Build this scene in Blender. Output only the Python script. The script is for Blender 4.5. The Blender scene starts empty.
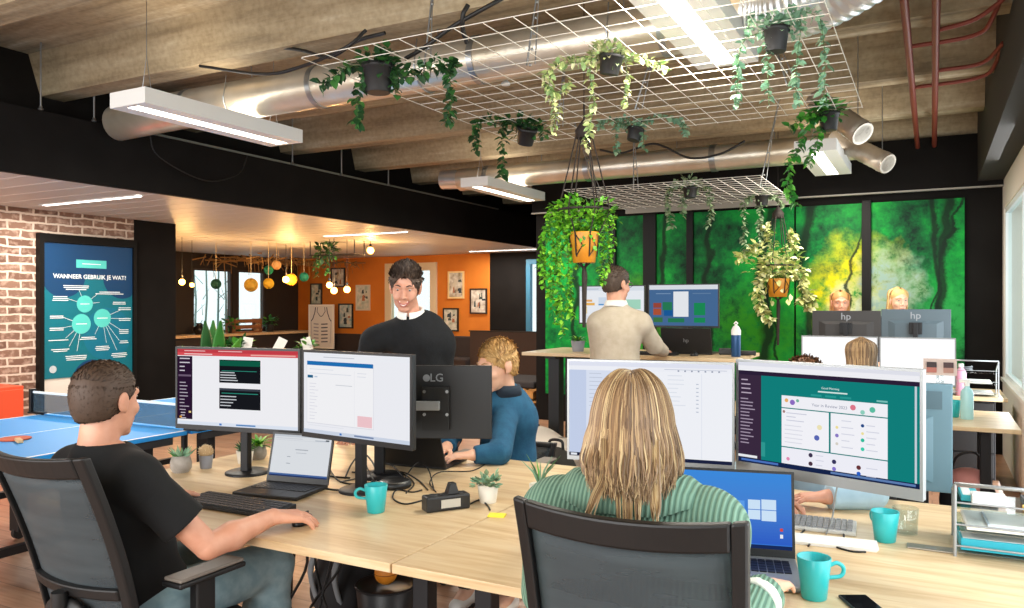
import bpy, bmesh, math, random
import numpy as np
from mathutils import Vector, Matrix, Euler

S = bpy.context.scene
COL = S.collection
PI = math.pi
rnd = random.Random(7)

# ------------------------------------------------------------------ camera, world, exposure
EYE = 1.5                                   # eye height above the floor
YAW = math.radians(28.0)                    # the room axes sit 28 degrees off the view axis
FPX = 790.0                                 # focal length in pixels of the 1024 wide frame
cam = bpy.data.cameras.new('camera')
cam.sensor_width = 36.0
cam.lens = 36.0 * FPX / 1024.0
cam.clip_start = 0.05
cam_o = bpy.data.objects.new('camera', cam)
cam_o.location = (0, 0, EYE)
cam_o.rotation_euler = (PI / 2, 0, YAW)
COL.objects.link(cam_o)
S.camera = cam_o

S.view_settings.view_transform = 'Standard'
S.view_settings.look = 'None'
S.view_settings.gamma = 1.0
S.view_settings.use_curve_mapping = False
S.view_settings.exposure = 0.0
try:
    S.cycles.use_denoising = True
    S.cycles.max_bounces = 8
    S.cycles.diffuse_bounces = 4
    S.cycles.glossy_bounces = 3
    S.cycles.transparent_max_bounces = 12
    S.cycles.sample_clamp_indirect = 4.0
    S.cycles.caustics_reflective = False
    S.cycles.caustics_refractive = False
except Exception:
    pass

wd = bpy.data.worlds.new('daylight')
S.world = wd
wd.use_nodes = True
bg = wd.node_tree.nodes['Background']
bg.inputs[0].default_value = (0.88, 0.94, 1.0, 1)
bg.inputs[1].default_value = 1.5


LM = 1.55                                   # overall level of the lamps and the daylight


def light(name, kind, loc, energy, color=(1, 1, 1), size=0.2, size_y=None, rot=(0, 0, 0), spread=None):
    l = bpy.data.lights.new(name, kind)
    l.energy = energy * LM
    l.color = color
    if kind == 'AREA':
        l.size = size
        if size_y:
            l.shape = 'RECTANGLE'
            l.size_y = size_y
        if spread:
            l.spread = spread
    elif kind in ('POINT', 'SPOT'):
        l.shadow_soft_size = size
    o = bpy.data.objects.new(name, l)
    o.location = loc
    o.rotation_euler = rot
    COL.objects.link(o)
    return o


# daylight entering through the window front on the right, plus an added fill lamp behind the viewer
light('window_daylight', 'AREA', (0.50, 2.2, 1.55), 60, (0.95, 0.98, 1.0), 5.2, 1.7, (0, PI / 2, 0))
light('window_daylight', 'AREA', (0.50, 7.1, 1.6), 45, (0.95, 0.98, 1.0), 3.6, 1.5, (0, PI / 2, 0))
light('front_fill', 'AREA', (-2.6, -2.4, 1.9), 190, (1.0, 0.98, 0.95), 6.0, 2.6, (PI / 2 - 0.08, 0, 0))


light('bay_fill', 'AREA', (-7.3, -2.4, 1.5), 45, (1.0, 0.97, 0.93), 2.0, 1.8, (PI / 2 + .12, 0, 0))  # added fill lamp that brightens the left bay


# ------------------------------------------------------------------ colours and materials
def lin(h):
    if isinstance(h, str):
        h = h.lstrip('#')
        c = [int(h[i:i + 2], 16) / 255 for i in (0, 2, 4)]
    else:
        c = [x / 255 for x in h]
    return tuple((x / 12.92 if x <= 0.04045 else ((x + 0.055) / 1.055) ** 2.4) for x in c) + (1,)


MATS = {}


def mat(name, color, rough=0.5, metal=0.0, emit=None, estr=1.0, var=None, vscale=20, bump=0.0, bscale=None, stretch=None,
        trans=0.0, sheen=0.0, spec=0.5, alpha=None, sub=0.0, detail=4.0, ramp=(0.35, 0.65)):
    """procedural principled material; var = second colour mixed in by noise"""
    if name in MATS:
        return MATS[name]
    m = bpy.data.materials.new(name)
    m.use_nodes = True
    nt = m.node_tree
    b = nt.nodes['Principled BSDF']
    b.inputs['Base Color'].default_value = lin(color)
    b.inputs['Roughness'].default_value = rough
    b.inputs['Metallic'].default_value = metal
    b.inputs['Specular IOR Level'].default_value = spec
    if trans:
        b.inputs['Transmission Weight'].default_value = trans
    if sheen:
        b.inputs['Sheen Weight'].default_value = sheen
    if sub:
        b.inputs['Subsurface Weight'].default_value = sub
        b.inputs['Subsurface Radius'].default_value = (0.012, 0.005, 0.003)
    if emit:
        b.inputs['Emission Color'].default_value = lin(emit)
        b.inputs['Emission Strength'].default_value = estr
    if alpha is not None:
        b.inputs['Alpha'].default_value = alpha
    if var or bump:
        tc = nt.nodes.new('ShaderNodeTexCoord')
        mp = nt.nodes.new('ShaderNodeMapping')
        nt.links.new(tc.outputs['Object'], mp.inputs['Vector'])
        if stretch:
            mp.inputs['Scale'].default_value = stretch
        if var:
            n = nt.nodes.new('ShaderNodeTexNoise')
            n.inputs['Scale'].default_value = vscale
            n.inputs['Detail'].default_value = detail
            nt.links.new(mp.outputs[0], n.inputs['Vector'])
            r = nt.nodes.new('ShaderNodeValToRGB')
            r.color_ramp.elements[0].color = lin(color)
            r.color_ramp.elements[1].color = lin(var)
            r.color_ramp.elements[0].position = ramp[0]
            r.color_ramp.elements[1].position = ramp[1]
            nt.links.new(n.outputs[0], r.inputs[0])
            nt.links.new(r.outputs[0], b.inputs['Base Color'])
        if bump:
            n2 = nt.nodes.new('ShaderNodeTexNoise')
            n2.inputs['Scale'].default_value = bscale or vscale
            n2.inputs['Detail'].default_value = 5
            nt.links.new(mp.outputs[0], n2.inputs['Vector'])
            bp = nt.nodes.new('ShaderNodeBump')
            bp.inputs['Strength'].default_value = bump
            bp.inputs['Distance'].default_value = 0.01
            nt.links.new(n2.outputs[0], bp.inputs['Height'])
            nt.links.new(bp.outputs[0], b.inputs['Normal'])
    MATS[name] = m
    return m


def glow(name, color, strength=1.0):
    """something that gives off light: a screen area, a tube, a bulb"""
    if name in MATS:
        return MATS[name]
    m = bpy.data.materials.new(name)
    m.use_nodes = True
    nt = m.node_tree
    nt.nodes.clear()
    e = nt.nodes.new('ShaderNodeEmission')
    e.inputs[0].default_value = lin(color)
    e.inputs[1].default_value = strength
    o = nt.nodes.new('ShaderNodeOutputMaterial')
    nt.links.new(e.outputs[0], o.inputs[0])
    MATS[name] = m
    return m


def scr(color, strength=0.92):
    return glow('screen_%s_%d' % (color.lstrip('#'), int(strength * 100)), color, strength)


def glass_mat(name, tint='#eef6f4', mixf=0.12):
    if name in MATS:
        return MATS[name]
    m = bpy.data.materials.new(name)
    m.use_nodes = True
    nt = m.node_tree
    nt.nodes.clear()
    t = nt.nodes.new('ShaderNodeBsdfTransparent')
    t.inputs[0].default_value = lin(tint)
    g = nt.nodes.new('ShaderNodeBsdfGlossy')
    g.inputs['Roughness'].default_value = 0.03
    mx = nt.nodes.new('ShaderNodeMixShader')
    mx.inputs[0].default_value = mixf
    o = nt.nodes.new('ShaderNodeOutputMaterial')
    nt.links.new(t.outputs[0], mx.inputs[1])
    nt.links.new(g.outputs[0], mx.inputs[2])
    nt.links.new(mx.outputs[0], o.inputs[0])
    MATS[name] = m
    return m


def node_mat(name):
    m = bpy.data.materials.new(name)
    m.use_nodes = True
    nt = m.node_tree
    MATS[name] = m
    return m, nt, nt.nodes['Principled BSDF']


def ramp_node(nt, stops):
    r = nt.nodes.new('ShaderNodeValToRGB')
    e = r.color_ramp.elements
    while len(e) < len(stops):
        e.new(0.5)
    for i, (p, c) in enumerate(stops):
        e[i].position = p
        e[i].color = lin(c)
    return r


# ------------------------------------------------------------------ mesh builder
class MB:
    def __init__(s):
        s.v = []
        s.f = []
        s.m = []
        s.mats = []
        s.M = Matrix.Identity(4)
        s.sm = []

    def slot(s, m):
        if m not in s.mats:
            s.mats.append(m)
        return s.mats.index(m)

    def add(s, vs, fs, m, smooth=False):
        o = len(s.v)
        M = s.M
        s.v += [tuple(M @ Vector(p)) for p in vs]
        k = s.slot(m)
        for f in fs:
            s.f.append(tuple(i + o for i in f))
            s.m.append(k)
            s.sm.append(smooth)
        return s

    def box(s, x0, y0, z0, x1, y1, z1, m):
        v = [(x0, y0, z0), (x1, y0, z0), (x1, y1, z0), (x0, y1, z0), (x0, y0, z1), (x1, y0, z1), (x1, y1, z1), (x0, y1, z1)]
        return s.add(v, [(0, 3, 2, 1), (4, 5, 6, 7), (0, 1, 5, 4), (1, 2, 6, 5), (2, 3, 7, 6), (3, 0, 4, 7)], m)

    def cbox(s, c, d, m):
        return s.box(c[0] - d[0] / 2, c[1] - d[1] / 2, c[2] - d[2] / 2, c[0] + d[0] / 2, c[1] + d[1] / 2, c[2] + d[2] / 2, m)

    def hexa(s, b, t, m):
        return s.add(list(b) + list(t), [(0, 3, 2, 1), (4, 5, 6, 7), (0, 1, 5, 4), (1, 2, 6, 5), (2, 3, 7, 6), (3, 0, 4, 7)], m)

    def quad(s, a, b, c, d, m):
        return s.add([a, b, c, d], [(0, 1, 2, 3)], m)

    def poly(s, pts, m):
        return s.add(pts, [tuple(range(len(pts)))], m)

    def lathe(s, prof, m, n=24, c=(0, 0, 0), cap=True):
        """prof = [(r, z), ...] bottom to top"""
        v, f = [], []
        for r, z in prof:
            for i in range(n):
                a = 2 * PI * i / n
                v.append((c[0] + r * math.cos(a), c[1] + r * math.sin(a), c[2] + z))
        for j in range(len(prof) - 1):
            for i in range(n):
                i2 = (i + 1) % n
                f.append((j * n + i, j * n + i2, (j + 1) * n + i2, (j + 1) * n + i))
        s.add(v, f, m, True)
        if cap:
            s.add(v[:n], [tuple(reversed(range(n)))], m)
            s.add(v[-n:], [tuple(range(n))], m)
        return s

    def tube(s, pts, r, m, n=8, cap=True, flat=1.0):
        """tube along points; r a number or a list"""
        P = [Vector(p) for p in pts]
        R = r if isinstance(r, (list, tuple)) else [r] * len(P)
        v, f = [], []
        u = None
        for i, p in enumerate(P):
            t = (P[min(i + 1, len(P) - 1)] - P[max(i - 1, 0)])
            if t.length < 1e-9:
                t = Vector((0, 0, 1))
            t.normalize()
            if u is None:
                a = Vector((0, 0, 1)) if abs(t.z) < 0.9 else Vector((1, 0, 0))
                u = t.cross(a).normalized()
            else:
                u = (u - t * u.dot(t))
                u = u.normalized() if u.length > 1e-6 else t.orthogonal().normalized()
            w = t.cross(u)
            for k in range(n):
                a = 2 * PI * k / n
                v.append(p + u * (math.cos(a) * R[i]) + w * (math.sin(a) * R[i] * flat))
        for i in range(len(P) - 1):
            for k in range(n):
                k2 = (k + 1) % n
                f.append((i * n + k, i * n + k2, (i + 1) * n + k2, (i + 1) * n + k))
        s.add(v, f, m, n > 4)
        if cap:
            s.add(v[:n], [tuple(reversed(range(n)))], m)
            s.add(v[-n:], [tuple(range(n))], m)
        return s

    def ball(s, c, r, m, n=16, k=10, sc=(1, 1, 1)):
        v, f = [], []
        for j in range(1, k):
            t = PI * j / k
            for i in range(n):
                a = 2 * PI * i / n
                v.append((c[0] + r * sc[0] * math.sin(t) * math.cos(a), c[1] + r * sc[1] * math.sin(t) * math.sin(a), c[2] + r * sc[2] * math.cos(t)))
        top = len(v)
        v.append((c[0], c[1], c[2] + r * sc[2]))
        v.append((c[0], c[1], c[2] - r * sc[2]))
        for j in range(k - 2):
            for i in range(n):
                i2 = (i + 1) % n
                f.append((j * n + i, (j + 1) * n + i, (j + 1) * n + i2, j * n + i2))
        for i in range(n):
            i2 = (i + 1) % n
            f.append((top, i, i2))
            f.append((top + 1, (k - 2) * n + i2, (k - 2) * n + i))
        return s.add(v, f, m, True)

    def prism(s, pts2, y0, y1, m):
        """extrude an (x, z) outline from y0 to y1"""
        n = len(pts2)
        v = [(x, y0, z) for x, z in pts2] + [(x, y1, z) for x, z in pts2]
        f = [tuple(range(n)), tuple(reversed(range(n, 2 * n)))] + [((i + 1) % n, i, n + i, n + (i + 1) % n) for i in range(n)]
        return s.add(v, f, m)

    def text(s, body, size, m, M, align='CENTER', extrude=0.0005, bold=0.0):
        cu = bpy.data.curves.new('lettering', 'FONT')
        cu.body = body
        cu.size = size
        cu.align_x = align
        cu.align_y = 'CENTER'
        cu.extrude = extrude
        cu.offset = bold
        cu.resolution_u = 3
        o = bpy.data.objects.new('lettering', cu)
        COL.objects.link(o)
        dg = bpy.context.evaluated_depsgraph_get()
        me = bpy.data.meshes.new_from_object(o.evaluated_get(dg))
        bpy.data.objects.remove(o)
        bpy.data.curves.remove(cu)
        s.add([M @ v.co for v in me.vertices], [tuple(p.vertices) for p in me.polygons], m)
        bpy.data.meshes.remove(me)
        return s

    def build(s, name, parent=None, bevel=0.0, smooth=None, off=None):
        me = bpy.data.meshes.new(name)
        vs = s.v if off is None else [(x - off[0], y - off[1], z - off[2]) for x, y, z in s.v]
        me.from_pydata(vs, [], s.f)
        for m in s.mats:
            me.materials.append(m)
        me.polygons.foreach_set('material_index', s.m)
        me.polygons.foreach_set('use_smooth', s.sm if smooth is None else [smooth] * len(s.f))
        me.update()
        o = bpy.data.objects.new(name, me)
        COL.objects.link(o)
        if parent is not None:
            o.parent = parent
        if bevel:
            b = o.modifiers.new('bevel', 'BEVEL')
            b.width = bevel
            b.segments = 2
            b.limit_method = 'ANGLE'
            b.angle_limit = 0.9
        return o


def thing(name, label, cat, loc=(0, 0, 0), rz=0.0, group=None):
    o = bpy.data.objects.new(name, None)
    o.empty_display_size = 0.05
    COL.objects.link(o)
    o.location = loc
    o.rotation_euler = (0, 0, rz)
    return tag(o, label, cat, group)


def tag(o, label, cat, group=None):
    o['label'] = label
    o['category'] = cat
    if group:
        o['group'] = group
    return o


def struct(o):
    o['kind'] = 'structure'
    return o


def copy_thing(r, loc=None, rz=None, label=None):
    n = r.copy()
    COL.objects.link(n)
    if loc is not None:
        n.location = loc
    if rz is not None:
        n.rotation_euler = (0, 0, rz)
    if label:
        n['label'] = label
    for c in r.children:
        d = c.copy()
        COL.objects.link(d)
        d.parent = n
        for g in c.children:
            e = g.copy()
            COL.objects.link(e)
            e.parent = d
    return n


def curve(pts, n=6):
    """Catmull-Rom through points"""
    P = [Vector(p) for p in pts]
    P = [P[0] * 2 - P[1]] + P + [P[-1] * 2 - P[-2]]
    out = []
    for i in range(1, len(P) - 2):
        a, b, c, d = P[i - 1:i + 3]
        for k in range(n):
            t = k / n
            out.append(0.5 * ((2 * b) + (c - a) * t + (2 * a - 5 * b + 4 * c - d) * t * t + (3 * b - a - 3 * c + d) * t ** 3))
    out.append(P[-2])
    return out


# ------------------------------------------------------------------ smooth-blended solids (people)
class Solid:
    """rounded cones / ellipsoids blended into one continuous surface"""

    def __init__(s, res=0.006, k=0.02):
        s.p = []
        s.c = []
        s.res = res
        s.k = k

    def cone(s, a, b, ra, rb, k=None):
        s.p.append(('c', np.array(a, float), np.array(b, float), ra, rb, k))
        return s

    def chain(s, pts, rs, k=None):
        for i in range(len(pts) - 1):
            s.cone(pts[i], pts[i + 1], rs[i], rs[i + 1], k)
        return s

    def flat(s, a, b, ra, rb, k=None):
        s.p.append(('f', np.array(a, float), np.array(b, float), ra, rb, k))
        return s

    def ell(s, c, r, R=None, k=None):
        s.p.append(('e', np.array(c, float), np.array(r, float), R, None, k))
        return s

    def cut_ell(s, c, r, R=None):
        s.c.append(('e', np.array(c, float), np.array(r, float), R, None, None))
        return s

    def cut_plane(s, p, n):
        s.c.append(('p', np.array(p, float), np.array(n, float) / np.linalg.norm(n), None, None, None))
        return s

    @staticmethod
    def dist(q, X, Y, Z):
        if q[0] in 'cf':
            a, b, ra, rb = q[1], q[2], q[3], q[4]
            ab = b - a
            L = math.sqrt((ab ** 2).sum()) + 1e-9
            x, y, z = X - a[0], Y - a[1], Z - a[2]
            t = (x * ab[0] + y * ab[1] + z * ab[2]) / (L * L)
            tc = np.clip(t, 0, 1)
            dd = np.sqrt((x - tc * ab[0]) ** 2 + (y - tc * ab[1]) ** 2 + (z - tc * ab[2]) ** 2)
            if q[0] == 'c':
                return dd - (ra + (rb - ra) * tc)
            q2 = np.sqrt((x - t * ab[0]) ** 2 + (y - t * ab[1]) ** 2 + (z - t * ab[2]) ** 2) - (ra + (rb - ra) * tc)
            return np.maximum(q2, np.maximum(-t * L, (t - 1) * L))
        if q[0] == 'e':
            c, r, R = q[1], q[2], q[3]
            x, y, z = X - c[0], Y - c[1], Z - c[2]
            if R is not None:
                m = np.array(R.transposed() if hasattr(R, 'transposed') else R.T, float)
                x, y, z = (m[0, 0] * x + m[0, 1] * y + m[0, 2] * z, m[1, 0] * x + m[1, 1] * y + m[1, 2] * z, m[2, 0] * x + m[2, 1] * y + m[2, 2] * z)
            k0 = np.sqrt((x / r[0]) ** 2 + (y / r[1]) ** 2 + (z / r[2]) ** 2)
            k1 = np.sqrt((x / r[0] ** 2) ** 2 + (y / r[1] ** 2) ** 2 + (z / r[2] ** 2) ** 2) + 1e-9
            return k0 * (k0 - 1) / k1
        p, n = q[1], q[2]
        return -((X - p[0]) * n[0] + (Y - p[1]) * n[1] + (Z - p[2]) * n[2])

    def mesh(s):
        res = s.res
        lo, hi = np.full(3, 1e9), np.full(3, -1e9)
        bb = []
        for q in s.p:
            if q[0] in 'cf':
                r = max(q[3], q[4])
                a, b = np.minimum(q[1], q[2]) - r, np.maximum(q[1], q[2]) + r
            else:
                r = q[2].max() if q[3] is not None else q[2]
                a, b = q[1] - r, q[1] + r
            bb.append((a, b))
            lo, hi = np.minimum(lo, a), np.maximum(hi, b)
        lo -= 3 * res
        hi += 3 * res
        n = np.ceil((hi - lo) / res).astype(int) + 1
        G = np.full(n, 0.5, np.float32)
        ax = [(lo[i] + res * np.arange(n[i])).astype(np.float32) for i in range(3)]

        def sl(a, b, m):
            i0 = np.maximum(np.floor((a - m - lo) / res).astype(int), 0)
            i1 = np.minimum(np.ceil((b + m - lo) / res).astype(int) + 1, n)
            return i0, i1
        for q, (a, b) in zip(s.p, bb):
            k = s.k if q[5] is None else q[5]
            i0, i1 = sl(a, b, k + 2 * res)
            X = ax[0][i0[0]:i1[0], None, None]
            Y = ax[1][None, i0[1]:i1[1], None]
            Z = ax[2][None, None, i0[2]:i1[2]]
            d = s.dist(q, X, Y, Z).astype(np.float32)
            sub = G[i0[0]:i1[0], i0[1]:i1[1], i0[2]:i1[2]]
            h = np.maximum(k - np.abs(sub - d), 0) / max(k, 1e-6)
            G[i0[0]:i1[0], i0[1]:i1[1], i0[2]:i1[2]] = np.minimum(sub, d) - h * h * k * 0.25
        for q in s.c:
            G = np.maximum(G, -s.dist(q, ax[0][:, None, None], ax[1][None, :, None], ax[2][None, None, :]).astype(np.float32))
        neg = G < 0
        cn = n - 1
        acc = np.zeros((cn.prod(), 3))
        cnt = np.zeros(cn.prod())
        quads = []

        def cid(i, j, k):
            return (i * cn[1] + j) * cn[2] + k
        for axis in range(3):
            A = [slice(None)] * 3
            B = [slice(None)] * 3
            A[axis] = slice(0, -1)
            B[axis] = slice(1, None)
            a, b = G[tuple(A)], G[tuple(B)]
            cr = neg[tuple(A)] != neg[tuple(B)]
            I = np.argwhere(cr)
            if not len(I):
                continue
            va, vb = a[cr], b[cr]
            t = va / (va - vb)
            pos = I.astype(float)
            pos[:, axis] += t
            u, w = (axis + 1) % 3, (axis + 2) % 3
            ok = (I[:, u] > 0) & (I[:, w] > 0) & (I[:, u] < cn[u]) & (I[:, w] < cn[w])
            I, pos, va = I[ok], pos[ok], va[ok]
            ids = []
            for du, dw in ((-1, -1), (0, -1), (0, 0), (-1, 0)):
                J = I.copy()
                J[:, u] += du
                J[:, w] += dw
                c = cid(J[:, 0], J[:, 1], J[:, 2])
                for z in range(3):
                    acc[:, z] += np.bincount(c, pos[:, z], len(cnt))
                cnt += np.bincount(c, minlength=len(cnt))
                ids.append(c)
            Q = np.stack(ids, 1)
            fl = va > 0
            Q[fl] = Q[fl][:, ::-1]
            quads.append(Q)
        Q = np.concatenate(quads)
        used = np.nonzero(cnt)[0]
        mp = np.full(len(cnt), -1)
        mp[used] = np.arange(len(used))
        V = acc[used] / cnt[used][:, None] * res + lo
        return V, mp[Q]


def solid_obj(name, solids, m, parent=None, off=(0, 0, 0), extra=None):
    """solids: one Solid or a list; extra: MB appended to the mesh"""
    if isinstance(solids, Solid):
        solids = [solids]
    if not isinstance(m, (list, tuple)):
        m = [m] * len(solids)
    mb = MB()
    vs, fs, mi = [], [], []
    n = 0
    for so, mm in zip(solids, m):
        V, Q = so.mesh()
        vs.append(V)
        fs.append(Q + n)
        mi.append(np.full(len(Q), mb.slot(mm)))
        n += len(V)
    V = np.concatenate(vs) - np.array(off)
    F = np.concatenate(fs)
    MI = list(np.concatenate(mi))
    verts = [tuple(p) for p in V]
    faces = [tuple(int(i) for i in q) for q in F]
    sm = [True] * len(faces)
    if extra is not None:
        o = len(verts)
        verts += [(x - off[0], y - off[1], z - off[2]) for x, y, z in extra.v]
        faces += [tuple(i + o for i in f) for f in extra.f]
        MI += [mb.slot(extra.mats[k]) for k in extra.m]
        sm += extra.sm
    me = bpy.data.meshes.new(name)
    me.from_pydata(verts, [], faces)
    for x in mb.mats:
        me.materials.append(x)
    me.polygons.foreach_set('material_index', [int(i) for i in MI])
    me.polygons.foreach_set('use_smooth', sm)
    me.update()
    o = bpy.data.objects.new(name, me)
    COL.objects.link(o)
    if parent is not None:
        o.parent = parent
    return o

# ================================================================== materials of the room
# floor: wood-look planks running along X
m_floor, nt, b = node_mat('floor_planks')
tc = nt.nodes.new('ShaderNodeTexCoord')
br = nt.nodes.new('ShaderNodeTexBrick')
br.inputs['Scale'].default_value = 1.0
br.inputs['Brick Width'].default_value = 1.3
br.inputs['Row Height'].default_value = 0.19
br.inputs['Mortar Size'].default_value = 0.0025
br.inputs['Color1'].default_value = lin('#c39c80')
br.inputs['Color2'].default_value = lin('#a9836b')
br.inputs['Mortar'].default_value = lin('#6b5144')
nt.links.new(tc.outputs['Object'], br.inputs['Vector'])
mp = nt.nodes.new('ShaderNodeMapping')
mp.inputs['Scale'].default_value = (1.2, 14, 1)
nt.links.new(tc.outputs['Object'], mp.inputs['Vector'])
n = nt.nodes.new('ShaderNodeTexNoise')
n.inputs['Scale'].default_value = 2.5
n.inputs['Detail'].default_value = 6
nt.links.new(mp.outputs[0], n.inputs['Vector'])
r = ramp_node(nt, [(0.3, '#d8c4b4'), (0.7, '#ffffff')])
nt.links.new(n.outputs[0], r.inputs[0])
mx = nt.nodes.new('ShaderNodeMixRGB')
mx.blend_type = 'MULTIPLY'
mx.inputs[0].default_value = 1
nt.links.new(br.outputs[0], mx.inputs[1])
nt.links.new(r.outputs[0], mx.inputs[2])
nt.links.new(mx.outputs[0], b.inputs['Base Color'])
b.inputs['Roughness'].default_value = 0.32

# raw concrete with board marks along X
m_conc, nt, b = node_mat('raw_concrete')
tc = nt.nodes.new('ShaderNodeTexCoord')
mp = nt.nodes.new('ShaderNodeMapping')
mp.inputs['Scale'].default_value = (0.32, 3.4, 3.0)
nt.links.new(tc.outputs['Object'], mp.inputs['Vector'])
n = nt.nodes.new('ShaderNodeTexNoise')
n.inputs['Scale'].default_value = 2.2
n.inputs['Detail'].default_value = 9
n.inputs['Roughness'].default_value = 0.62
nt.links.new(mp.outputs[0], n.inputs['Vector'])
r = ramp_node(nt, [(0.3, '#77674f'), (0.46, '#9c8a6c'), (0.58, '#ad9c7e'), (0.74, '#c9bba2')])
nt.links.new(n.outputs[0], r.inputs[0])
n2 = nt.nodes.new('ShaderNodeTexNoise')
n2.inputs['Scale'].default_value = 26
n2.inputs['Detail'].default_value = 4
nt.links.new(tc.outputs['Object'], n2.inputs['Vector'])
r2 = ramp_node(nt, [(0.3, '#b5ac9c'), (0.62, '#ffffff')])
nt.links.new(n2.outputs[0], r2.inputs[0])
mx = nt.nodes.new('ShaderNodeMixRGB')
mx.blend_type = 'MULTIPLY'
mx.inputs[0].default_value = 0.4
nt.links.new(r.outputs[0], mx.inputs[1])
nt.links.new(r2.outputs[0], mx.inputs[2])
nt.links.new(mx.outputs[0], b.inputs['Base Color'])
b.inputs['Roughness'].default_value = 0.85
bp = nt.nodes.new('ShaderNodeBump')
bp.inputs['Strength'].default_value = 0.25
bp.inputs['Distance'].default_value = 0.02
nt.links.new(n.outputs[0], bp.inputs['Height'])
nt.links.new(bp.outputs[0], b.inputs['Normal'])

# whitewashed old brick on the left wall (wall lies in the Y-Z plane)
m_brick, nt, b = node_mat('old_brick')
tc = nt.nodes.new('ShaderNodeTexCoord')
sp = nt.nodes.new('ShaderNodeSeparateXYZ')
cb = nt.nodes.new('ShaderNodeCombineXYZ')
nt.links.new(tc.outputs['Object'], sp.inputs[0])
nt.links.new(sp.outputs['Y'], cb.inputs['X'])
nt.links.new(sp.outputs['Z'], cb.inputs['Y'])
nz = nt.nodes.new('ShaderNodeTexNoise')
nz.inputs['Scale'].default_value = 9
nz.inputs['Detail'].default_value = 3
nt.links.new(cb.outputs[0], nz.inputs['Vector'])
va = nt.nodes.new('ShaderNodeVectorMath')
va.operation = 'SCALE'
va.inputs['Scale'].default_value = 0.035
nt.links.new(nz.outputs['Color'], va.inputs[0])
vb = nt.nodes.new('ShaderNodeVectorMath')
nt.links.new(cb.outputs[0], vb.inputs[0])
nt.links.new(va.outputs[0], vb.inputs[1])
br = nt.nodes.new('ShaderNodeTexBrick')
br.inputs['Scale'].default_value = 1.0
br.inputs['Brick Width'].default_value = 0.27
br.inputs['Row Height'].default_value = 0.088
br.inputs['Mortar Size'].default_value = 0.013
br.inputs['Mortar Smooth'].default_value = 0.35
br.inputs['Color1'].default_value = lin('#6b4c3d')
br.inputs['Color2'].default_value = lin('#8d6b58')
br.inputs['Mortar'].default_value = lin('#d3bfac')
nt.links.new(vb.outputs[0], br.inputs['Vector'])
n2 = nt.nodes.new('ShaderNodeTexNoise')
n2.inputs['Scale'].default_value = 14
n2.inputs['Detail'].default_value = 6
nt.links.new(cb.outputs[0], n2.inputs['Vector'])
r2 = ramp_node(nt, [(0.50, '#000000'), (0.78, '#ffffff')])
nt.links.new(n2.outputs[0], r2.inputs[0])
mx = nt.nodes.new('ShaderNodeMixRGB')
nt.links.new(r2.outputs[0], mx.inputs[0])
nt.links.new(br.outputs[0], mx.inputs[1])
mx.inputs[2].default_value = lin('#c9ad99')
nt.links.new(mx.outputs[0], b.inputs['Base Color'])
b.inputs['Roughness'].default_value = 0.9
bp = nt.nodes.new('ShaderNodeBump')
bp.inputs['Strength'].default_value = 0.5
bp.inputs['Distance'].default_value = 0.01
bp.invert = True
nt.links.new(br.outputs['Fac'], bp.inputs['Height'])
nt.links.new(bp.outputs[0], b.inputs['Normal'])

BLACK = mat('black_paint', '#14110f', 0.85, var='#191614', vscale=3, spec=.15)
BLACKM = mat('black_metal', '#17171a', 0.45, 0.3)
BLACKP = mat('black_plastic', '#161618', 0.42)
DARKP = mat('charcoal_plastic', '#242528', 0.5)
WHITEP = mat('white_plastic', '#ecebe7', 0.45)
WHITEM = mat('white_metal', '#f0eeea', 0.4)
SILVER = mat('silver_plastic', '#9b9ea0', 0.38, 0.5)
STEEL = mat('steel', '#a9acae', 0.3, 0.9)
WIRE = mat('white_wire', '#e9e4d8', 0.5)
ORANGE = mat('orange_wall_paint', '#cf7a22', 0.8, var='#c46f1c', vscale=2)
OFFWHITE = mat('off_white_paint', '#d9d2c8', 0.8)
SLAT = mat('white_slat', '#c6c6c6', 0.5)
SLATGAP = mat('slat_gap', '#f4f2ee', 0.6)
GLASS = glass_mat('window_glass', '#f4faf8', 0.06)
TUBE = glow('tube_light', '#fff6e6', 9.0)
TUBEC = glow('cool_tube_light', '#fffaf2', 9.0)
m_oak, nt, b = node_mat('oak_desktop')
tc = nt.nodes.new('ShaderNodeTexCoord')
mp = nt.nodes.new('ShaderNodeMapping')
mp.inputs['Scale'].default_value = (1.0, 9.0, 9.0)
nt.links.new(tc.outputs['Object'], mp.inputs['Vector'])
n = nt.nodes.new('ShaderNodeTexNoise')
n.inputs['Scale'].default_value = 2.4
n.inputs['Detail'].default_value = 8
n.inputs['Roughness'].default_value = 0.6
n.inputs['Distortion'].default_value = 0.6
nt.links.new(mp.outputs[0], n.inputs['Vector'])
r = ramp_node(nt, [(0.25, '#b8966c'), (0.45, '#d0b389'), (0.6, '#dbc49e'), (0.8, '#c6a87e')])
nt.links.new(n.outputs[0], r.inputs[0])
nt.links.new(r.outputs[0], b.inputs['Base Color'])
b.inputs['Roughness'].default_value = 0.38
OAK = m_oak

# ================================================================== the room shell
CEIL = 3.52
LEFT = -6.1          # plane of the black bulkhead
BRICKX = -8.35
KITX = -12.65
BACKY = 9.2
FARY = 13.5
RIGHT = 0.62

mb = MB().box(KITX - 0.2, -3.0, -0.12, RIGHT + 0.25, FARY + 0.2, 0.0, m_floor)
struct(mb.build('floor'))

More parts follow.
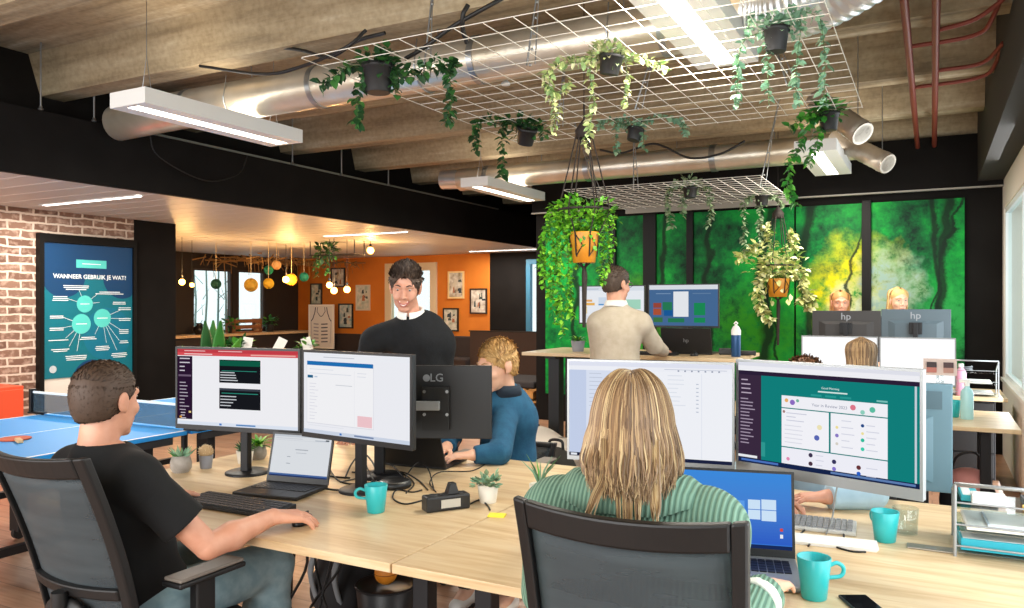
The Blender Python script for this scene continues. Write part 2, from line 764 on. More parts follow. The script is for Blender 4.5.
# concrete slab with ribs
mb = MB().box(LEFT - 0.35, -3.0, CEIL, RIGHT + 0.25, FARY + 0.2, CEIL + 0.2, m_conc)
struct(mb.build('ceiling'))
for i, y in enumerate((0.0, 1.3, 2.6, 3.9, 5.25, 6.6, 7.9, 9.15, 10.5, 11.8)):
    w = 0.2
    mb = MB()
    x0, x1 = LEFT - 0.35, 0.41
    prof = [(y, 3.2), (y + w, 3.2), (y + w + 0.1, CEIL + .01), (y - 0.1, CEIL + .01)]
    v = [(x0, a, z) for a, z in prof] + [(x1, a, z) for a, z in prof]
    mb.add(v, [(0, 1, 2, 3), (7, 6, 5, 4), (1, 0, 4, 5), (2, 1, 5, 6), (3, 2, 6, 7), (0, 3, 7, 4)], m_conc)
    mb.build('trim_%d' % (10 + i))
    struct(bpy.data.objects['trim_%d' % (10 + i)])

# black bulkhead over the low ceiling, and the dark upstand behind it
struct(MB().box(LEFT - 0.06, -3.0, 2.49, LEFT, FARY, 3.0, BLACK).build('trim_1'))
struct(MB().box(LEFT - 0.42, -3.0, 2.99, LEFT - 0.35, FARY, CEIL, BLACK).build('wall_left_upstand'))
struct(MB().box(LEFT - 0.40, -3.0, 2.985, LEFT - 0.06, FARY, 3.0, BLACK).build('trim_2'))
# a thin grey cable tray lies along the top edge of the bulkhead
struct(MB().box(LEFT - 0.03, 4.6, 3.0, LEFT + 0.015, 11.0, 3.018, mat('tray_grey', '#6c7068', 0.5)).build('trim_3'))

# low slatted ceiling over the left bay
mb = MB()
y = -3.0
mb.box(KITX, -3.0, 2.503, LEFT - 0.06, FARY, 2.56, SLATGAP)
while y < FARY:
    mb.box(KITX, y, 2.5, LEFT - 0.06, y + 0.266, 2.503, SLAT)
    y += 0.29
struct(mb.build('ceiling_left_bay'))

# walls
struct(MB().box(BRICKX - 0.2, -3.0, 0, BRICKX, 6.16, 2.5, m_brick).build('wall_left'))
struct(MB().box(BRICKX - 0.25, 6.16, 0, BRICKX + 0.01, 6.74, 2.5, BLACK).build('wall_left_column'))
struct(MB().box(KITX, 6.55, 0, BRICKX - 0.25, 6.74, 2.5, BLACK).build('wall_left_return'))
DARKW = mat('dark_wall_paint', '#2b2522', 0.8)
mb = MB()      # kitchen window wall with two openings
for (y0, y1, z0, z1) in ((6.7, 10.62, 0, 2.5), (11.6, 11.75, 0, 2.5), (12.5, FARY, 0, 2.5), (10.62, 11.6, 0, 0.93), (11.75, 12.5, 0, 0.93), (10.62, 11.6, 2.2, 2.5), (11.75, 12.5, 2.2, 2.5)):
    mb.box(KITX - 0.15, y0, z0, KITX, y1, z1, DARKW)
struct(mb.build('wall_left_kitchen'))


def window(n, axis, p, a0, a1, z0, z1, fm, fw=0.05, d=0.06, mull=()):
    """framed pane; axis 'x': in a wall of constant x"""
    mbf = MB()

    def bx(u0, v0, u1, v1, m_, t=d):
        if axis == 'x':
            mbf.box(p - t / 2, u0, v0, p + t / 2, u1, v1, m_)
        else:
            mbf.box(u0, p - t / 2, v0, u1, p + t / 2, v1, m_)
    bx(a0, z0, a0 + fw, z1, fm)
    bx(a1 - fw, z0, a1, z1, fm)
    bx(a0 + fw, z0, a1 - fw, z0 + fw, fm)
    bx(a0 + fw, z1 - fw, a1 - fw, z1, fm)
    for q in mull:
        bx(q - fw / 2, z0 + fw, q + fw / 2, z1 - fw, fm)
    o = struct(mbf.build('window_%d' % n))
    mbf = MB()
    bx(a0 + fw, z0 + fw, a1 - fw, z1 - fw, GLASS, 0.008)
    mbf.build('pane', o)
    return o


FRAMED = mat('dark_window_frame', '#3b3230', 0.6)
window(1, 'x', KITX - 0.05, 10.62, 11.6, 0.93, 2.2, FRAMED, 0.04)
window(2, 'x', KITX - 0.05, 11.75, 12.5, 0.93, 2.2, FRAMED, 0.04)

# far orange wall with a white-framed window, dark wall and a blue-framed glass strip
mb = MB()
for (x0, x1, z0, z1) in ((KITX, -10.2, 0, 2.5), (-10.2, -8.9, 0, 0.95), (-10.2, -8.9, 2.35, 2.5), (-8.9, -7.67, 0, 2.5)):
    mb.box(x0, FARY, z0, x1, FARY + 0.15, z1, ORANGE)
struct(mb.build('wall_far'))
window(3, 'y', FARY + 0.02, -10.2, -8.9, 0.95, 2.35, mat('cream_window_frame', '#d8c7a8', 0.6), 0.16, 0.12, (-9.75,))
mb = MB()
for (x0, x1, z0, z1) in ((-7.67, -6.85, 0, CEIL), (-6.85, -6.2, 2.35, CEIL), (-6.85, -6.2, 0, 0.3), (-6.2, -4.2, 0, CEIL)):
    mb.box(x0, FARY, z0, x1, FARY + 0.15, z1, BLACK)
struct(mb.build('wall_far_dark'))
window(4, 'y', FARY + 0.0, -6.85, -6.2, 0.3, 2.35, mat('blue_window_frame', '#2d6f8c', 0.5), 0.09, 0.1)
struct(MB().box(-4.55, BACKY + 0.1, 0, -4.42, FARY, CEIL, BLACK).build('wall_corridor'))

# back wall behind the forest prints, its black head and its ledge
struct(MB().box(-4.55, BACKY + 0.03, 0, RIGHT + 0.2, BACKY + 0.2, CEIL, BLACK).build('wall_back'))
struct(MB().box(-4.55, BACKY - 0.09, 2.66, RIGHT, BACKY + 0.03, 3.2, BLACK).build('trim_4'))
struct(MB().box(-4.55, BACKY - 0.115, 2.655, RIGHT, BACKY - 0.06, 2.67, mat('pale_ledge', '#9a948a', 0.6)).build('trim_5'))

# right wall: pale pier at the corner, black edge beam, window band
mb = MB()
for (y0, y1, z0, z1) in ((-3.0, 9.05, 0, 0.78), (-3.0, 9.05, 2.43, 2.72), (9.05, BACKY + 0.2, 0, 2.72), (-3.0, -2.6, 0.78, 2.43)):
    mb.box(RIGHT, y0, z0, RIGHT + 0.22, y1, z1, OFFWHITE)
struct(mb.build('wall_right'))
struct(MB().box(0.40, -3.0, 2.72, RIGHT + 0.22, BACKY + 0.1, CEIL, mat('beam_black', '#2a2622', 0.8)).build('trim_6'))
window(5, 'x', RIGHT + 0.035, -2.6, 9.05, 0.78, 2.43, mat('pale_window_frame', '#e6ecee', 0.4), 0.05, 0.05, (-0.6, 1.4, 3.4, 5.4, 7.4))
struct(MB().box(RIGHT - 0.03, -2.6, 0.76, RIGHT + 0.009, 9.05, 0.79, mat('window_sill', '#dad7d0', 0.4)).build('trim_7'))

# ------------------------------------------------------------------ printed forest panels
m_forest, nt, b = node_mat('forest_print')
tc = nt.nodes.new('ShaderNodeTexCoord')


def noise(scale, det, vec=None, rough=0.6):
    q = nt.nodes.new('ShaderNodeTexNoise')
    q.inputs['Scale'].default_value = scale
    q.inputs['Detail'].default_value = det
    q.inputs['Roughness'].default_value = rough
    nt.links.new(vec or tc.outputs['Object'], q.inputs['Vector'])
    return q


n1 = noise(1.1, 5)
n2 = noise(9, 8, rough=0.75)
ad = nt.nodes.new('ShaderNodeMath')
ad.operation = 'MULTIPLY_ADD'
nt.links.new(n2.outputs[0], ad.inputs[0])
ad.inputs[1].default_value = 0.55
nt.links.new(n1.outputs[0], ad.inputs[2])
r = ramp_node(nt, [(0.58, '#032418'), (0.70, '#06602c'), (0.82, '#0c9036'), (0.93, '#22ae3c'), (1.0, '#7cc43a')])
nt.links.new(ad.outputs[0], r.inputs[0])
# sunlit clearings that belong to the printed picture
last = r.outputs[0]
n3 = noise(2.6, 4)
wsc = nt.nodes.new('ShaderNodeVectorMath')
wsc.operation = 'MULTIPLY_ADD'
nt.links.new(n3.outputs['Color'], wsc.inputs[0])
wsc.inputs[1].default_value = (0.9, 0.0, 0.9)
wsc.inputs[2].default_value = (-0.45, 0.0, -0.45)
warp = nt.nodes.new('ShaderNodeVectorMath')
nt.links.new(tc.outputs['Object'], warp.inputs[0])
nt.links.new(wsc.outputs[0], warp.inputs[1])
for (gx, gz, rad, colr) in ((-0.74, 1.62, 0.58, '#d6c812'), (-0.70, 1.28, 0.36, '#e4ecc0'), (-0.45, 1.62, 0.40, '#8fa89c'), (-3.25, 1.25, 0.55, '#5f9c18'), (-1.75, 1.15, 0.6, '#2f931c'), (0.2, 1.3, .45, '#2a9a48')):
    mpx = nt.nodes.new('ShaderNodeMapping')
    mpx.vector_type = 'POINT'
    mpx.inputs['Location'].default_value = (-gx / rad, 0, -gz / (rad * 1.25))
    mpx.inputs['Scale'].default_value = (1 / rad, 0.0, 1 / (rad * 1.25))
    nt.links.new(warp.outputs[0], mpx.inputs[0])
    g = nt.nodes.new('ShaderNodeTexGradient')
    g.gradient_type = 'SPHERICAL'
    nt.links.new(mpx.outputs[0], g.inputs[0])
    mu = nt.nodes.new('ShaderNodeMath')
    mu.operation = 'MULTIPLY'
    mu.use_clamp = True
    nt.links.new(g.outputs[0], mu.inputs[0])
    rr = ramp_node(nt, [(0.35, '#202020'), (0.62, '#ffffff')])
    nt.links.new(n2.outputs[0], rr.inputs[0])
    sc_ = nt.nodes.new('ShaderNodeMath')
    sc_.operation = 'MULTIPLY'
    nt.links.new(rr.outputs[0], sc_.inputs[0])
    sc_.inputs[1].default_value = 1.9
    nt.links.new(sc_.outputs[0], mu.inputs[1])
    mx = nt.nodes.new('ShaderNodeMixRGB')
    nt.links.new(mu.outputs[0], mx.inputs[0])
    nt.links.new(last, mx.inputs[1])
    mx.inputs[2].default_value = lin(colr)
    last = mx.outputs[0]
# tree trunks and boughs of the printed picture, soft and broken up by its foliage
sp = nt.nodes.new('ShaderNodeSeparateXYZ')
nt.links.new(tc.outputs['Object'], sp.inputs[0])
nw = noise(1.3, 2)


def mth(op, a, b_=None, clamp=False):
    q = nt.nodes.new('ShaderNodeMath')
    q.operation = op
    q.use_clamp = clamp
    for i, x in enumerate((a, b_)):
        if x is None:
            continue
        if isinstance(x, (int, float)):
            q.inputs[i].default_value = x
        else:
            nt.links.new(x, q.inputs[i])
    return q.outputs[0]


wob = mth('MULTIPLY', mth('SUBTRACT', nw.outputs[0], 0.5), 0.45)
fine = mth('MULTIPLY', mth('SUBTRACT', n2.outputs[0], 0.5), 0.10)
xw = mth('ADD', mth('ADD', sp.outputs['X'], wob), fine)
for (tx, tw, lean) in ((-4.0, .05, .02), (-3.62, .03, 0), (-2.86, .05, .03), (-2.25, .04, -.02), (-1.72, .10, .03), (-1.22, .075, .0), (-1.02, .022, .16), (-1.45, .025, -.12), (0.02, .065, .04), (.13, .035, -.05), (-.30, .018, .2)):
    dx = mth('ABSOLUTE', mth('SUBTRACT', xw, mth('ADD', mth('MULTIPLY', sp.outputs['Z'], lean), tx)))
    mk = mth('MULTIPLY', mth('SUBTRACT', 1.0, mth('DIVIDE', dx, tw)), 1.6, True)
    mk = mth('MULTIPLY', mk, 0.9)
    mx = nt.nodes.new('ShaderNodeMixRGB')
    nt.links.new(mk, mx.inputs[0])
    nt.links.new(last, mx.inputs[1])
    mx.inputs[2].default_value = lin('#0a2012')
    last = mx.outputs[0]
nt.links.new(last, b.inputs['Base Color'])
b.inputs['Specular IOR Level'].default_value = 0.15
b.inputs['Roughness'].default_value = 0.5
FRAMEB = mat('panel_frame_black', '#100d0b', 0.5, spec=.2)
PANELS = [(-4.40, -3.52, 'forest print panel at the left end, beside the hanging green plant', [(-3.9, .08)]),
          (-3.43, -3.08, 'narrow forest print panel behind the standing man in beige', []),
          (-2.92, -2.55, 'narrow dark green forest print panel between two black posts', [(-2.85, .05)]),
          (-2.47, -1.35, 'dark green forest print panel behind the right raised screen', [(-1.62, .09), (-2.2, .04)]),
          (-1.33, -0.66, 'forest print panel with a yellow sunlit clearing', [(-1.23, .07), (-0.95, .02)]),
          (-0.57, 0.29, 'rightmost forest print panel with a tall dark tree trunk', [(0.02, .06), (0.14, .035)])]
for (x0, x1, lab, trunks) in PANELS:
    t = thing('forest_print', lab, 'wall print', ((x0 + x1) / 2, BACKY, 0.35), 0, 'forest print panels')
    xc = (x0 + x1) / 2
    mb = MB().box(x0, BACKY - 0.005, 0.35, x1, BACKY + 0.015, 2.575, m_forest)
    o = mb.build('print', t)
    o.location = (-xc, -BACKY, -0.35)
# black posts between the panels
for i, (x0, x1) in enumerate(((-3.52, -3.43), (-3.08, -2.92), (-2.55, -2.47), (-0.66, -0.57))):
    struct(MB().box(x0, BACKY - 0.05, 0, x1, BACKY + 0.02, 2.6, FRAMEB).build('trim_%d' % (30 + i), bevel=.004))

# ================================================================== things under the ceiling
SN, CS = math.sin(YAW), math.cos(YAW)


def at(u, v, z):
    """point of the horizontal plane z seen at pixel (u, v) of the photograph"""
    d = (EYE - z) * FPX / (v - 304)
    r = (u - 512) / FPX * d
    return Vector((r * CS - d * SN, r * SN + d * CS, z))


def at_y(u, v, y):
    k = (u - 512) / FPX
    d = y / (k * SN + CS)
    return Vector((k * d * CS - d * SN, y, EYE - (v - 304) / FPX * d))


def at_d(u, v, d):
    r = (u - 512) / FPX * d
    return Vector((r * CS - d * SN, r * SN + d * CS, EYE - (v - 304) / FPX * d))


# ---- suspended linear lamps
def lamp(x, y, z, label, length=1.4, w=0.34, watts=34):
    t = thing('linear_lamp', label, 'ceiling lamp', (x, y, z), 0, 'suspended linear lamps')
    h = 0.10
    mb = MB()
    mb.box(-w / 2, -length / 2, 0.012, w / 2, length / 2, h, WHITEP)
    mb.box(-w / 2, -length / 2, 0, -0.055, length / 2, 0.012, WHITEP)
    mb.box(0.055, -length / 2, 0, w / 2, length / 2, 0.012, WHITEP)
    mb.box(-0.055, -length / 2, 0, 0.055, -length / 2 + 0.04, 0.012, WHITEP)
    mb.box(-0.055, length / 2 - 0.04, 0, 0.055, length / 2, 0.012, WHITEP)
    mb.build('housing', t)
    mb = MB().box(-0.054, -length / 2 + 0.041, 0.002, 0.054, length / 2 - 0.041, 0.0115, TUBE)
    mb.build('diffuser', t)
    for yy in (-length * 0.4, length * 0.4):
        mb = MB()
        mb.tube([(-0.05, yy, h), (0, yy, h + 0.25), (0, yy, CEIL - z)], 0.0025, STEEL, 5)
        mb.tube([(0.05, yy, h), (0, yy, h + 0.25)], 0.0025, STEEL, 5)
        mb.build('hanger', t)
    light('lamp_light', 'AREA', (x, y, z - 0.03), watts, (1.0, 0.93, 0.82), 0.3, length * 0.95)
    light('ceiling_fill', 'AREA', (x, y, z + h + .015), watts * .14, (1.0, 0.93, 0.82), 0.26, length * 0.9, (PI, 0, 0))  # added lamp above the housing, brightens the concrete ceiling
    return t


lamp(-4.51, 3.98, 2.76, 'white linear lamp hanging nearest the black bulkhead at upper left')
lamp(-4.33, 7.98, 2.76, 'white linear lamp hanging deeper in the room, left of the hanging green plant')
lamp(-1.03, 3.86, 2.86, 'bright white linear lamp above the near wire grid', watts=40)
lamp(-0.88, 7.85, 2.80, 'white linear lamp near the black back wall, right of the trailing plants')
lamp(-4.42, 11.6, 2.80, 'farthest white linear lamp, small beside the dark corridor', watts=20)


# ---- recessed lights of the low slatted ceiling
def recessed(x0, x1, y, label, e=14):
    t = thing('recessed_light', label, 'ceiling light', ((x0 + x1) / 2, y, 2.495), 0, 'recessed strips in the slatted ceiling')
    L = (x1 - x0) / 2
    mb = MB()
    for a, b_ in ((-0.045, -0.03), (0.03, 0.045)):
        mb.box(-L, a, -0.006, L, b_, 0.003, WHITEM)
    mb.build('trim', t)
    MB().box(-L, -0.03, -0.004, L, 0.03, 0.002, TUBEC).build('diffuser', t)
    light('strip_light', 'AREA', ((x0 + x1) / 2, y, 2.47), e, (1, 0.95, 0.88), x1 - x0, 0.06)


recessed(-7.9, -6.45, 4.81, 'white light strip in the slatted ceiling near the brick wall', 40)
recessed(-7.87, -6.4, 8.93, 'white light strip in the slatted ceiling above the smiling man', 44)
recessed(-7.76, -6.25, 12.85, 'farthest light strip in the slatted ceiling before the dark wall', 30)

# ---- air ducts
FOIL = mat('galvanised_duct', '#c9bca6', 0.34, 0.7, var='#ddd4c4', vscale=3, bump=0.35, bscale=14)
FLEX = mat('foil_hose', '#dfe3e6', 0.3, 0.8, bump=0.6, bscale=9)
STUBM = mat('stub_metal', '#a2978a', 0.42, 0.55, var='#c4bbae', vscale=6, bump=.4, bscale=12)
t = thing('air_duct', 'round metal air duct running across behind the first concrete ribs', 'duct', (-4, 4.28, 3.03))
mb = MB()
pts = [(-2.5 + .5 * i, 0, 0) for i in range(-0, 7)]
pts = [(-2.0, 0, -0.02), (-1.2, 0, 0), (3.2, 0, 0.0)]
mb.tube(pts, 0.145, FOIL, 28)
mb.build('pipe', t)
for x in (-1.1, 0.2, 1.5, 2.7):
    MB().tube([(x - .02, 0, 0), (x + .02, 0, 0)], 0.152, STEEL, 28).build('collar', t)
for x in (-0.6, 1.1, 2.4):
    mb = MB()
    mb.tube([(x, 0.152, -.02), (x, 0.13, 0.2), (x, 0.1, CEIL - 3.03)], 0.004, STEEL, 5)
    mb.tube([(x, -0.152, -.02), (x, -0.12, 0.16)], 0.004, STEEL, 5)
    mb.tube([(x, 0.152 * math.cos(a), 0.152 * math.sin(a)) for a in [PI + i * PI / 10 for i in range(11)]], 0.006, STEEL, 5)
    mb.build('hanger', t)
# corrugated flexible hose at its right end
mb = MB()
cp = curve([(-0.83, 4.27, 3.03), (-0.68, 4.23, 3.01), (-0.42, 4.12, 3.03), (-0.16, 3.97, 3.12), (-0.06, 3.90, 3.30)], 26)
mb.tube(cp, [0.165 + (0.003 if i % 4 < 2 else -0.002) for i in range(len(cp))], FLEX, 28)
o = mb.build('foil_hose', None)
tag(o, 'wrinkled silver flexible duct hose at the top, right of the bright lamp', 'duct')

t = thing('air_duct', 'round metal air duct at the back, running above the second wire grid', 'duct', (-3, 8.25, 3.02))
MB().tube([(-2.1, 0, 0), (2.35, 0, 0)], 0.135, FOIL, 24).build('pipe', t)
for x in (-1.7, -.4, 1.0):
    MB().tube([(x - .03, 0, 0), (x + .03, 0, 0)], 0.143, STEEL, 24).build('collar', t)
for x in (-1.0, 0.6, 1.6):
    MB().tube([(x, 0, 0.13), (x, 0, CEIL - 3.02)], 0.005, STEEL, 5).build('hanger', t)
mb = MB().tube([(-1.95, 0, 0.0), (-2.35, 0.0, 0.02)], 0.12, FLEX, 20)
mb.build('end_sleeve', t)


def stub(p0, p1, r, label):
    p0, p1 = Vector(p0), Vector(p1)
    t = thing('duct_stub', label, 'duct', p0)
    q = p1 - p0
    n_ = 22
    MB().tube([q * (i / n_) for i in range(n_ + 1)], [r + (.003 if i % 2 else 0) for i in range(n_ + 1)], STUBM, 20).build('pipe', t)
    MB().tube([q * 0.90, q * 0.98, q * 1.0], [r + .006, r + .004, r * .8], STUBM, 20).build('collar', t)
    mb = MB().tube([q * 0.9, q * 0.9 + Vector((0, 0, CEIL - (p0 + q * .9).z))], 0.004, STEEL, 5)
    mb.build('hanger', t)


stub(at_d(815, 100, 6.0), at_d(863, 134, 5.6), 0.085, 'brown metal duct stub ending beside the black pot on the grid corner')
stub(at_d(835, 138, 7.4), at_d(888, 164, 6.9), 0.088, 'metal duct stub ending in front of the black back wall')

# ---- red sprinkler pipes
RED = mat('red_pipe', '#7a3426', 0.5, 0.2)
t = thing('sprinkler_pipe', 'left one of two parallel red sprinkler pipes at upper right', 'pipe', (-0.13, 6.5, 3.1), 0, 'red sprinkler pipes')
MB().tube([(0, -3.5, 0), (0.0, 2.55, 0)], 0.022, RED, 12).build('main_pipe', t)
MB().tube(curve([(0, -1.0, 0), (.35, -1.05, 0), (.44, -1.2, .05), (.50, -1.45, .2)], 5), 0.014, RED, 8).build('branch', t)
MB().tube(curve([(0, 0.05, 0), (.42, -.02, 0), (.52, -.2, .06), (.56, -.7, .2)], 5), 0.014, RED, 8).build('branch', t)
t = thing('sprinkler_pipe', 'right one of two parallel red sprinkler pipes, nearest the window wall', 'pipe', (0.02, 6.5, 3.1), 0, 'red sprinkler pipes')
MB().tube([(0, -3.5, 0), (0, 2.55, 0)], 0.022, RED, 12).build('main_pipe', t)
MB().tube(curve([(0, -1.25, 0), (.2, -1.3, .02), (.36, -1.4, .1)], 5), 0.014, RED, 8).build('branch', t)
MB().tube(curve([(0, -.35, 0), (.27, -.4, 0), (.38, -.6, .06)], 5), 0.014, RED, 8).build('branch', t)
t = thing('sprinkler_pipe', 'thin red sprinkler pipe running along under the front air duct', 'pipe', (-3.5, 4.52, 2.99))
MB().tube([(-2.4, 0, 0), (3.05, 0, 0.0)], 0.02, RED, 10).build('main_pipe', t)
for x in (1.05, 2.3):
    MB().lathe([(.012, -.07), (.03, -.065), (.03, -.05), (.014, -.04), (.014, 0)], WHITEP, 12, (x, 0, 0)).build('sprinkler_head', t)

# ---- black cables slung under the ceiling
CABLE = mat('black_cable', '#141313', 0.5)
tag(MB().tube(curve([at_d(256, 45, 5.4), at_d(300, 50, 5.2), at_d(330, 57, 5.0), at_d(357, 41, 4.9), at_d(385, 33, 4.8)], 6), 0.012, CABLE, 6).build('ceiling_cable'),
    'short black cable looping beside the front duct, left of the ivy', 'cable')
tag(MB().tube(curve([at_d(200, 66, 5.6), at_d(262, 74, 5.2), at_d(300, 67, 5.05), at_d(345, 48, 4.8), at_d(366, 30, 4.8)], 6), 0.011, CABLE, 6).build('ceiling_cable'),
    'long black cable drooping in front of the silver duct at upper left', 'cable')
tag(MB().tube(curve([at_d(405, 59, 4.4), at_d(425, 47, 4.35), at_d(452, 27, 4.3), at_d(485, 8, 4.2), at_d(505, -3, 4.2)], 6), 0.012, CABLE, 6).build('ceiling_cable'),
    'black cable rising to the top edge across the front duct', 'cable')
tag(MB().tube(curve([at_d(468, 5, 4.25), at_d(463, 15, 4.25), at_d(463, 30, 4.3), at_d(467, 43, 4.35)], 6), 0.014, CABLE, 6).build('ceiling_cable'),
    'short thick black cable dangling over the front duct', 'cable')
tag(MB().tube(curve([at_y(600, 150, 7.8), at_y(622, 153, 7.8), at_y(650, 144, 7.8), at_y(665, 147, 7.8), at_y(690, 158, 7.8), at_y(720, 154, 7.8), at_y(745, 141, 7.8)], 6), 0.012, CABLE, 6).build('ceiling_cable'),
    'black cable drooping below the rear air duct', 'cable')
tag(MB().tube(curve([(-6.03, 4.6, 2.99), (-6.03, 4.7, 2.8), (-6.03, 5.2, 2.66), (-6.03, 5.6, 2.78), (-6.03, 5.72, 2.98)], 6), 0.006, CABLE, 6).build('ceiling_cable'),
    'thin black cable loop hanging over the black bulkhead', 'cable')

# ---- threaded rods holding the bulkhead
for i, y in enumerate((3.68, 4.12, 6.4, 7.2, 8.1)):
    lab = ['leftmost steel rod holding the black bulkhead', 'second steel rod from the left holding the black bulkhead', 'steel rod above the bulkhead past the first lamp',
           'steel rod above the bulkhead before the rear duct', 'farthest steel rod above the bulkhead beside the rear duct'][i]
    t = thing('hanger_rod', lab, 'rod', (-6.08, y, 3.0), 0, 'rods holding the bulkhead')
    MB().tube([(0, 0, 0), (0.0, 0, CEIL - 3.0)], 0.008, STEEL, 6).build('rod', t)
    MB().lathe([(.02, 0), (.02, .012), (.012, .014), (.012, .03)], STEEL, 6).build('nut', t)


# ---- wire grids
def grid(x0, x1, y0, y1, z, label, step, hang, r=0.0024):
    t = thing('wire_grid', label, 'ceiling grid', ((x0 + x1) / 2, (y0 + y1) / 2, z), 0, 'hanging wire grids')
    hx, hy = (x1 - x0) / 2, (y1 - y0) / 2
    mb = MB()
    n_ = max(1, round(2 * hx / step))
    for i in range(n_ + 1):
        x = -hx + 2 * hx * i / n_
        mb.tube([(x, -hy, 0), (x, hy, 0)], r, WIRE, 5)
    n_ = max(1, round(2 * hy / step))
    for i in range(n_ + 1):
        y = -hy + 2 * hy * i / n_
        mb.tube([(-hx, y, 2 * r), (hx, y, 2 * r)], r, WIRE, 5)
    mb.build('wire_mesh', t)
    for (x, y, dx) in hang:
        mb = MB()
        x, y = x - (x0 + x1) / 2, y - (y0 + y1) / 2
        L = CEIL - z
        mb.tube([(x, y, 0), (x + dx * .5, y, L * .5), (x + dx, y, L)], 0.006, STEEL, 5)
        mb.tube([(x + .05, y, 0), (x + dx * .5 + .012, y, L * .5), (x + dx, y, L)], 0.004, STEEL, 5)
        for k in range(9):
            a = k / 9
            mb.ball((x + dx * a + .02 * (1 - a), y, L * a), 0.009, STEEL, 6, 4)
        mb.build('chain', t)
    return t


G1Z = 2.78
grid(-2.9, -0.4, 3.12, 5.62, G1Z, 'large white wire grid hanging over the near desks', 0.155, [(-1.92, 3.78, .12), (-1.72, 4.95, .25), (-0.75, 4.85, -.2), (-2.55, 3.72, .1), (-2.4, 5.2, .1)])
G2Z = 2.60
t = grid(-3.15, -1.3, 7.0, 8.75, G2Z, 'smaller white wire grid hanging farther back before the forest prints', 0.125, [(-2.55, 7.3, 0.0), (-1.42, 7.6, .2), (-2.9, 7.2, -.3)], 0.003)
MB().box(-0.925, 0.86, -0.05, 0.925, 0.885, 0.015, mat('grid_edge_grey', '#8e887e', 0.6)).build('edge_rail', t)

# ------------------------------------------------------------------ foliage
GREENS = {
    'ivy': [mat('leaf_ivy_dark', '#1d4420', 0.5), mat('leaf_ivy', '#2c5c29', 0.5), mat('leaf_ivy_light', '#3f7434', 0.5)],
    'pale': [mat('leaf_pale', '#a9b878', 0.6), mat('leaf_pale_green', '#86a268', 0.6), mat('leaf_cream', '#d6d3a4', 0.6)],
    'sage': [mat('leaf_sage', '#76a084', 0.6), mat('leaf_sage_light', '#94b996', 0.6), mat('leaf_sage_dark', '#587d60', 0.6)],
    'lime': [mat('leaf_lime', '#57a01f', 0.5), mat('leaf_lime_light', '#86c834', 0.5), mat('leaf_lime_dark', '#37761a', 0.5)],
    'cream': [mat('leaf_variegated', '#c3c67c', 0.55), mat('leaf_variegated_pale', '#dedda6', 0.55), mat('leaf_variegated_green', '#6f9440', 0.55)],
    'grey': [mat('leaf_grey', '#6f8560', 0.6), mat('leaf_grey_light', '#8da27c', 0.6), mat('leaf_grey_dark', '#4c6247', 0.6)],
    'green': [mat('leaf_green', '#2f7d2b', 0.5), mat('leaf_green_light', '#5aa53a', 0.5), mat('leaf_green_dark', '#1c5a22', 0.5)],
}
STEM = mat('stem_green', '#4a6a34', 0.6)


def leaf(mb, p, d, nrm, L, w, m, droop=0.15):
    d = Vector(d).normalized()
    s_ = d.cross(Vector(nrm))
    if s_.length < 1e-4:
        s_ = d.orthogonal()
    s_.normalize()
    n_ = s_.cross(d)
    p = Vector(p)
    b1, b2 = p + d * L * 0.38, p + d * L * 0.72 - n_ * L * droop * 0.4
    tip = p + d * L - n_ * L * droop
    v = [p, b1 + s_ * w * 0.5 + n_ * w * .12, b2 + s_ * w * 0.36 + n_ * w * .1, tip, b2 - s_ * w * 0.36 + n_ * w * .1, b1 - s_ * w * 0.5 + n_ * w * .12, b1, b2]
    mb.add(v, [(0, 1, 6), (1, 2, 7, 6), (2, 3, 7), (0, 6, 5), (6, 7, 4, 5), (7, 3, 4)], m, True)


def rv(s=1.0):
    return Vector((rnd.uniform(-s, s), rnd.uniform(-s, s), rnd.uniform(-s, s)))


def vine(mb, pts, n, L, w, mats, spread=0.02, stem=0.0018, wts=(5, 3, 2)):
    c = curve(pts, 5) if len(pts) > 2 else [Vector(p) for p in pts]
    mb.tube(c, stem, STEM, 4)
    seg = len(c) - 1
    for i in range(n):
        a = (i + rnd.random() * .8) / n * seg
        k = min(int(a), seg - 1)
        p = c[k].lerp(c[k + 1], a - k)
        t_ = (c[k + 1] - c[k]).normalized()
        o = t_.orthogonal()
        o.rotate(Matrix.Rotation(rnd.uniform(0, 2 * PI), 3, t_))
        d = (o + t_ * rnd.uniform(0, .9) + Vector((0, 0, -.25)))
        q = rnd.uniform(.7, 1.2)
        leaf(mb, p + rv(spread * .4), d, Vector((0, 0, 1)) + rv(.6), L * q, w * q, rnd.choices(mats, wts)[0])


def bush(mb, c, r, n, L, w, mats, sc=(1, 1, .7), wts=(5, 3, 2)):
    c = Vector(c)
    for i in range(n):
        d = rv().normalized()
        d.z = abs(d.z) * .9 + .05 if rnd.random() < .7 else d.z
        p = c + Vector((d.x * sc[0], d.y * sc[1], d.z * sc[2])) * r * rnd.uniform(.35, 1)
        q = rnd.uniform(.7, 1.25)
        leaf(mb, p, d + rv(.5) + Vector((0, 0, -.2)), Vector((0, 0, 1)) + rv(.5), L * q, w * q, rnd.choices(mats, wts)[0])


POTB = mat('black_pot', '#1c1b1c', 0.55)


def pot(t, r, h, m, tilt=0.0, rim=True, name='pot', z0=0.0):
    prof = [(r * .74, 0), (r * .78, .004), (r, h * .96), (r, h)]
    if rim:
        prof = [(r * .74, 0), (r * .78, .004), (r * .95, h * .84), (r * 1.04, h * .85), (r * 1.04, h)]
    prof += [(r * .9, h), (r * .88, h * .88)]
    mb = MB()
    mb.lathe(prof, m, 24, (0, 0, z0))
    mb.lathe([(r * .885, h * .86), (.001, h * .88)], mat('potting_soil', '#3b2c20', 0.95), 24, (0, 0, z0), False)
    return mb.build(name, t)


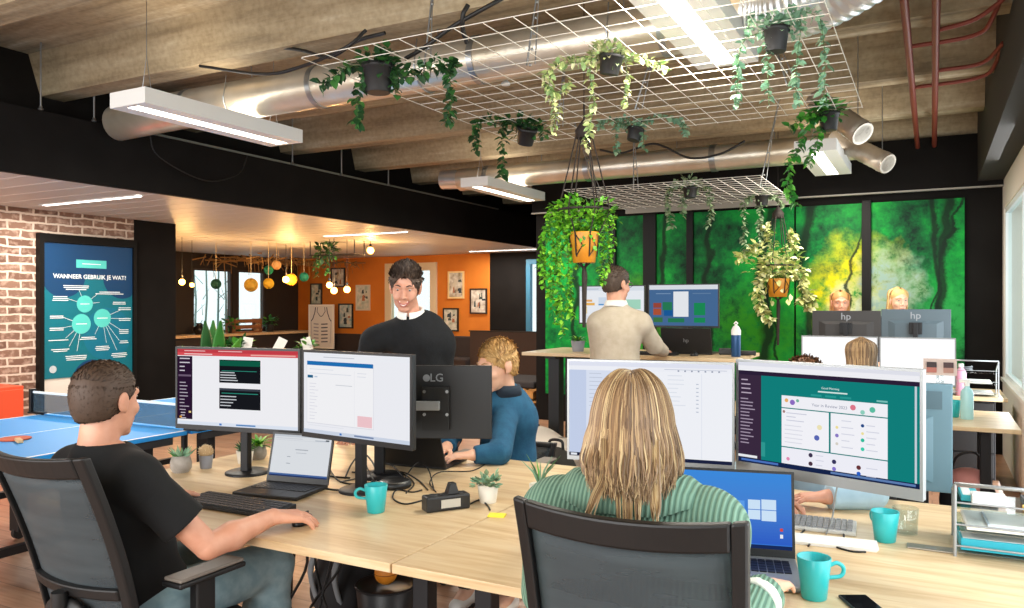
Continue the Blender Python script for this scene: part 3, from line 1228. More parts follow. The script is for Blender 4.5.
def grid_plant(c, kind, label, vines, L=0.045, w=0.03, potr=0.085, poth=0.15, nb=70, gz=G1Z, group='potted trailing plants on the wire grid', tilt=(0, 0), br=0.13):
    """pot hooked into the grid, foliage on top, vines given as lists of offsets"""
    t = thing('trailing_plant', label, 'plant', c, 0, group)
    po = pot(t, potr, poth, POTB)
    po.location = (0, 0, -poth * .75)
    po.rotation_euler = (tilt[0], tilt[1], 0)
    hk = MB().tube([(potr, 0, 0), (potr * 1.05, 0, gz - c[2] + .01), (potr * .6, 0, gz - c[2] + .014)], .003, BLACKM, 5)
    hk.tube([(-potr, 0, 0), (-potr * 1.05, 0, gz - c[2] + .01), (-potr * .6, 0, gz - c[2] + .014)], .003, BLACKM, 5)
    hk.build('hook', t)
    mb = MB()
    bush(mb, (0, 0, .02), br, nb, L, w, GREENS[kind])
    for pts in vines:
        P = [Vector((0, 0, .03))] + [Vector(p) for p in pts]
        ln = sum((P[i + 1] - P[i]).length for i in range(len(P) - 1))
        vine(mb, P, int(ln / .0075), L * 1.15, w * 1.15, GREENS[kind])
    mb.build('foliage', t)
    return t


def rel(c, pix, d=None):
    """offsets of vine points read off the photograph at about the pot's distance"""
    c = Vector(c)
    dd = -c.x * SN + c.y * CS
    return [at_d(u, v, dd + (e[0] if e else 0)) - c for (u, v, *e) in pix]


c = at(378, 72, 2.74)
grid_plant(c, 'ivy', 'dark green ivy at the left end of the near wire grid, over the silver duct',
           [rel(c, [(350, 66), (335, 75), (320, 86)]), rel(c, [(362, 78), (357, 95), (358, 112), (356, 126)]), rel(c, [(392, 80), (396, 95)]), rel(c, [(400, 76), (425, 72), (448, 62), (455, 66)]),
            rel(c, [(410, 70), (440, 62), (448, 75), (452, 95), (450, 112), (447, 122)]), rel(c, [(388, 52), (380, 46)])], .05, .035, nb=110)
c = at(525, 132, 2.72)
grid_plant(c, 'ivy', 'dark green ivy in a tilted black pot beyond the macrame hook', [rel(c, [(500, 122), (480, 120), (474, 135), (476, 150)]), rel(c, [(506, 118), (502, 135), (503, 160), (501, 178)]), rel(c, [(540, 125), (545, 138)])],
           .05, .034, .07, .12, nb=80, tilt=(0.3, .35))
c = at(609, 60, 2.74)
grid_plant(c, 'pale', 'pale cream-green trailing plant in a black pot at the middle of the near grid',
           [rel(c, [(596, 45), (590, 70), (594, 100), (590, 125), (586, 148)]), rel(c, [(575, 58), (555, 66), (549, 90), (556, 110), (552, 132)]), rel(c, [(622, 52), (627, 75), (625, 95), (628, 104)]),
            rel(c, [(640, 60), (655, 62), (668, 72)]), rel(c, [(580, 62), (560, 64), (545, 75), (548, 88), (562, 92), (570, 80)])], .035, .022, .062, .10, nb=110, br=.1, tilt=(.1, .2))
c = at(633, 131, 2.72)
grid_plant(c, 'sage', 'grey-green trailing plant in a small black pot at the back edge of the near grid', [rel(c, [(618, 122), (616, 140), (617, 152)]), rel(c, [(650, 118), (672, 118), (684, 124), (685, 136)]), rel(c, [(643, 132), (643, 150)]), rel(c, [(605, 120), (600, 128)])],
           .04, .026, .058, .09, nb=50, tilt=(-.2, .2))
c = at(776, 34, 2.74)
grid_plant(c, 'sage', 'trailing plant in a black pot at the top, right of the bright lamp',
           [rel(c, [(795, 12), (818, 18), (824, 45), (825, 75), (823, 108)]), rel(c, [(800, 20), (798, 50), (796, 80), (796, 105)]), rel(c, [(770, 40), (768, 70), (769, 105)]), rel(c, [(745, 40), (738, 65), (737, 90), (735, 106)]), rel(c, [(755, 15), (748, 30)])],
           .035, .024, .058, .11, nb=90, br=.11)
c = at(829, 117, 2.74)
grid_plant(c, 'green', 'leafy green plant in a black pot on the right corner of the near grid',
           [rel(c, [(812, 112), (800, 120), (788, 128)]), rel(c, [(810, 120), (800, 145), (790, 165), (788, 190), (796, 205)]), rel(c, [(820, 130), (815, 150), (808, 165)]), rel(c, [(822, 100), (824, 112)])], .05, .036, .065, .12, nb=90, br=.13)
grp2 = 'trailing plants on the far wire grid'
c = at(690, 190, 2.58)
grid_plant(c, 'grey', 'grey-green trailing plant on the middle of the far wire grid', [rel(c, [(672, 185), (668, 205), (672, 228)]), rel(c, [(683, 200), (682, 215)]), rel(c, [(706, 186), (711, 205), (709, 226)])], .05, .03, .07, .10, 60, G2Z, grp2, br=.16)
c = at(762, 198, 2.58)
grid_plant(c, 'grey', 'grey-green trailing plant at the right end of the far wire grid', [rel(c, [(746, 200), (744, 225), (745, 250)]), rel(c, [(760, 215), (760, 245)]), rel(c, [(775, 196), (785, 205)])], .05, .03, .07, .10, 60, G2Z, grp2, br=.16)


# hanging planters in macrame
AMBER = mat('amber_pot', '#e09a2c', 0.4, var='#c97e1c', vscale=8)
ROPE = mat('dark_rope', '#2c241f', 0.8)


def hanging(c, top, kind, label, potm, r, h, vines, L, w, nb, ring, br, tassel):
    t = thing('hanging_planter', label, 'plant', c, 0, 'hanging planters in rope nets')
    pot(t, r, h, potm, rim=False)
    mb = MB()
    top = Vector(top) - Vector(c)
    hook = Vector((0, 0, top.z))
    mb.tube([hook, hook - Vector((0, 0, .12))], .006, ROPE, 6)
    mb.tube([Vector((0, 0, CEIL - c[2] + .004)), hook], .003, ROPE, 5)
    knot = hook - Vector((0, 0, .13))
    mb.lathe([(.012, .02), (.06, -.05), (.055, -.10), (.05, -.1)], ROPE, 12, tuple(knot), False)
    for i in range(6):
        a = 2 * PI * i / 6 + .3
        e = Vector((math.cos(a), math.sin(a), 0))
        mb.tube([knot + e * .05 + Vector((0, 0, -.06)), knot + e * .06 + Vector((0, 0, -.12)), e * ring + Vector((0, 0, h * 1.7)), e * (r * 1.03) + Vector((0, 0, h * .95)), e * (r * .9) + Vector((0, 0, h * .25)), Vector((0, 0, -.04))], .005, ROPE, 5)
        a2 = a + 2 * PI / 12
        e2 = Vector((math.cos(a2), math.sin(a2), 0))
        mb.tube([e * (r * 1.04) + Vector((0, 0, h * .92)), e2 * (r * .99) + Vector((0, 0, h * .55)), e * (r * .9) + Vector((0, 0, h * .22))], .004, ROPE, 4)
    n_ = 24
    mb.tube([(ring * math.cos(2 * PI * i / n_), ring * math.sin(2 * PI * i / n_), h * 1.72) for i in range(n_ + 1)], .009, ROPE, 6)
    mb.tube([(0, 0, -.02), (0.004, 0, -.08), (0, 0, -tassel)], [.012, .02, .012], ROPE, 8)
    mb.build('rope_net', t)
    mb = MB()
    bush(mb, (0, 0, h * 1.15), br, nb, L, w, GREENS[kind], (1, 1, .9), (5, 4, 2))
    for pts in vines:
        P = [Vector((0, 0, h))] + [Vector(p) for p in pts]
        ln = sum((P[i + 1] - P[i]).length for i in range(len(P) - 1))
        vine(mb, P, int(ln / .0065), L, w, GREENS[kind], .035, wts=(5, 4, 2))
    mb.build('foliage', t)


c = at_d(584, 263, 5.15)
hv = [rel(c, p) for p in ([(562, 215), (553, 240), (550, 280), (555, 325)], [(566, 220), (562, 250), (560, 290), (563, 335)], [(572, 230), (568, 270), (566, 310)], [(558, 210), (545, 235), (541, 262), (545, 290)],
                          [(600, 220), (604, 245), (600, 275)], [(608, 215), (612, 240), (606, 270), (600, 282)], [(592, 215), (606, 225), (612, 255)], [(556, 205), (548, 225), (544, 250), (543, 275)], [(575, 215), (560, 205), (556, 260), (551, 300)],
                          [(568, 225), (573, 260), (570, 300), (572, 318)], [(560, 225), (557, 262), (559, 312)], [(598, 216), (597, 230), (607, 262)])]
hanging(c, c + Vector((-0.02, 0, G1Z - c.z + .03)), 'lime', 'lush bright green trailing plant in an amber pot in a rope net', AMBER, .095, .2, hv, .040, .026, 330, .17, .26, .42)
c = at_d(778, 297, 8.2)
hv = [rel(c, p) for p in ([(760, 245), (748, 252), (738, 258)], [(795, 270), (806, 288), (812, 300), (808, 310)], [(800, 272), (803, 290), (800, 305)], [(764, 270), (757, 290), (762, 310), (772, 322)], [(766, 275), (760, 300), (768, 320)], [(770, 235), (765, 225)], [(790, 235), (796, 250)])]
hanging(c, c + Vector((0, 0, G2Z - c.z + .02)), 'cream', 'cream-green variegated plant in a small amber pot before the forest prints', AMBER, .115, .19, hv, .075, .052, 190, .15, .33, .5)

# ================================================================== desks and furniture
def desk(x0, x1, y0, y1, z, label, legs, group='oak desks on black steel legs', th=0.028, legy=None, lw=0.06):
    cx, cy = (x0 + x1) / 2, (y0 + y1) / 2
    t = thing('office_desk', label, 'desk', (cx, cy, 0), 0, group)
    MB().box(x0 - cx, y0 - cy, z - th, x1 - cx, y1 - cy, z, OAK).build('desktop', t, bevel=.003)
    ya, yb = legy or (y0 + 0.3, y1 - 0.25)
    for x in legs:
        for y in (ya, yb):
            MB().box(x - cx - lw / 2, y - cy - lw / 2, 0.0, x - cx + lw / 2, y - cy + lw / 2, z - th - .03, BLACKM).build('leg', t, bevel=.004)
        MB().box(x - cx - lw / 2, ya - cy - .12, z - th - .03, x - cx + lw / 2, yb - cy + .12, z - th, BLACKM).build('crossbar', t, bevel=.003)
    mb = MB()
    mb.box(legs[0] - cx + lw / 2, -.02, z - th - .05, legs[-1] - cx - lw / 2, .02, z - th - .005, BLACKM)
    mb.build('rail', t)
    return t


DT = 0.75
desk(-3.08, -1.383, 1.85, 3.36, DT, 'left half of the big shared oak desk, where the man in black works', (-2.95, -2.16, -1.5), legy=(2.2, 3.05))
desk(-1.377, 0.44, 1.85, 3.36, DT, 'right half of the big shared oak desk, where the woman in green works', (-1.26, 0.3), legy=(2.2, 3.05))
t = desk(-3.02, -1.25, 5.85, 6.68, 1.10, 'raised standing desk in front of the forest prints', (-2.82, -1.5), legy=(6.1, 6.45), lw=.1)
for x in (-2.82, -1.5):
    MB().box(x + 2.135 - .05, -.4, 0, x + 2.135 + .05, .38, .035, BLACKM).build('foot', t, bevel=.006)
desk(-1.35, 0.47, 5.57, 6.45, DT, 'far oak desk under the two white screens', (-1.2, 0.3))
desk(-1.35, 0.53, 7.35, 8.12, DT, 'farthest oak desk under the monitors seen from behind', (-1.2, 0.38))

# ---- table tennis table
PPB = mat('table_tennis_blue', '#1c94e4', 0.5)
PPW = mat('table_line_white', '#e8f2f6', 0.4)
t = thing('tennis_table', 'blue table tennis table behind the man in black', 'table', (-4.56, 3.2, 0))
for s in (-1, 1):
    mb = MB().box(-.72, s * .015 if s > 0 else -1.37, .735, .72, 1.37 if s > 0 else -.015, .76, PPB)
    o = mb.build('tabletop', t, bevel=.004)
    mb = MB()
    a, b_ = (0.015, 1.37) if s > 0 else (-1.37, -.015)
    for x0, x1 in ((-.72, -.70), (.70, .72), (-.004, .004)):
        mb.box(x0, a, .7601, x1, b_, .7612, PPW)
    e = 1.35 * s
    mb.box(-.70, min(e, e + .02 * s), .7601, .70, max(e, e + .02 * s), .7612, PPW)
    mb.build('line_marking', t)
    mb = MB()
    mb.box(-.70, min(.1 * s, 1.3 * s), .69, -.67, max(.1 * s, 1.3 * s), .735, DARKP)
    mb.box(.67, min(.1 * s, 1.3 * s), .69, .70, max(.1 * s, 1.3 * s), .735, DARKP)
    mb.box(-.67, min(1.27 * s, 1.3 * s), .69, .67, max(1.27 * s, 1.3 * s), .735, DARKP)
    mb.build('apron', t)
    for x in (-.6, .6):
        mb = MB().tube([(x, s * 1.05, .70), (x, s * 1.05, .05)], .025, BLACKM, 10)
        mb.build('leg', t)
        MB().box(x - .05, s * .22 - .03, .05, x + .05, s * .22 + .03, .70, BLACKM).build('leg', t, bevel=.005)
    MB().box(-.62, s * 1.03, .14, .62, s * 1.07, .18, BLACKM).build('stretcher', t)
MB().box(-.62, -1.05, .28, -.58, 1.05, .32, BLACKM).build('stretcher', t)
MB().box(.58, -1.05, .28, .62, 1.05, .32, BLACKM).build('stretcher', t)
for x in (-.6, .6):
    for y in (-.22, .22, -1.05, 1.05):
        MB().tube([(x - .015, y, .04), (x + .015, y, .04)], .04, BLACKP, 14).build('caster', t)
t2 = thing('table_tennis_net', 'dark net with white top tape across the blue table', 'net', (-4.56, 3.2, .76))
mb = MB()
NET = mat('net_mesh', '#39505f', 0.8, alpha=0.55)
mb.box(-.82, -.002, .012, .82, .002, .14, NET)
mb.build('net', t2)
MB().box(-.82, -.005, .138, .82, .005, .152, PPW).build('tape', t2)
for s in (-1, 1):
    mb = MB().box(s * .82 - .012, -.02, 0.004, s * .82 + .012, .02, .165, BLACKM)
    mb.box(min(s * .70, s * .83), -.03, 0.003, max(s * .70, s * .83), .03, .014, BLACKM)
    mb.build('post', t2, bevel=.003)
c = at(15, 438, .768)
t = thing('table_tennis_bat', 'orange-red table tennis bat lying on the blue table', 'bat', (c.x, c.y, .7615), 1.2)
mb = MB().lathe([(.078, 0), (.08, .002), (.08, .005), (.078, .007)], mat('bat_rubber', '#c25a3a', 0.7), 28)
mb.build('blade', t)
MB().box(-.014, -.17, 0, .014, -.07, .018, mat('bat_wood', '#cfa777', 0.6)).build('handle', t, bevel=.004)

# ---- orange-red locker by the brick wall
t = thing('low_cabinet', 'orange-red metal cabinet against the brick wall', 'cabinet', (-8.08, 3.97, 0))
OR = mat('cabinet_orange', '#e2522f', 0.45)
MB().box(-.25, -.62, .04, .22, .62, .70, OR).build('body', t, bevel=.006)
for s in (-1, 1):
    d_ = MB().box(.221, s * .31 - .295, .07, .24, s * .31 + .295, .67, OR).build('door', t, bevel=.004)
    MB().box(.241, s * .05 - .01, .32, .262, s * .05 + .01, .46, STEEL).build('handle', d_, bevel=.002)
MB().box(-.23, -.6, 0, .19, .6, .04, BLACKM).build('plinth', t)

# ---- poster in its tall black frame on the brick wall
W_ = 1.15
t = thing('poster_frame', 'tall black framed teal poster about when to use what, on the brick wall', 'poster', (-8.348, 5.575, 0), PI / 2)
mb = MB()
mb.box(-.575, -.07, 0, -.525, 0, 2.25, FRAMEB)
mb.box(.535, -.07, 0, .575, 0, 2.25, FRAMEB)
mb.box(-.525, -.07, 2.16, .535, 0, 2.25, FRAMEB)
mb.box(-.525, -.07, 0, .535, 0, .06, FRAMEB)
mb.build('frame', t)
MB().box(-.525, -.035, .06, .535, -.01, .70, mat('door_white', '#e3dcd0', 0.6)).build('lower_panel', t)
TEAL = mat('poster_teal', '#056f7e', 0.4)
PNAVY = mat('poster_navy', '#083c66', 0.4)
PTEAL2 = mat('poster_teal_light', '#0f97a0', 0.4)
PMINT = mat('poster_mint', '#58cfc4', 0.4)
PW = mat('poster_white', '#f4fbfb', 0.4)
PX0, PX1, PZ0, PZ1 = -.52, .53, .70, 2.155
mb = MB().box(PX0, -.045, PZ0, PX1, -.036, PZ1, TEAL)


def disc(mb_, x, z, r, y, m, n=28, clip=None):
    pts = []
    for i in range(n):
        a = 2 * PI * i / n
        px, pz = x + r * math.cos(a), z + r * math.sin(a)
        if clip:
            px, pz = min(max(px, clip[0]), clip[1]), min(max(pz, clip[2]), clip[3])
        pts.append((px, y, pz))
    mb_.poly(pts, m)


clip = (PX0, PX1, PZ0, PZ1)
mb.quad((PX0, -.0453, PZ1 - .34), (PX1, -.0453, PZ1 - .34), (PX1, -.0453, PZ1), (PX0, -.0453, PZ1), PNAVY)
disc(mb, -.30, 1.82, .25, -.0455, PNAVY, clip=clip)
disc(mb, .40, 1.80, .24, -.0456, PNAVY, clip=clip)
disc(mb, .02, .66, .22, -.0455, PNAVY, clip=clip)
disc(mb, .22, 1.16, .30, -.0454, mat('poster_teal_dark', '#07708a', 0.4), clip=clip)
mb.quad((-.16, -.047, 1.90), (.20, -.047, 1.90), (.20, -.047, 1.99), (-.16, -.047, 1.99), PMINT)
FRONT = Matrix.Rotation(PI / 2, 4, 'X')


def txt(mb_, s_, x, z, size, m, y=-.0475, al='CENTER', bold=0.0):
    mb_.text(s_, size, m, Matrix.Translation((x, y, z)) @ FRONT, al, .0003, bold)


txt(mb, 'WANNEER GEBRUIK JE WAT?', .015, 1.80, .066, PW, bold=.0012)
cent = [(-.06, 1.50, .095), (-.10, 1.28, .11), (.15, 1.34, .105)]
for (x, z, r_) in cent:
    disc(mb, x, z, r_, -.0475, PMINT)


def bar(x0, z0, x1, z1, w_, m, y=-.0465):
    a, b_ = Vector((x0, 0, z0)), Vector((x1, 0, z1))
    d_ = (b_ - a).normalized()
    n_ = Vector((-d_.z, 0, d_.x)) * w_ / 2
    o_ = Vector((0, y, 0))
    mb.quad(a - n_ + o_, b_ - n_ + o_, b_ + n_ + o_, a + n_ + o_, m)


for (ci, ex, ez) in ((0, -.13, 1.66), (0, .10, 1.62), (0, -.26, 1.56), (0, .12, 1.52), (1, -.32, 1.36), (1, -.32, 1.24), (1, -.28, 1.13), (1, -.24, 1.04), (1, -.15, .98), (2, .40, 1.44), (2, .40, 1.33), (2, .38, 1.20),
                     (2, .36, 1.08), (2, .20, 1.06), (2, .06, 1.16), (2, .33, .97)):
    bar(cent[ci][0], cent[ci][1], ex, ez, .004, PW)
for (x, z, n_, w_) in ((-.16, 1.70, 3, .30), (.24, 1.635, 2, .36), (-.34, 1.58, 3, .22), (.36, 1.52, 2, .2), (-.38, 1.37, 2, .2), (-.38, 1.24, 2, .2), (-.36, 1.11, 1, .24), (-.34, 1.01, 2, .22), (-.16, .93, 3, .28),
                       (.43, 1.455, 2, .17), (.43, 1.33, 2, .16), (.42, 1.20, 3, .14), (.42, 1.07, 2, .12), (.15, 1.02, 3, .22), (-.02, 1.13, 2, .2), (.36, .93, 3, .22), (-.06, 1.5, 1, .12), (-.10, 1.28, 1, .15), (.15, 1.34, 1, .14), (.02, 1.945, 1, .30)):
    for k in range(n_):
        wd_ = w_ * rnd.uniform(.7, 1)
        zz = z - k * .02
        mb.quad((x - wd_ / 2, -.0482, zz - .0042), (x + wd_ / 2, -.0482, zz - .0042), (x + wd_ / 2, -.0482, zz + .0042), (x - wd_ / 2, -.0482, zz + .0042), PW)
disc(mb, -.42, .80, .04, -.0475, mat('sticker_silver', '#bfc9cc', .4))
mb.build('poster', t)

# ================================================================== screens
UIW, UIL, UIG = '#f4f5f7', '#e4e7ee', '#c9ced8'


def screen_mesh(w, h, rects, y0=0.0, base='#f4f5f7', strength=.95, texts=()):
    """screen facing -y, x right, origin at its centre"""
    mb_ = MB()
    mb_.quad((-w / 2, y0, -h / 2), (w / 2, y0, -h / 2), (w / 2, y0, h / 2), (-w / 2, y0, h / 2), scr(base, strength))
    for i, (x0, a, x1, b_, col, *rd) in enumerate(rects):
        y = y0 - .0002 - .00004 * i
        if rd:
            cx_, cz_, r_ = -w / 2 + w * (x0 + x1) / 2, h / 2 - h * (a + b_) / 2, w * (x1 - x0) / 2
            mb_.poly([(cx_ + r_ * math.cos(2 * PI * k / 16), y, cz_ + r_ * math.sin(2 * PI * k / 16)) for k in range(16)], scr(col, strength))
            continue
        X0, X1, Z0, Z1 = -w / 2 + w * x0, -w / 2 + w * x1, h / 2 - h * b_, h / 2 - h * a
        mb_.quad((X0, y, Z0), (X1, y, Z0), (X1, y, Z1), (X0, y, Z1), scr(col, strength))
    for (s_, x, a, size, col) in texts:
        mb_.text(s_, size * h, scr(col, strength), Matrix.Translation((-w / 2 + w * x, y0 - .004, h / 2 - h * a)) @ FRONT, 'CENTER', .0001)
    return mb_


def lines(x0, x1, y0, y1, n, col, th=.008, seed=1):
    q = random.Random(seed)
    return [(x0, y0 + (y1 - y0) * i / max(1, n - 1), x0 + (x1 - x0) * q.uniform(.45, 1), y0 + (y1 - y0) * i / max(1, n - 1) + th, col) for i in range(n)]


def monitor(label, L, R, zb, zt, rects=None, base=UIW, back=None, bez=.010, chin=.018, bezm=None, stand='post', facing=1, desk_z=DT, group='monitors', texts=(), strength=.95, off=(0, .06), logo=None, name='monitor', armx=-.62, slim=False):
    """L, R: (x, y) ends of the front face as seen from the front"""
    L, R = Vector((L[0], L[1], 0)), Vector((R[0], R[1], 0))
    dv = R - L
    w, h = dv.length, zt - zb
    rz = math.atan2(dv.y, dv.x)
    c_ = (L + R) / 2
    t = thing(name, label, 'monitor', (c_.x, c_.y, desk_z), rz, group)
    zc = (zb + zt) / 2 - desk_z
    backm = back or BLACKP
    bm = bezm or BLACKP
    mb_ = MB()
    mb_.box(-w / 2, .002, zc - h / 2, w / 2, .022, zc + h / 2, backm)
    if not slim:
        mb_.hexa([(-w * .40, .022, zc - h * .42), (w * .40, .022, zc - h * .42), (w * .30, .036, zc - h * .34), (-w * .30, .036, zc - h * .34)],
             [(-w * .40, .022, zc + h * .20), (w * .40, .022, zc + h * .20), (w * .30, .036, zc + h * .12), (-w * .30, .036, zc + h * .12)], backm)
    hs = mb_.build('housing', t, bevel=.003)
    mb_ = MB()
    mb_.box(-w / 2, -.004, zc - h / 2, w / 2, .0018, zc - h / 2 + chin, bm)
    mb_.box(-w / 2, -.004, zc + h / 2 - bez, w / 2, .0018, zc + h / 2, bm)
    mb_.box(-w / 2, -.004, zc - h / 2 + chin, -w / 2 + bez, .0018, zc + h / 2 - bez, bm)
    mb_.box(w / 2 - bez, -.004, zc - h / 2 + chin, w / 2, .0018, zc + h / 2 - bez, bm)
    mb_.build('bezel', t)
    sm = screen_mesh(w - 2 * bez, h - bez - chin, rects or [], 0.0, base, strength, texts)
    o = sm.build('screen', t)
    o.location = (0, -.0015, zc + (chin - bez) / 2)
    if logo:
        mb_ = MB()
        M_ = Matrix.Translation((0, .0226, zc + h * logo[1])) @ Matrix.Rotation(PI, 4, 'Z') @ FRONT
        mb_.text(logo[0], logo[2], mat('logo_grey', '#8d9094', .4, .4), M_, 'CENTER', .0004, .0005)
        if logo[0] == 'LG':
            disc_pts = []
            for i in range(20):
                a = 2 * PI * i / 20
                disc_pts.append((.045 + .016 * math.cos(a), .0232, zc + h * logo[1] + .016 * math.sin(a)))
            mb_.poly(list(reversed(disc_pts)), mat('logo_grey', '#8d9094', .4, .4))
        mb_.build('logo', t)
    # stand
    ox, oy = off
    if stand == 'post':
        mb_ = MB().box(ox - .019, .05, .012, ox + .019, .082, zc + .05, BLACKM)
        mb_.box(-.05, .045, zc - .05, .05, .06, zc + .05, BLACKM)
        mb_.build('post', t, bevel=.003)
        mb_ = MB().lathe([(.095, 0), (.095, .008), (.085, .012), (.025, .014)], BLACKM, 28, (ox, .075, 0))
        mb_.build('base', t)
    elif stand == 'arm':
        MB().box(-.05, .036, zc - .05, .05, .05, zc + .05, BLACKM).build('mount_plate', t, bevel=.003)
        e = Vector((armx, .14, zc - .06))
        MB().tube(curve([(0, .05, zc), (armx * .16, .10, zc - .02), (armx * .56, .17, zc - .05), e], 4), .016, BLACKM, 8).build('arm', t)
        MB().tube([(e.x, e.y, .012), (e.x, e.y, e.z + .03)], .018, BLACKM, 12).build('post', t)
        MB().lathe([(.07, 0), (.07, .01), (.03, .014)], BLACKM, 24, (e.x, e.y, 0)).build('base', t)
    elif stand == 'silver':
        MB().box(-.035, .05, .01, .035, .075, zc, SILVER).build('post', t, bevel=.004)
        MB().box(-.13, -.02, 0, .13, .17, .01, SILVER).build('base', t, bevel=.004)
    elif stand == 'aio':
        MB().hexa([(-.10, .10, .008), (.10, .10, .008), (.10, .16, .008), (-.10, .16, .008)], [(-.06, .045, zc), (.06, .045, zc), (.06, .06, zc), (-.06, .06, zc)], backm).build('post', t, bevel=.004)
        MB().box(-.15, -.05, 0, .15, .18, .009, backm).build('base', t, bevel=.003)
    return t


def pxy(u, d):
    r_ = (u - 512) / FPX * d
    return (r_ * CS - d * SN, r_ * SN + d * CS)


# left screen of the man in black: red browser bar, dark chat list, two code cards
rc = [(0, 0, 1, .045, '#c43e48'), (0, .045, 1, .085, '#d94f55'), (.06, .018, .24, .028, '#f0c8ca'), (.35, .018, .55, .028, '#f0c8ca'), (.06, .058, .3, .07, '#f4d4d4'), (.62, .055, .98, .072, '#ecb0a8'),
      (0, .095, .13, .93, '#2a1630'), (.36, .13, .70, .43, '#15181d'), (.36, .14, .70, .21, '#0f5a45'), (.36, .50, .70, .77, '#17191e'), (.36, .50, .70, .53, '#39404a'),
      (.38, .27, .67, .278, '#2c8f7c'), (.38, .56, .68, .57, '#2c8f7c'), (0, .955, 1, 1, '#dfe7f4'), (.13, .1, .3, .12, '#eceef2'), (.5, .965, .66, .985, '#5c8bc4'), (.36, .965, .38, .99, '#3f78c8')]
rc += lines(.02, .11, .12, .28, 4, '#d8d0dc', .014, 2) + [(.01, .34, .12, .365, '#6d5a72')] + lines(.02, .11, .44, .80, 9, '#b8aebd', .012, 3) + lines(.03, .10, .84, .91, 3, '#c8bfcb', .012, 4) + [(.02, .89, .04, .915, '#e0a23c'), (.10, .82, .12, .845, '#e8cf8a')]
rc += lines(.37, .52, .29, .39, 4, '#cfd3d8', .012, 5) + lines(.37, .52, .60, .72, 4, '#cfd3d8', .012, 6)
monitor('monitor with a red browser bar, left of the two screens facing the man in black', pxy(176, 3.54), pxy(300.5, 3.33), .945, 1.31, rc, '#f2f2f6', chin=.02)
rc = [(0, 0, 1, .07, '#eef0f6'), (.2, .045, .5, .055, '#c4c8d2'), (.03, .11, .68, .88, '#dfe0e8'), (.035, .105, .675, .155, '#1f6fb4'), (.035, .155, .675, .87, '#f5f5f8'), (.04, .28, .095, .315, '#25648c'), (.11, .29, .14, .305, '#b8c8dc'),
      (.50, .2, .502, .86, '#e2e3ea'), (.53, .73, .665, .86, '#f0c6cc'), (.32, .38, .48, .388, '#c8ccd4'), (0, .955, 1, 1, '#cfd8e8'), (.5, .965, .68, .985, '#7a8cb0'), (.36, .965, .38, .99, '#3f78c8'), (.05, .9, .4, .906, '#e0e2ea')]
rc += lines(.06, .17, .38, .82, 12, '#dcdce6', .008, 7) + lines(.06, .48, .2, .25, 2, '#dcdfe8', .008, 8) + lines(.53, .65, .22, .26, 2, '#dcdfe8', .008, 9)
monitor('monitor with a white form window, right of the two screens facing the man in black', pxy(302.5, 3.26), pxy(412.5, 2.93), .955, 1.312, rc, '#eff0f6', chin=.02, off=(-.03, 0))
# boy's monitor seen from behind
tm = monitor('black monitor seen from behind, in front of the boy in blue', pxy(492, 3.5), pxy(383, 3.52), .905, 1.228, lines(.1, .9, .1, .9, 20, '#c8ccd4'), logo=('LG', .33, .05), stand='none', slim=True)
zc = (0.905 + 1.228) / 2 - DT
mb = MB()
mb.box(-.06, .0222, zc - .12, .06, .054, zc + .07, mat('vesa_plate', '#0c0c0d', .5))
mb.build('mount_plate', tm)
for sx in (-.05, .05):
    for sz in (-.05, .05):
        MB().lathe([(.007, 0), (.007, .004)], STEEL, 10).build('screw', tm).matrix_local = Matrix.Translation((sx, .054, zc + sz)) @ Matrix.Rotation(-PI / 2, 4, 'X')
mb = MB().box(-.02, .054, zc - .03, .24, .085, zc + .01, SILVER)
mb.build('arm', tm, bevel=.004)
mb = MB().box(.22, .06, 0.012, .262, .10, zc + .06, BLACKM)
mb.build('post', tm, bevel=.004)
MB().lathe([(.1, 0), (.1, .009), (.03, .014)], BLACKM, 24, (.24, .08, 0)).build('base', tm)

# the woman's two screens
rc = [(0, 0, 1, .045, '#e3e6f4'), (0, .045, 1, .09, '#f1f3fa'), (0, .09, .29, .965, '#dbe3f4'), (0, .09, .11, .965, '#c6d2ec'), (.0, .965, 1, 1, '#1c2340'), (.01, .972, .05, .994, '#e8ecf4'), (.82, .1, .825, .96, '#e6eaf4'), (.60, .06, .97, .066, '#c0c6d6')]
rc += lines(.13, .24, .12, .46, 9, '#c3cbdd', .008, 11) + lines(.62, .74, .12, .42, 8, '#dfe4ee', .008, 12) + [(.79, .2 + .04 * i, .805, .21 + .04 * i, '#bcc4d4') for i in range(8)] + [(.68 + .04 * i, .068, .69 + .04 * i, .082, '#8d96aa') for i in range(7)]
monitor('silver edged monitor with a pale list, directly beyond the blonde woman', pxy(567.5, 2.68), pxy(734.5, 2.50), .975, 1.314, rc, '#f3f5fb', bez=.007, chin=.014, bezm=SILVER, stand='post', off=(-.1, 0))
TQ = '#11807c'
rc = [(0, 0, 1, .035, '#e3e4ee'), (0, .035, 1, .085, '#f3f3f8'), (0, .085, 1, .125, '#2c2038'), (0, .125, .145, .955, '#3a2a40'), (.145, .125, .985, .955, TQ), (.975, .125, .985, .955, '#c9d6de'),
      (.27, .30, .845, .415, '#f4f4fa'), (.27, .425, .54, .79, '#f6f6fc'), (.55, .425, .845, .79, '#f6f6fc'), (.27, .80, .845, .955, '#f2f2fb'), (0, .955, 1, 1, '#16244a'), (0, .925, .12, .95, '#eceef2'), (.48, .23, .64, .243, '#d6ece8'),
      (.44, .265, .50, .283, '#2a9a94'), (.52, .265, .58, .283, '#2a9a94'), (.60, .265, .66, .283, '#2a9a94'), (.79, .27, .845, .285, '#7fc4bd'), (.145, .78, .17, .92, '#2f9a93'), (.55, .965, .98, .985, '#5f7fb4'), (.02, .965, .25, .985, '#4d74c0')]
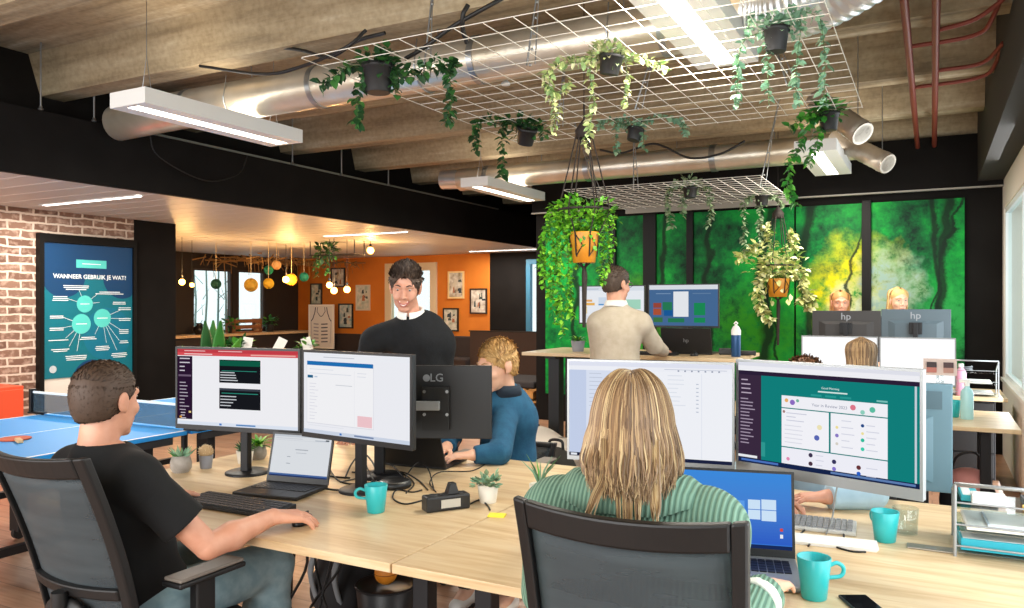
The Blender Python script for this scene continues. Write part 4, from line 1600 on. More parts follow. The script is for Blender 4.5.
rc += lines(.02, .09, .17, .30, 4, '#b9a9bd', .012, 13) + lines(.015, .11, .36, .80, 14, '#a596ab', .011, 14)
for (x, y, s_, c_) in ((.30, .345, .022, '#eab06a'), (.335, .36, .03, '#8d6cc4'), (.365, .34, .018, '#7ab8a0'), (.67, .355, .03, '#e2798c'), (.72, .39, .024, '#8fd2c0'), (.77, .36, .03, '#5cc0a4'), (.285, .455, .016, '#a87f7a'), (.72, .51, .018, '#1f4a8c'), (.72, .64, .02, '#2fbf9f'), (.72, .72, .02, '#3ecfb0'),
                       (.585, .625, .02, '#8d7cc8'), (.585, .55, .016, '#f2e29a'), (.72, .58, .015, '#f2e29a'), (.585, .70, .016, '#d8d2c8'), (.44, .84, .024, '#3c3450'), (.57, .87, .024, '#36345e'), (.70, .89, .024, '#6a3438'), (.44, .92, .024, '#4a3040'), (.57, .935, .022, '#8a78d0'), (.70, .945, .022, '#2860c8'), (.31, .905, .02, '#e48fb4'), (.475, .67, .03, '#5a68b8'), (.49, .57, .028, '#f0e6b8')):
    rc.append((x - s_ * .5, y - s_ * .85, x + s_ * .5, y + s_ * .85, c_, 1))
rc += lines(.30, .42, .46, .53, 3, '#c9cbdc', .008, 15) + lines(.29, .44, .58, .74, 5, '#dcdde8', .008, 16) + lines(.61, .68, .48, .72, 5, '#d4d6e4', .008, 17) + lines(.74, .82, .50, .72, 5, '#d4d6e4', .008, 18) + lines(.47, .52, .83, .92, 3, '#d6d8e6', .008, 19) + lines(.74, .80, .88, .95, 2, '#d6d8e6', .008, 20)
monitor('wide monitor with a turquoise page on its screen, right of the blonde woman', pxy(736.5, 2.56), pxy(923.5, 2.15), .962, 1.322, rc, TQ, bez=.008, chin=.032, bezm=SILVER, back=SILVER, stand='arm',
        texts=[('Good Morning', .55, .20, .028, '#e8f6f4'), ('Year in Review 2023', .545, .365, .04, '#8d92a8')])
GB = mat('blue_grey_plastic', '#5f7f8c', 0.45)
tm = monitor('blue-grey monitor seen from behind, right of the turquoise screen', (.06, 3.0), (-.49, 3.0), .875, 1.235, lines(.1, .9, .1, .9, 20, '#c8ccd4'), back=GB, stand='arm', armx=.56)
MB().box(-.245, .0225, .40, -.185, .024, .46, mat('label_dark', '#49626d', .5)).build('label', tm)

# screens on the standing desk
rc = [(0, 0, 1, .12, '#dfe6f0'), (.06, .06, .3, .08, '#b0bcd0'), (.06, .36, .2, .42, '#eab06a'), (.06, .45, .24, .52, '#f0b860'), (.06, .55, .12, .75, '#f0d9a8'), (.3, .3, .62, .5, '#d5e2f2'), (.3, .48, .9, .52, '#5a9ad4'), (.7, .36, .95, .62, '#a8dcc4'), (.1, .8, .9, .9, '#e8ecf4')]
a, b_ = at_y(579, 300, 6.42), at_y(645, 300, 6.42)
monitor('left screen on the standing desk, behind the man in beige', (a.x, 6.42), (b_.x, 6.42), 1.325, 1.66, rc, '#f0f4fa', desk_z=1.10, bez=.008, chin=.012, strength=.9)
rc = [(0, 0, 1, .11, '#e6ebf2'), (.36, .16, .58, .78, '#f2f5fa'), (.06, .44, .18, .56, '#a04a3c'), (.06, .58, .18, .74, '#b4563a'), (.20, .42, .34, .62, '#2a7f58'), (.22, .62, .35, .76, '#1d5ea0'), (.66, .44, .82, .74, '#1e9058'), (.06, .8, .2, .92, '#3f7a4a'), (.28, .82, .52, .92, '#2a7f58'), (.66, .8, .82, .92, '#1e9058'), (.1, .2, .32, .22, '#7f9cc0'), (.64, .2, .9, .22, '#6a88ac')]
a, b_ = at_y(648.5, 300, 6.42), at_y(719, 300, 6.42)
monitor('right screen on the standing desk with a slate blue page', (a.x, 6.42), (b_.x, 6.42), 1.305, 1.665, rc, '#4a6f9c', desk_z=1.10, bez=.008, chin=.016, strength=.85)

# far desks: two white screens and two monitors seen from behind
WM = mat('monitor_edge_grey', '#9a9da2', 0.4)
for i, (u0, u1) in enumerate(((801.5, 878), (879.5, 956))):
    a, b_ = at_y(u0, 340, 6.22), at_y(u1, 340, 6.22)
    monitor(['left one of the two bright white screens on the far desk', 'right one of the two bright white screens on the far desk'][i], (a.x, 6.22), (b_.x, 6.22), .93, 1.265, [(0, 0, 1, .05, '#f6f6f8'), (.02, .94, .5, .97, '#e2e2ea')], '#fdfdfd', bez=.008, chin=.012, bezm=WM, back=WM, strength=1.1)
for i, (u0, u1) in enumerate(((881, 812.5), (951, 881.5))):
    a, b_ = at_y(u0, 340, 7.62), at_y(u1, 340, 7.62)
    monitor(['left one of two dark monitors seen from behind, before the far women', 'right one of two dark monitors seen from behind, slate grey'][i], (a.x, 7.62), (b_.x, 7.62), 1.13, 1.44 + .015 * i, [], back=(mat('dark_grey_back', '#33302f', .5) if i == 0 else mat('slate_back', '#4a5961', .45)),
            logo=('hp', .33, .085), off=(0, .06))

# black drawer unit under the far desk
t = thing('drawer_unit', 'black drawer unit under the right end of the far desk', 'cabinet', (-.12, 6.12, 0))
MB().box(-.42, -.22, .05, .10, .24, .70, BLACKM).build('body', t, bevel=.004)
for k in range(3):
    d_ = MB().box(-.405, -.238, .07 + .21 * k, .085, -.221, .265 + .21 * k, BLACKP).build('drawer', t, bevel=.003)
    MB().box(-.21, -.25, .19 + .21 * k, -.11, -.239, .21 + .21 * k, STEEL).build('handle', d_, bevel=.002)
MB().box(-.40, -.2, 0, .08, .22, .05, DARKP).build('plinth', t)
t = thing('drawer_unit', 'black drawer unit under the farthest desk beside the window wall', 'cabinet', (.1, 7.8, 0))
MB().box(-.6, -.22, .05, .36, .24, .70, BLACKM).build('body', t, bevel=.004)
for k in range(3):
    d_ = MB().box(-.585, -.238, .07 + .21 * k, .345, -.221, .265 + .21 * k, BLACKP).build('drawer', t, bevel=.003)
    MB().box(-.17, -.25, .19 + .21 * k, -.07, -.239, .21 + .21 * k, STEEL).build('handle', d_, bevel=.002)
MB().box(-.58, -.2, 0, .34, .22, .05, DARKP).build('plinth', t)

# ================================================================== laptops, keyboards and desk things
def laptop(label, loc, rz, w, d, lidh, ang, body, lidm, rects, base, texts=(), logo=None, strength=.95, keys=BLACKP, bez=.008):
    """hinge at the origin, deck towards -y, lid rising and leaning back by ang degrees"""
    t = thing('laptop', label, 'laptop', loc, rz, 'laptops')
    mb_ = MB().box(-w / 2, -d, .002, w / 2, .004, .016, body)
    mb_.build('deck', t, bevel=.003)
    mb_ = MB()
    cols, rows = 14, 5
    kw, kd = (w - .04) / cols, d * .46 / rows
    for i in range(cols):
        for j in range(rows):
            x, y = -w / 2 + .02 + kw * i, -.03 - kd * (j + 1)
            mb_.box(x + .0015, y + .0015, .016, x + kw - .0015, y + kd - .0015, .0185, keys)
    mb_.build('keyboard', t)
    MB().box(-w * .17, -d + .012, .016, w * .17, -d * .58, .0166, body).build('touchpad', t)
    lid = MB().box(-w / 2, .0015, 0, w / 2, .008, lidh, lidm)
    for (x0, x1, z0, z1) in ((-w / 2, w / 2, 0, .022), (-w / 2, w / 2, lidh - bez, lidh), (-w / 2, -w / 2 + bez, .022, lidh - bez), (w / 2 - bez, w / 2, .022, lidh - bez)):
        lid.box(x0, -.001, z0, x1, .0015, z1, BLACKP)
    lo = lid.build('lid', t)
    R = Matrix.Translation((0, 0, .016)) @ Matrix.Rotation(-math.radians(ang), 4, 'X')
    lo.matrix_local = R
    sm = screen_mesh(w - 2 * bez, lidh - bez - .022, rects, 0, base, strength, texts)
    so = sm.build('screen', lo)
    so.location = (0, .0008, lidh / 2 + (.022 - bez) / 2)
    if logo:
        mb_ = MB()
        mb_.text(logo, .045, mat('logo_grey', '#8d9094', .4, .4), Matrix.Translation((0, .0084, lidh * .5)) @ Matrix.Rotation(PI, 4, 'Z') @ FRONT, 'CENTER', .0003, .0004)
        mb_.build('logo', lo)
    return t


rc = [(0, 0, 1, .05, '#cfd6de'), (.03, .08, .5, .1, '#d6dae2'), (.03, .13, .97, .135, '#ccd2da'), (.4, .34, .62, .36, '#a8aeb8'), (.42, .42, .6, .435, '#c2c7d0'), (.27, .52, .33, .535, '#9aa2ae'), (.27, .68, .34, .695, '#9aa2ae'), (.72, .1, .95, .12, '#b8c0cc'), (.9, .08, .96, .11, '#3c4650'), (0, .93, 1, .97, '#4f6ea8'), (0, .97, 1, 1, '#20366a')]
laptop('open laptop with a text page, in front of the man in black', (-2.305, 2.45, DT), .15, .295, .215, .20, 14, mat('laptop_dark', '#2a2826', .4, .3), mat('laptop_dark', '#2a2826', .4, .3), rc, '#e9edf2', strength=.85)
WIN = '#cfe6fb'
rc = []
for i in range(24):
    q = i / 23
    rc.append((0, .94 * i / 24, 1, .94 * (i + 1) / 24, '#%02x%02x%02x' % (int(62 + 14 * math.sin(q * 3) - 14 * q), int(140 - 44 * q + 10 * math.sin(q * 3)), int(224 - 22 * q))))
rc += [(.40, .38, .60, .60, '#5f9fec')] + [(.63, .36, .735, .485, WIN), (.745, .35, .87, .485, WIN), (.63, .495, .735, .62, WIN), (.745, .495, .87, .635, WIN), (.90, .72, .925, .76, '#d84a3c'), (.90, .80, .925, .85, '#eef2f6'), (0, .95, 1, 1, '#1a2c5c')]
laptop('silver laptop with a blue window desktop, beside the blonde woman', (-.515, 2.350, DT), .24, .345, .24, .245, 10, SILVER, SILVER, rc, '#3a7cdc', keys=BLACKP)
laptop('black laptop seen from behind, used by the boy in blue', (-2.10, 2.99, DT), PI + .12, .33, .23, .225, 22, BLACKP, BLACKP, [], '#dfe4ea', logo=None)
c = at_y(688, 350, 6.3)
laptop('black laptop seen from behind on the standing desk under the slate screen', (c.x + .02, 6.2, 1.10), PI, .40, .22, .20, 14, BLACKP, BLACKP, [], '#20262c', logo='hp')


def keyboard(label, loc, rz, w, d, m, km, group='keyboards'):
    t = thing('keyboard', label, 'keyboard', loc, rz, group)
    MB().hexa([(-w / 2, -d / 2, 0), (w / 2, -d / 2, 0), (w / 2, d / 2, 0), (-w / 2, d / 2, 0)], [(-w / 2, -d / 2, .012), (w / 2, -d / 2, .012), (w / 2, d / 2, .02), (-w / 2, d / 2, .02)], m).build('base', t, bevel=.003)
    mb_ = MB()
    cols, rows = 21, 6
    kw, kd = (w - .02) / cols, (d - .02) / rows
    for i in range(cols):
        if i in (15, 16) and False:
            continue
        for j in range(rows):
            x, y = -w / 2 + .01 + kw * i, -d / 2 + .01 + kd * j
            z = .012 + .008 * (y + d / 2) / d
            mb_.box(x + .0015, y + .0015, z - .002, x + kw - .0015, y + kd - .0015, z + .006, km)
    mb_.build('keys', t)
    return t


KEYG = mat('key_grey', '#3d3f42', .45)
keyboard('black keyboard in front of the man in black', (-2.27, 2.10, DT), .03, .44, .15, BLACKP, KEYG)
keyboard('pale grey keyboard in front of the person in light blue', (-.42, 2.82, DT + .0), .06, .40, .13, mat('keyboard_pale', '#c9c7c2', .5), mat('key_pale', '#8e8f92', .5))
keyboard('black keyboard on the standing desk beside the man in beige', (-1.95, 6.02, 1.10), 0, .40, .13, BLACKP, DARKP)


def mouse(label, loc, rz, m):
    t = thing('computer_mouse', label, 'mouse', loc, rz)
    mb_ = MB()
    mb_.ball((0, 0, .006), .03, m, 16, 10, (1, 1.75, .95))
    mb_.v = [(x, y, max(z, 0)) for x, y, z in mb_.v]
    mb_.build('shell', t)
    MB().box(-.004, .018, .028, .004, .034, .036, DARKP).build('wheel', t, bevel=.002)


mouse('black mouse under the right hand of the man in black', (-1.90, 2.05, DT), .2, BLACKP)
mouse('black mouse on the standing desk by the blue bottle', (-1.62, 6.04, 1.10), 0, BLACKP)

# teal mugs
MUG = mat('teal_glaze', '#2fb4b8', 0.3)


def mug(label, loc, rz, h=.098):
    t = thing('mug', label, 'mug', loc, rz, 'turquoise mugs')
    prof = [(.028, 0), (.031, .002), (.042, h), (.041, h + .0015), (.0385, h), (.0285, .008), (.001, .006)]
    MB().lathe(prof, MUG, 32, cap=False).lathe([(.001, 0), (.028, 0)], MUG, 32, cap=False).build('cup', t)
    p = curve([(.039, 0, h * .80), (.058, 0, h * .86), (.074, 0, h * .74), (.068, 0, h * .55), (.0355, 0, h * .50)], 5)
    MB().tube(p, .0055, MUG, 8).build('handle', t)


c = at(376, 512, DT)
mug('turquoise mug at the middle of the desk, beside the cables', (c.x, c.y, DT), PI + .5)
c = at(814, 598, DT)
mug('nearest turquoise mug, beside the silver laptop', (c.x, c.y, DT), .45, .105)
c = at(885, 541, DT)
mug('turquoise mug by the drinking glass on the right', (c.x, c.y, DT), 2.2, .094)
c = at(905, 536, DT)
t = thing('drinking_glass', 'clear drinking glass behind the right turquoise mug', 'glass', (c.x, c.y + .03, DT))
MB().lathe([(.033, 0), (.036, .003), (.040, .085), (.0385, .086), (.034, .006), (.001, .006)], glass_mat('drinking_glass_clear', '#f3f8f8', .10), 28, cap=False).build('tumbler', t)

# small cactus pots
CEM = mat('cement_pot', '#a39c94', .8, var='#8e877f', vscale=30)
CEMD = mat('grey_pot', '#85858a', .7)
CRM = mat('cream_pot', '#e6dfd0', .6)


def pot_plant(label, loc, kind, potm, r=.04, h=.07, rnd_=True, group='little potted plants on the desk'):
    t = thing('potted_succulent', label, 'plant', loc, 0, group)
    if rnd_:
        MB().lathe([(r * .75, 0), (r * 1.0, h * .25), (r * 1.02, h * .6), (r * .82, h), (r * .74, h), (r * .72, h * .9), (.001, h * .9)], potm, 24, cap=False).lathe([(.001, 0.0), (r * .75, 0)], potm, 24, cap=False).build('pot', t)
    else:
        MB().lathe([(r * .78, 0), (r, h), (r * .9, h), (r * .88, h * .9), (.001, h * .9)], potm, 24, cap=False).lathe([(.001, 0.0), (r * .78, 0)], potm, 24, cap=False).build('pot', t)
    mb_ = MB()
    if kind == 'aloe':
        for i in range(14):
            a = i * 2.4
            up = .4 + .9 * (i / 14)
            d_ = Vector((math.cos(a), math.sin(a), up)).normalized()
            p = Vector((0, 0, h * .9)) + Vector((math.cos(a), math.sin(a), 0)) * .008
            L = .075 * (1 - .25 * i / 14)
            c_ = [p, p + d_ * L * .5 + Vector((0, 0, -.004)), p + d_ * L]
            mb_.tube(c_, [.009, .007, .0012], rnd.choice(GREENS['sage'] + GREENS['green'][:1]), 6, flat=.6)
    elif kind == 'long':
        for i in range(9):
            a = i * 2.4 + .4
            d_ = Vector((math.cos(a) * .45, math.sin(a) * .45, 1)).normalized()
            p = Vector((0, 0, h * .85))
            L = .13 * (1 - .04 * i)
            c_ = [p, p + d_ * L * .55, p + d_ * L + Vector((math.cos(a), math.sin(a), 0)) * .025]
            mb_.tube(c_, [.007, .006, .001], rnd.choice(GREENS['green'] + GREENS['sage']), 6, flat=.5)
    elif kind == 'ball':
        mb_.ball((0, 0, h + .015), .032, mat('cactus_tan', '#b79a72', .8), 14, 10)
        for i in range(120):
            d_ = rv().normalized()
            if d_.z > -.3:
                p = Vector((0, 0, h + .015)) + d_ * .03
                mb_.tube([p, p + d_ * .008], [.0012, .0003], mat('cactus_spine', '#e0cfae', .8), 3)
    elif kind == 'spiky':
        for i in range(26):
            a, up = i * 2.4, .15 + 1.3 * i / 26
            d_ = Vector((math.cos(a), math.sin(a), up)).normalized()
            p = Vector((0, 0, h * .92))
            L = .06
            mb_.tube([p, p + d_ * L * .55, p + d_ * L], [.006, .007, .001], rnd.choice(GREENS['ivy']), 6, flat=.5)
    elif kind == 'bright':
        for i in range(24):
            a, up = i * 2.4, .3 + 1.0 * i / 24
            d_ = Vector((math.cos(a), math.sin(a), up)).normalized()
            leaf(mb_, (0, 0, h * .9), d_, (0, 0, 1), .095, .018, rnd.choice(GREENS['lime']), .35)
    elif kind == 'jade':
        for i in range(60):
            d_ = rv().normalized()
            d_.z = abs(d_.z)
            p = Vector((0, 0, h * .95)) + d_ * rnd.uniform(.015, .055)
            mb_.tube([p, p + d_ * .012, p + d_ * .024], [.004, .010, .003], rnd.choice(GREENS['grey'] + GREENS['sage']), 6, flat=.45)
    mb_.build('leaves' if kind != 'ball' else 'cactus', t)
    return t


for (u, v, kind, pm, lab, r_, h_, rd) in ((181, 472, 'aloe', CEM, 'aloe in a round cement pot, leftmost of the small desk plants', .045, .075, True),
                                          (206, 468, 'ball', CEMD, 'round tan cactus in a small grey pot', .032, .06, False),
                                          (245, 463, 'spiky', CRM, 'dark spiky succulent in a cream pot under the left screen', .04, .06, False),
                                          (258, 459, 'bright', CEM, 'bright green leafy succulent in a grey pot under the left screen', .04, .065, True),
                                          (488, 502, 'jade', CRM, 'grey-green succulent in a cream pot by the power strip', .04, .065, False),
                                          (540, 501, 'long', CRM, 'long-leaved aloe peeking out left of the green sweater', .042, .065, False)):
    c = at(u, v, DT)
    pot_plant(lab, (c.x, c.y, DT), kind, pm, r_, h_, rd)
c = at_y(578, 347, 6.15)
pot_plant('small feathery plant in a grey pot on the standing desk', (c.x, 6.15, 1.10), 'bright', CEMD, .06, .09, False)
c = at_y(570, 347, 6.3)

# power strip, docking discs, cables, notes, phone
c = at(446, 509, DT)
t = thing('power_strip', 'black power strip block lying on the desk', 'power strip', (c.x, c.y, DT), .95)
MB().box(-.085, -.03, 0, .085, .03, .055, BLACKP).build('body', t, bevel=.006)
for i in range(3):
    MB().lathe([(.019, 0), (.019, .003), (.016, .001), (.001, .001)], DARKP, 18, (-.05 + .05 * i, 0, .0545), False).build('socket', t)
MB().box(-.03, -.0312, .012, .045, -.03, .042, mat('label_silver', '#b9b5aa', .4)).build('label', t)
MB().hexa([(.0, -.02, .055), (.045, -.02, .055), (.045, .02, .055), (0, .02, .055)], [(.012, -.015, .095), (.035, -.015, .095), (.035, .015, .095), (.012, .015, .095)], BLACKP).build('plug', t, bevel=.003)
c = at(395, 487, DT)
t = thing('conference_speaker', 'flat black speakerphone puck among the cables', 'speaker', (c.x, c.y, DT))
MB().lathe([(.06, 0), (.068, .006), (.068, .02), (.06, .028), (.001, .03)], BLACKP, 28, cap=False).build('body', t)
MB().lathe([(.062, .0265), (.058, .029)], STEEL, 28, cap=False).build('ring', t)


def cable(label, pix, r=.0028, z=DT + .0035, m=CABLE, lift=()):
    pts = []
    for i, p in enumerate(pix):
        q = at(p[0], p[1], z)
        if len(p) > 2:
            q.z += p[2]
        pts.append(q)
    tag(MB().tube(curve(pts, 6), r, m, 6).build('cable'), label, 'cable')


cable('thick bundle cable from the left laptop to the screen stand', [(322, 488), (340, 490), (365, 487), (390, 480), (400, 472)], .004)
cable('black cable loop left of the power strip', [(424, 500), (405, 504), (393, 498), (397, 490), (412, 492), (422, 490)], .003)
cable('black cable crossing behind the turquoise mug', [(340, 482), (360, 478), (385, 474), (402, 472), (418, 480), (428, 490)], .003)
cable('black cable from the power strip to the succulent pot', [(470, 504), (480, 500), (488, 506), (490, 510)], .003)
cable('thin black cable sweeping from the power strip to the boy', [(436, 492), (430, 482), (440, 472), (470, 471), (485, 464), (487, 458)], .0025)
cable('black cable tangle at the foot of the screen stand', [(330, 470), (338, 480), (352, 484), (372, 482), (365, 474), (352, 472)], .0035)
cable('black cable curling round the speakerphone puck', [(372, 492), (380, 476), (400, 473), (414, 483), (406, 493)], .003)
cable('long black cable running behind the left laptop', [(300, 462), (312, 470), (330, 476), (350, 478)], .004)
cable('black usb cable lying on the right desk', [(808, 546), (815, 541), (830, 545), (850, 551), (866, 552)], .003)
cable('grey cable hanging under the turquoise screen onto the desk', [(826, 534, .0), (832, 528, .03), (836, 522, .10), (840, 520, .16)], .003, m=mat('grey_cable', '#8b8b88', .5))
cable('black cable bow near the pale keyboard', [(794, 540), (808, 528), (826, 526), (842, 532), (844, 540)], .003)
cable('black lead looping high behind the power strip', [(400, 488), (408, 478, .02), (418, 474, .05), (428, 478, .04), (434, 490)], .003)
cable('black cable running from the screen stand to the speakerphone', [(352, 488), (366, 480), (380, 470, .02), (392, 470, .02), (404, 478)], .0035)
cable('thick black cable coiled under the right of the two screens', [(345, 478), (352, 470, .03), (362, 464, .05), (372, 468, .03), (380, 480)], .004)
cable('black cable dangling down the screen stand', [(356, 462, .1), (362, 466, .06), (368, 474, .02), (376, 484)], .003)
c = at(497, 516, DT)
MBn = MB().box(-.03, -.022, 0, .03, .022, .006, mat('note_yellow', '#f2e03c', .7))
o = MBn.build('sticky_notes', bevel=.001)
o.location = (c.x, c.y, DT)
o.rotation_euler = (0, 0, .3)
tag(o, 'small yellow sticky note pad on the desk', 'sticky notes')
c = at(866, 606, DT)
t = thing('phone', 'black phone at the bottom edge beside the nearest mug', 'phone', (c.x, c.y - .02, DT), .5)
MB().box(-.036, -.075, 0, .036, .075, .008, BLACKP).build('body', t, bevel=.003)
MB().box(-.033, -.072, .008, .033, .072, .0083, mat('phone_glass', '#0c0d10', .08)).build('screen', t)
c = at(931, 549, DT)
t = thing('cable_flap', 'brushed metal cable flap set in the right desk', 'cable flap', (c.x, c.y, DT), 0.02)
MB().box(-.066, -.026, 0, .066, .026, .005, mat('brushed_metal', '#a39b8e', .35, .8)).build('plate', t, bevel=.002)
MB().box(-.015, -.012, .005, .015, -.002, .0062, STEEL).build('finger_tab', t, bevel=.001)
c = at(815, 545, DT)
t = thing('paper_stack', 'white paper pad under the pale keyboard', 'papers', (c.x + .02, c.y + .04, DT), .12)
for k in range(3):
    MB().box(-.15 + .004 * k, -.05, .0002 + .003 * k, .15 + .003 * k, .05, .003 + .003 * k, mat('paper_white', '#f0ede6', .8)).build('sheet', t)


# ------------------------------------------------------------------ letter trays
CLEAR = glass_mat('clear_acrylic', '#e8eff0', .16)
PAPER = mat('paper_white', '#f0ede6', .8)


def tray(label, loc, rz, w, d, hs, group='letter trays'):
    t = thing('letter_tray', label, 'letter tray', loc, rz, group)
    H = hs[-1]
    for x in (-w / 2, w / 2):
        for y in (-d / 2, d / 2):
            MB().tube([(x, y, 0), (x, y, H if y < 0 else hs[-2] + .01)], .005, SILVER, 8).build('post', t)
    for h in hs[:-1]:
        MB().box(-w / 2 + .006, -d / 2, h, w / 2 - .006, d / 2, h + .003, CLEAR).build('shelf', t)
        mb_ = MB()
        mb_.tube([(-w / 2, -d / 2, h + .02), (w / 2, -d / 2, h + .02)], .003, SILVER, 6)
        mb_.build('rail', t)
    mb_ = MB().tube([(-w / 2, d / 2, hs[-2] + .01), (-w / 2, -d / 2, H), (w / 2, -d / 2, H), (w / 2, d / 2, hs[-2] + .01)], .006, SILVER, 8)
    mb_.build('top_rail', t)
    return t


c = at(955, 556, DT)
bx, by = c.x + .16, c.y + .12
tray('silver framed letter tray with clear shelves at the right edge', (bx, by, DT), 0, .32, .24, (.012, .075, .14, .215))
items = [('teal_folder', 'teal folder in the bottom of the near letter tray', 'folder', (-.02, 0, .017), (.26, .2, .035), '#1fa0b4'),
         ('paper_sheets', 'white sheets on the middle shelf of the near letter tray', 'papers', (.0, 0, .08), (.27, .21, .012), '#eeebe2'),
         ('document_folder', 'pale folder with a blue edge on the middle shelf of the near letter tray', 'folder', (.03, -.01, .093), (.22, .18, .008), '#c9d3dc'),
         ('glasses_case', 'dark flat case on the top shelf of the near letter tray', 'case', (.07, .03, .145), (.10, .07, .02), '#4b4c50'),
         ('sticky_notes', 'orange-yellow note block in the near letter tray', 'sticky notes', (.05, -.07, .145), (.07, .04, .014), '#f0c25c'),
         ('charger_block', 'white charger with folded lead in the near letter tray', 'charger', (-.07, -.03, .145), (.09, .06, .03), '#e9e9e4'),
         ('teal_notebook', 'teal notebook at the left of the top shelf in the near letter tray', 'notebook', (-.12, .04, .145), (.05, .12, .018), '#2aa7b2')]
for (nm, lab, cat_, p, s_, col) in items:
    t = thing(nm, lab, cat_, (bx + p[0], by + p[1], DT + p[2]), .05)
    mb_ = MB().box(-s_[0] / 2, -s_[1] / 2, 0, s_[0] / 2, s_[1] / 2, s_[2], mat(nm + '_' + col[1:], col, .5))
    mb_.build('block', t, bevel=.002)
    mb_ = MB().box(-s_[0] / 2 + .006, -s_[1] / 2 + .006, s_[2], s_[0] / 2 - .02, s_[1] / 2 - .006, s_[2] + .0012, mat(nm + '_top', '#dcdcd6', .6) if nm not in ('glasses_case',) else DARKP)
    mb_.build('cover', t)

# far right desks
c = at(990, 392, DT)
tray('grey letter tray far back beside the pink bottle', (.29, 7.55, DT), 0, .36, .26, (.012, .10, .19, .29))
for (nm, lab, p, col) in (('paper_sheets', 'white sheets on the lowest shelf of the far letter tray', (.29, 7.55, DT + .017), '#e8e6df'), ('paper_sheets', 'white sheets on the middle shelf of the far letter tray', (.28, 7.55, DT + .105), '#eceae4'), ('cable_coil', 'grey coiled lead on the top shelf of the far letter tray', (.24, 7.5, DT + .194), '#70757a')):
    if nm == 'cable_coil':
        t = MB().tube([(p[0] + (.05 + .01 * math.sin(i)) * math.cos(i * .5), p[1] + .05 * math.sin(i * .5), p[2] + .005 + .001 * i) for i in range(40)], .004, mat('grey_lead', col, .5), 5).build(nm)
        tag(t, lab, 'cable')
    else:
        t = thing(nm, lab, 'papers', p)
        for k in range(3):
            MB().box(-.15 + .006 * k, -.11, .006 * k, .15 - .003 * k, .11, .006 * k + .005, mat('paper_white', '#f0ede6', .8)).build('sheet', t)


def bottle(label, loc, r, h, body, cap, kind='plain'):
    t = thing('bottle', label, 'bottle', loc)
    MB().lathe([(r * .94, 0), (r, .006), (r, h * .7), (r * .8, h * .8), (r * .4, h * .86), (r * .4, h * .9)], body, 20).build('body', t)
    if kind == 'spray':
        mb_ = MB().lathe([(r * .42, h * .9), (r * .42, h * .96), (r * .3, h)], cap, 14)
        mb_.build('cap', t)
        MB().box(-r * 1.2, -.01, h * .98, r * .5, .01, h * 1.07, cap).build('spray_head', t, bevel=.003)
    elif kind == 'flask':
        MB().lathe([(r * 1.02, h * .66), (r * 1.0, h * .8), (r * .6, h * .92), (r * .28, h * .95), (r * .28, h)], cap, 20).build('cap', t)
        MB().tube([(-r * .4, 0, h), (0, 0, h * 1.06), (r * .4, 0, h)], .006, cap, 6).build('loop', t)
    else:
        MB().lathe([(r * .5, h * .9), (r * .5, h)], cap, 14).build('cap', t)


c = at_y(961, 388, 7.45)
bottle('pink soap bottle with a white cap on the farthest desk', (c.x, 7.45, DT), .04, .26, mat('pink_plastic', '#d99ab4', .3), WHITEP)
c = at(967, 419, DT)
bottle('pale spray bottle with aqua liquid on the far desk', (c.x, c.y, DT), .038, .24, mat('aqua_plastic', '#a9d9dc', .25), WHITEP, 'spray')
c = at(954, 417, DT)
mug('turquoise mug on the far desk beside the spray bottle', (c.x, c.y, DT), 1.0, .11)
c = at_y(736, 352, 6.1)
bottle('navy water bottle with a white top on the standing desk', (c.x, 6.1, 1.10), .036, .25, mat('navy_metal', '#214a78', .35, .3), WHITEP, 'flask')
for (u, lab, s_) in ((726, 'small black box behind the water bottle on the standing desk', (.11, .08, .05)), (748, 'grey flat device right of the water bottle', (.12, .09, .035))):
    c = at_y(u, 350, 6.3)
    t = thing('desk_device', lab, 'device', (c.x, 6.3, 1.10), .2)
    MB().box(-s_[0] / 2, -s_[1] / 2, .004, s_[0] / 2, s_[1] / 2, s_[2], DARKP).build('case', t, bevel=.006)
    for k in (-1, 1):
        MB().box(k * s_[0] * .4 - .008, -s_[1] * .4, 0, k * s_[0] * .4 + .008, s_[1] * .4, .004, BLACKP).build('foot', t)
c = at_y(940, 380, 6.05)
t = thing('photo_card', 'small photo card of faces leaning before the right white screen', 'photo', (c.x, 6.05, DT + .0), .0)
mb_ = MB().hexa([(-.10, 0, .27), (.10, 0, .27), (.10, .004, .27), (-.10, .004, .27)], [(-.10, .02, .38), (.10, .02, .38), (.10, .024, .38), (-.10, .024, .38)], mat('photo_pale', '#d9c3bb', .5))
for (x, z, c_) in ((-.05, .34, '#3b2c30'), (.05, .34, '#4b3034'), (-.05, .305, '#c4786c'), (.05, .305, '#b8897c')):
    mb_.quad((x - .03, .0, z - .018), (x + .03, .0, z - .018), (x + .03, .003, z + .018), (x - .03, .003, z + .018), mat('photo_' + c_[1:], c_, .5))
mb_.build('print', t)
MB().hexa([(-.04, .0, 0), (.04, 0, 0), (.04, .05, 0), (-.04, .05, 0)], [(-.02, .006, .28), (.02, .006, .28), (.02, .014, .28), (-.02, .014, .28)], CLEAR).build('holder', t)
c = at_y(830, 368, 6.05)
c = at_y(842, 365, 6.05)
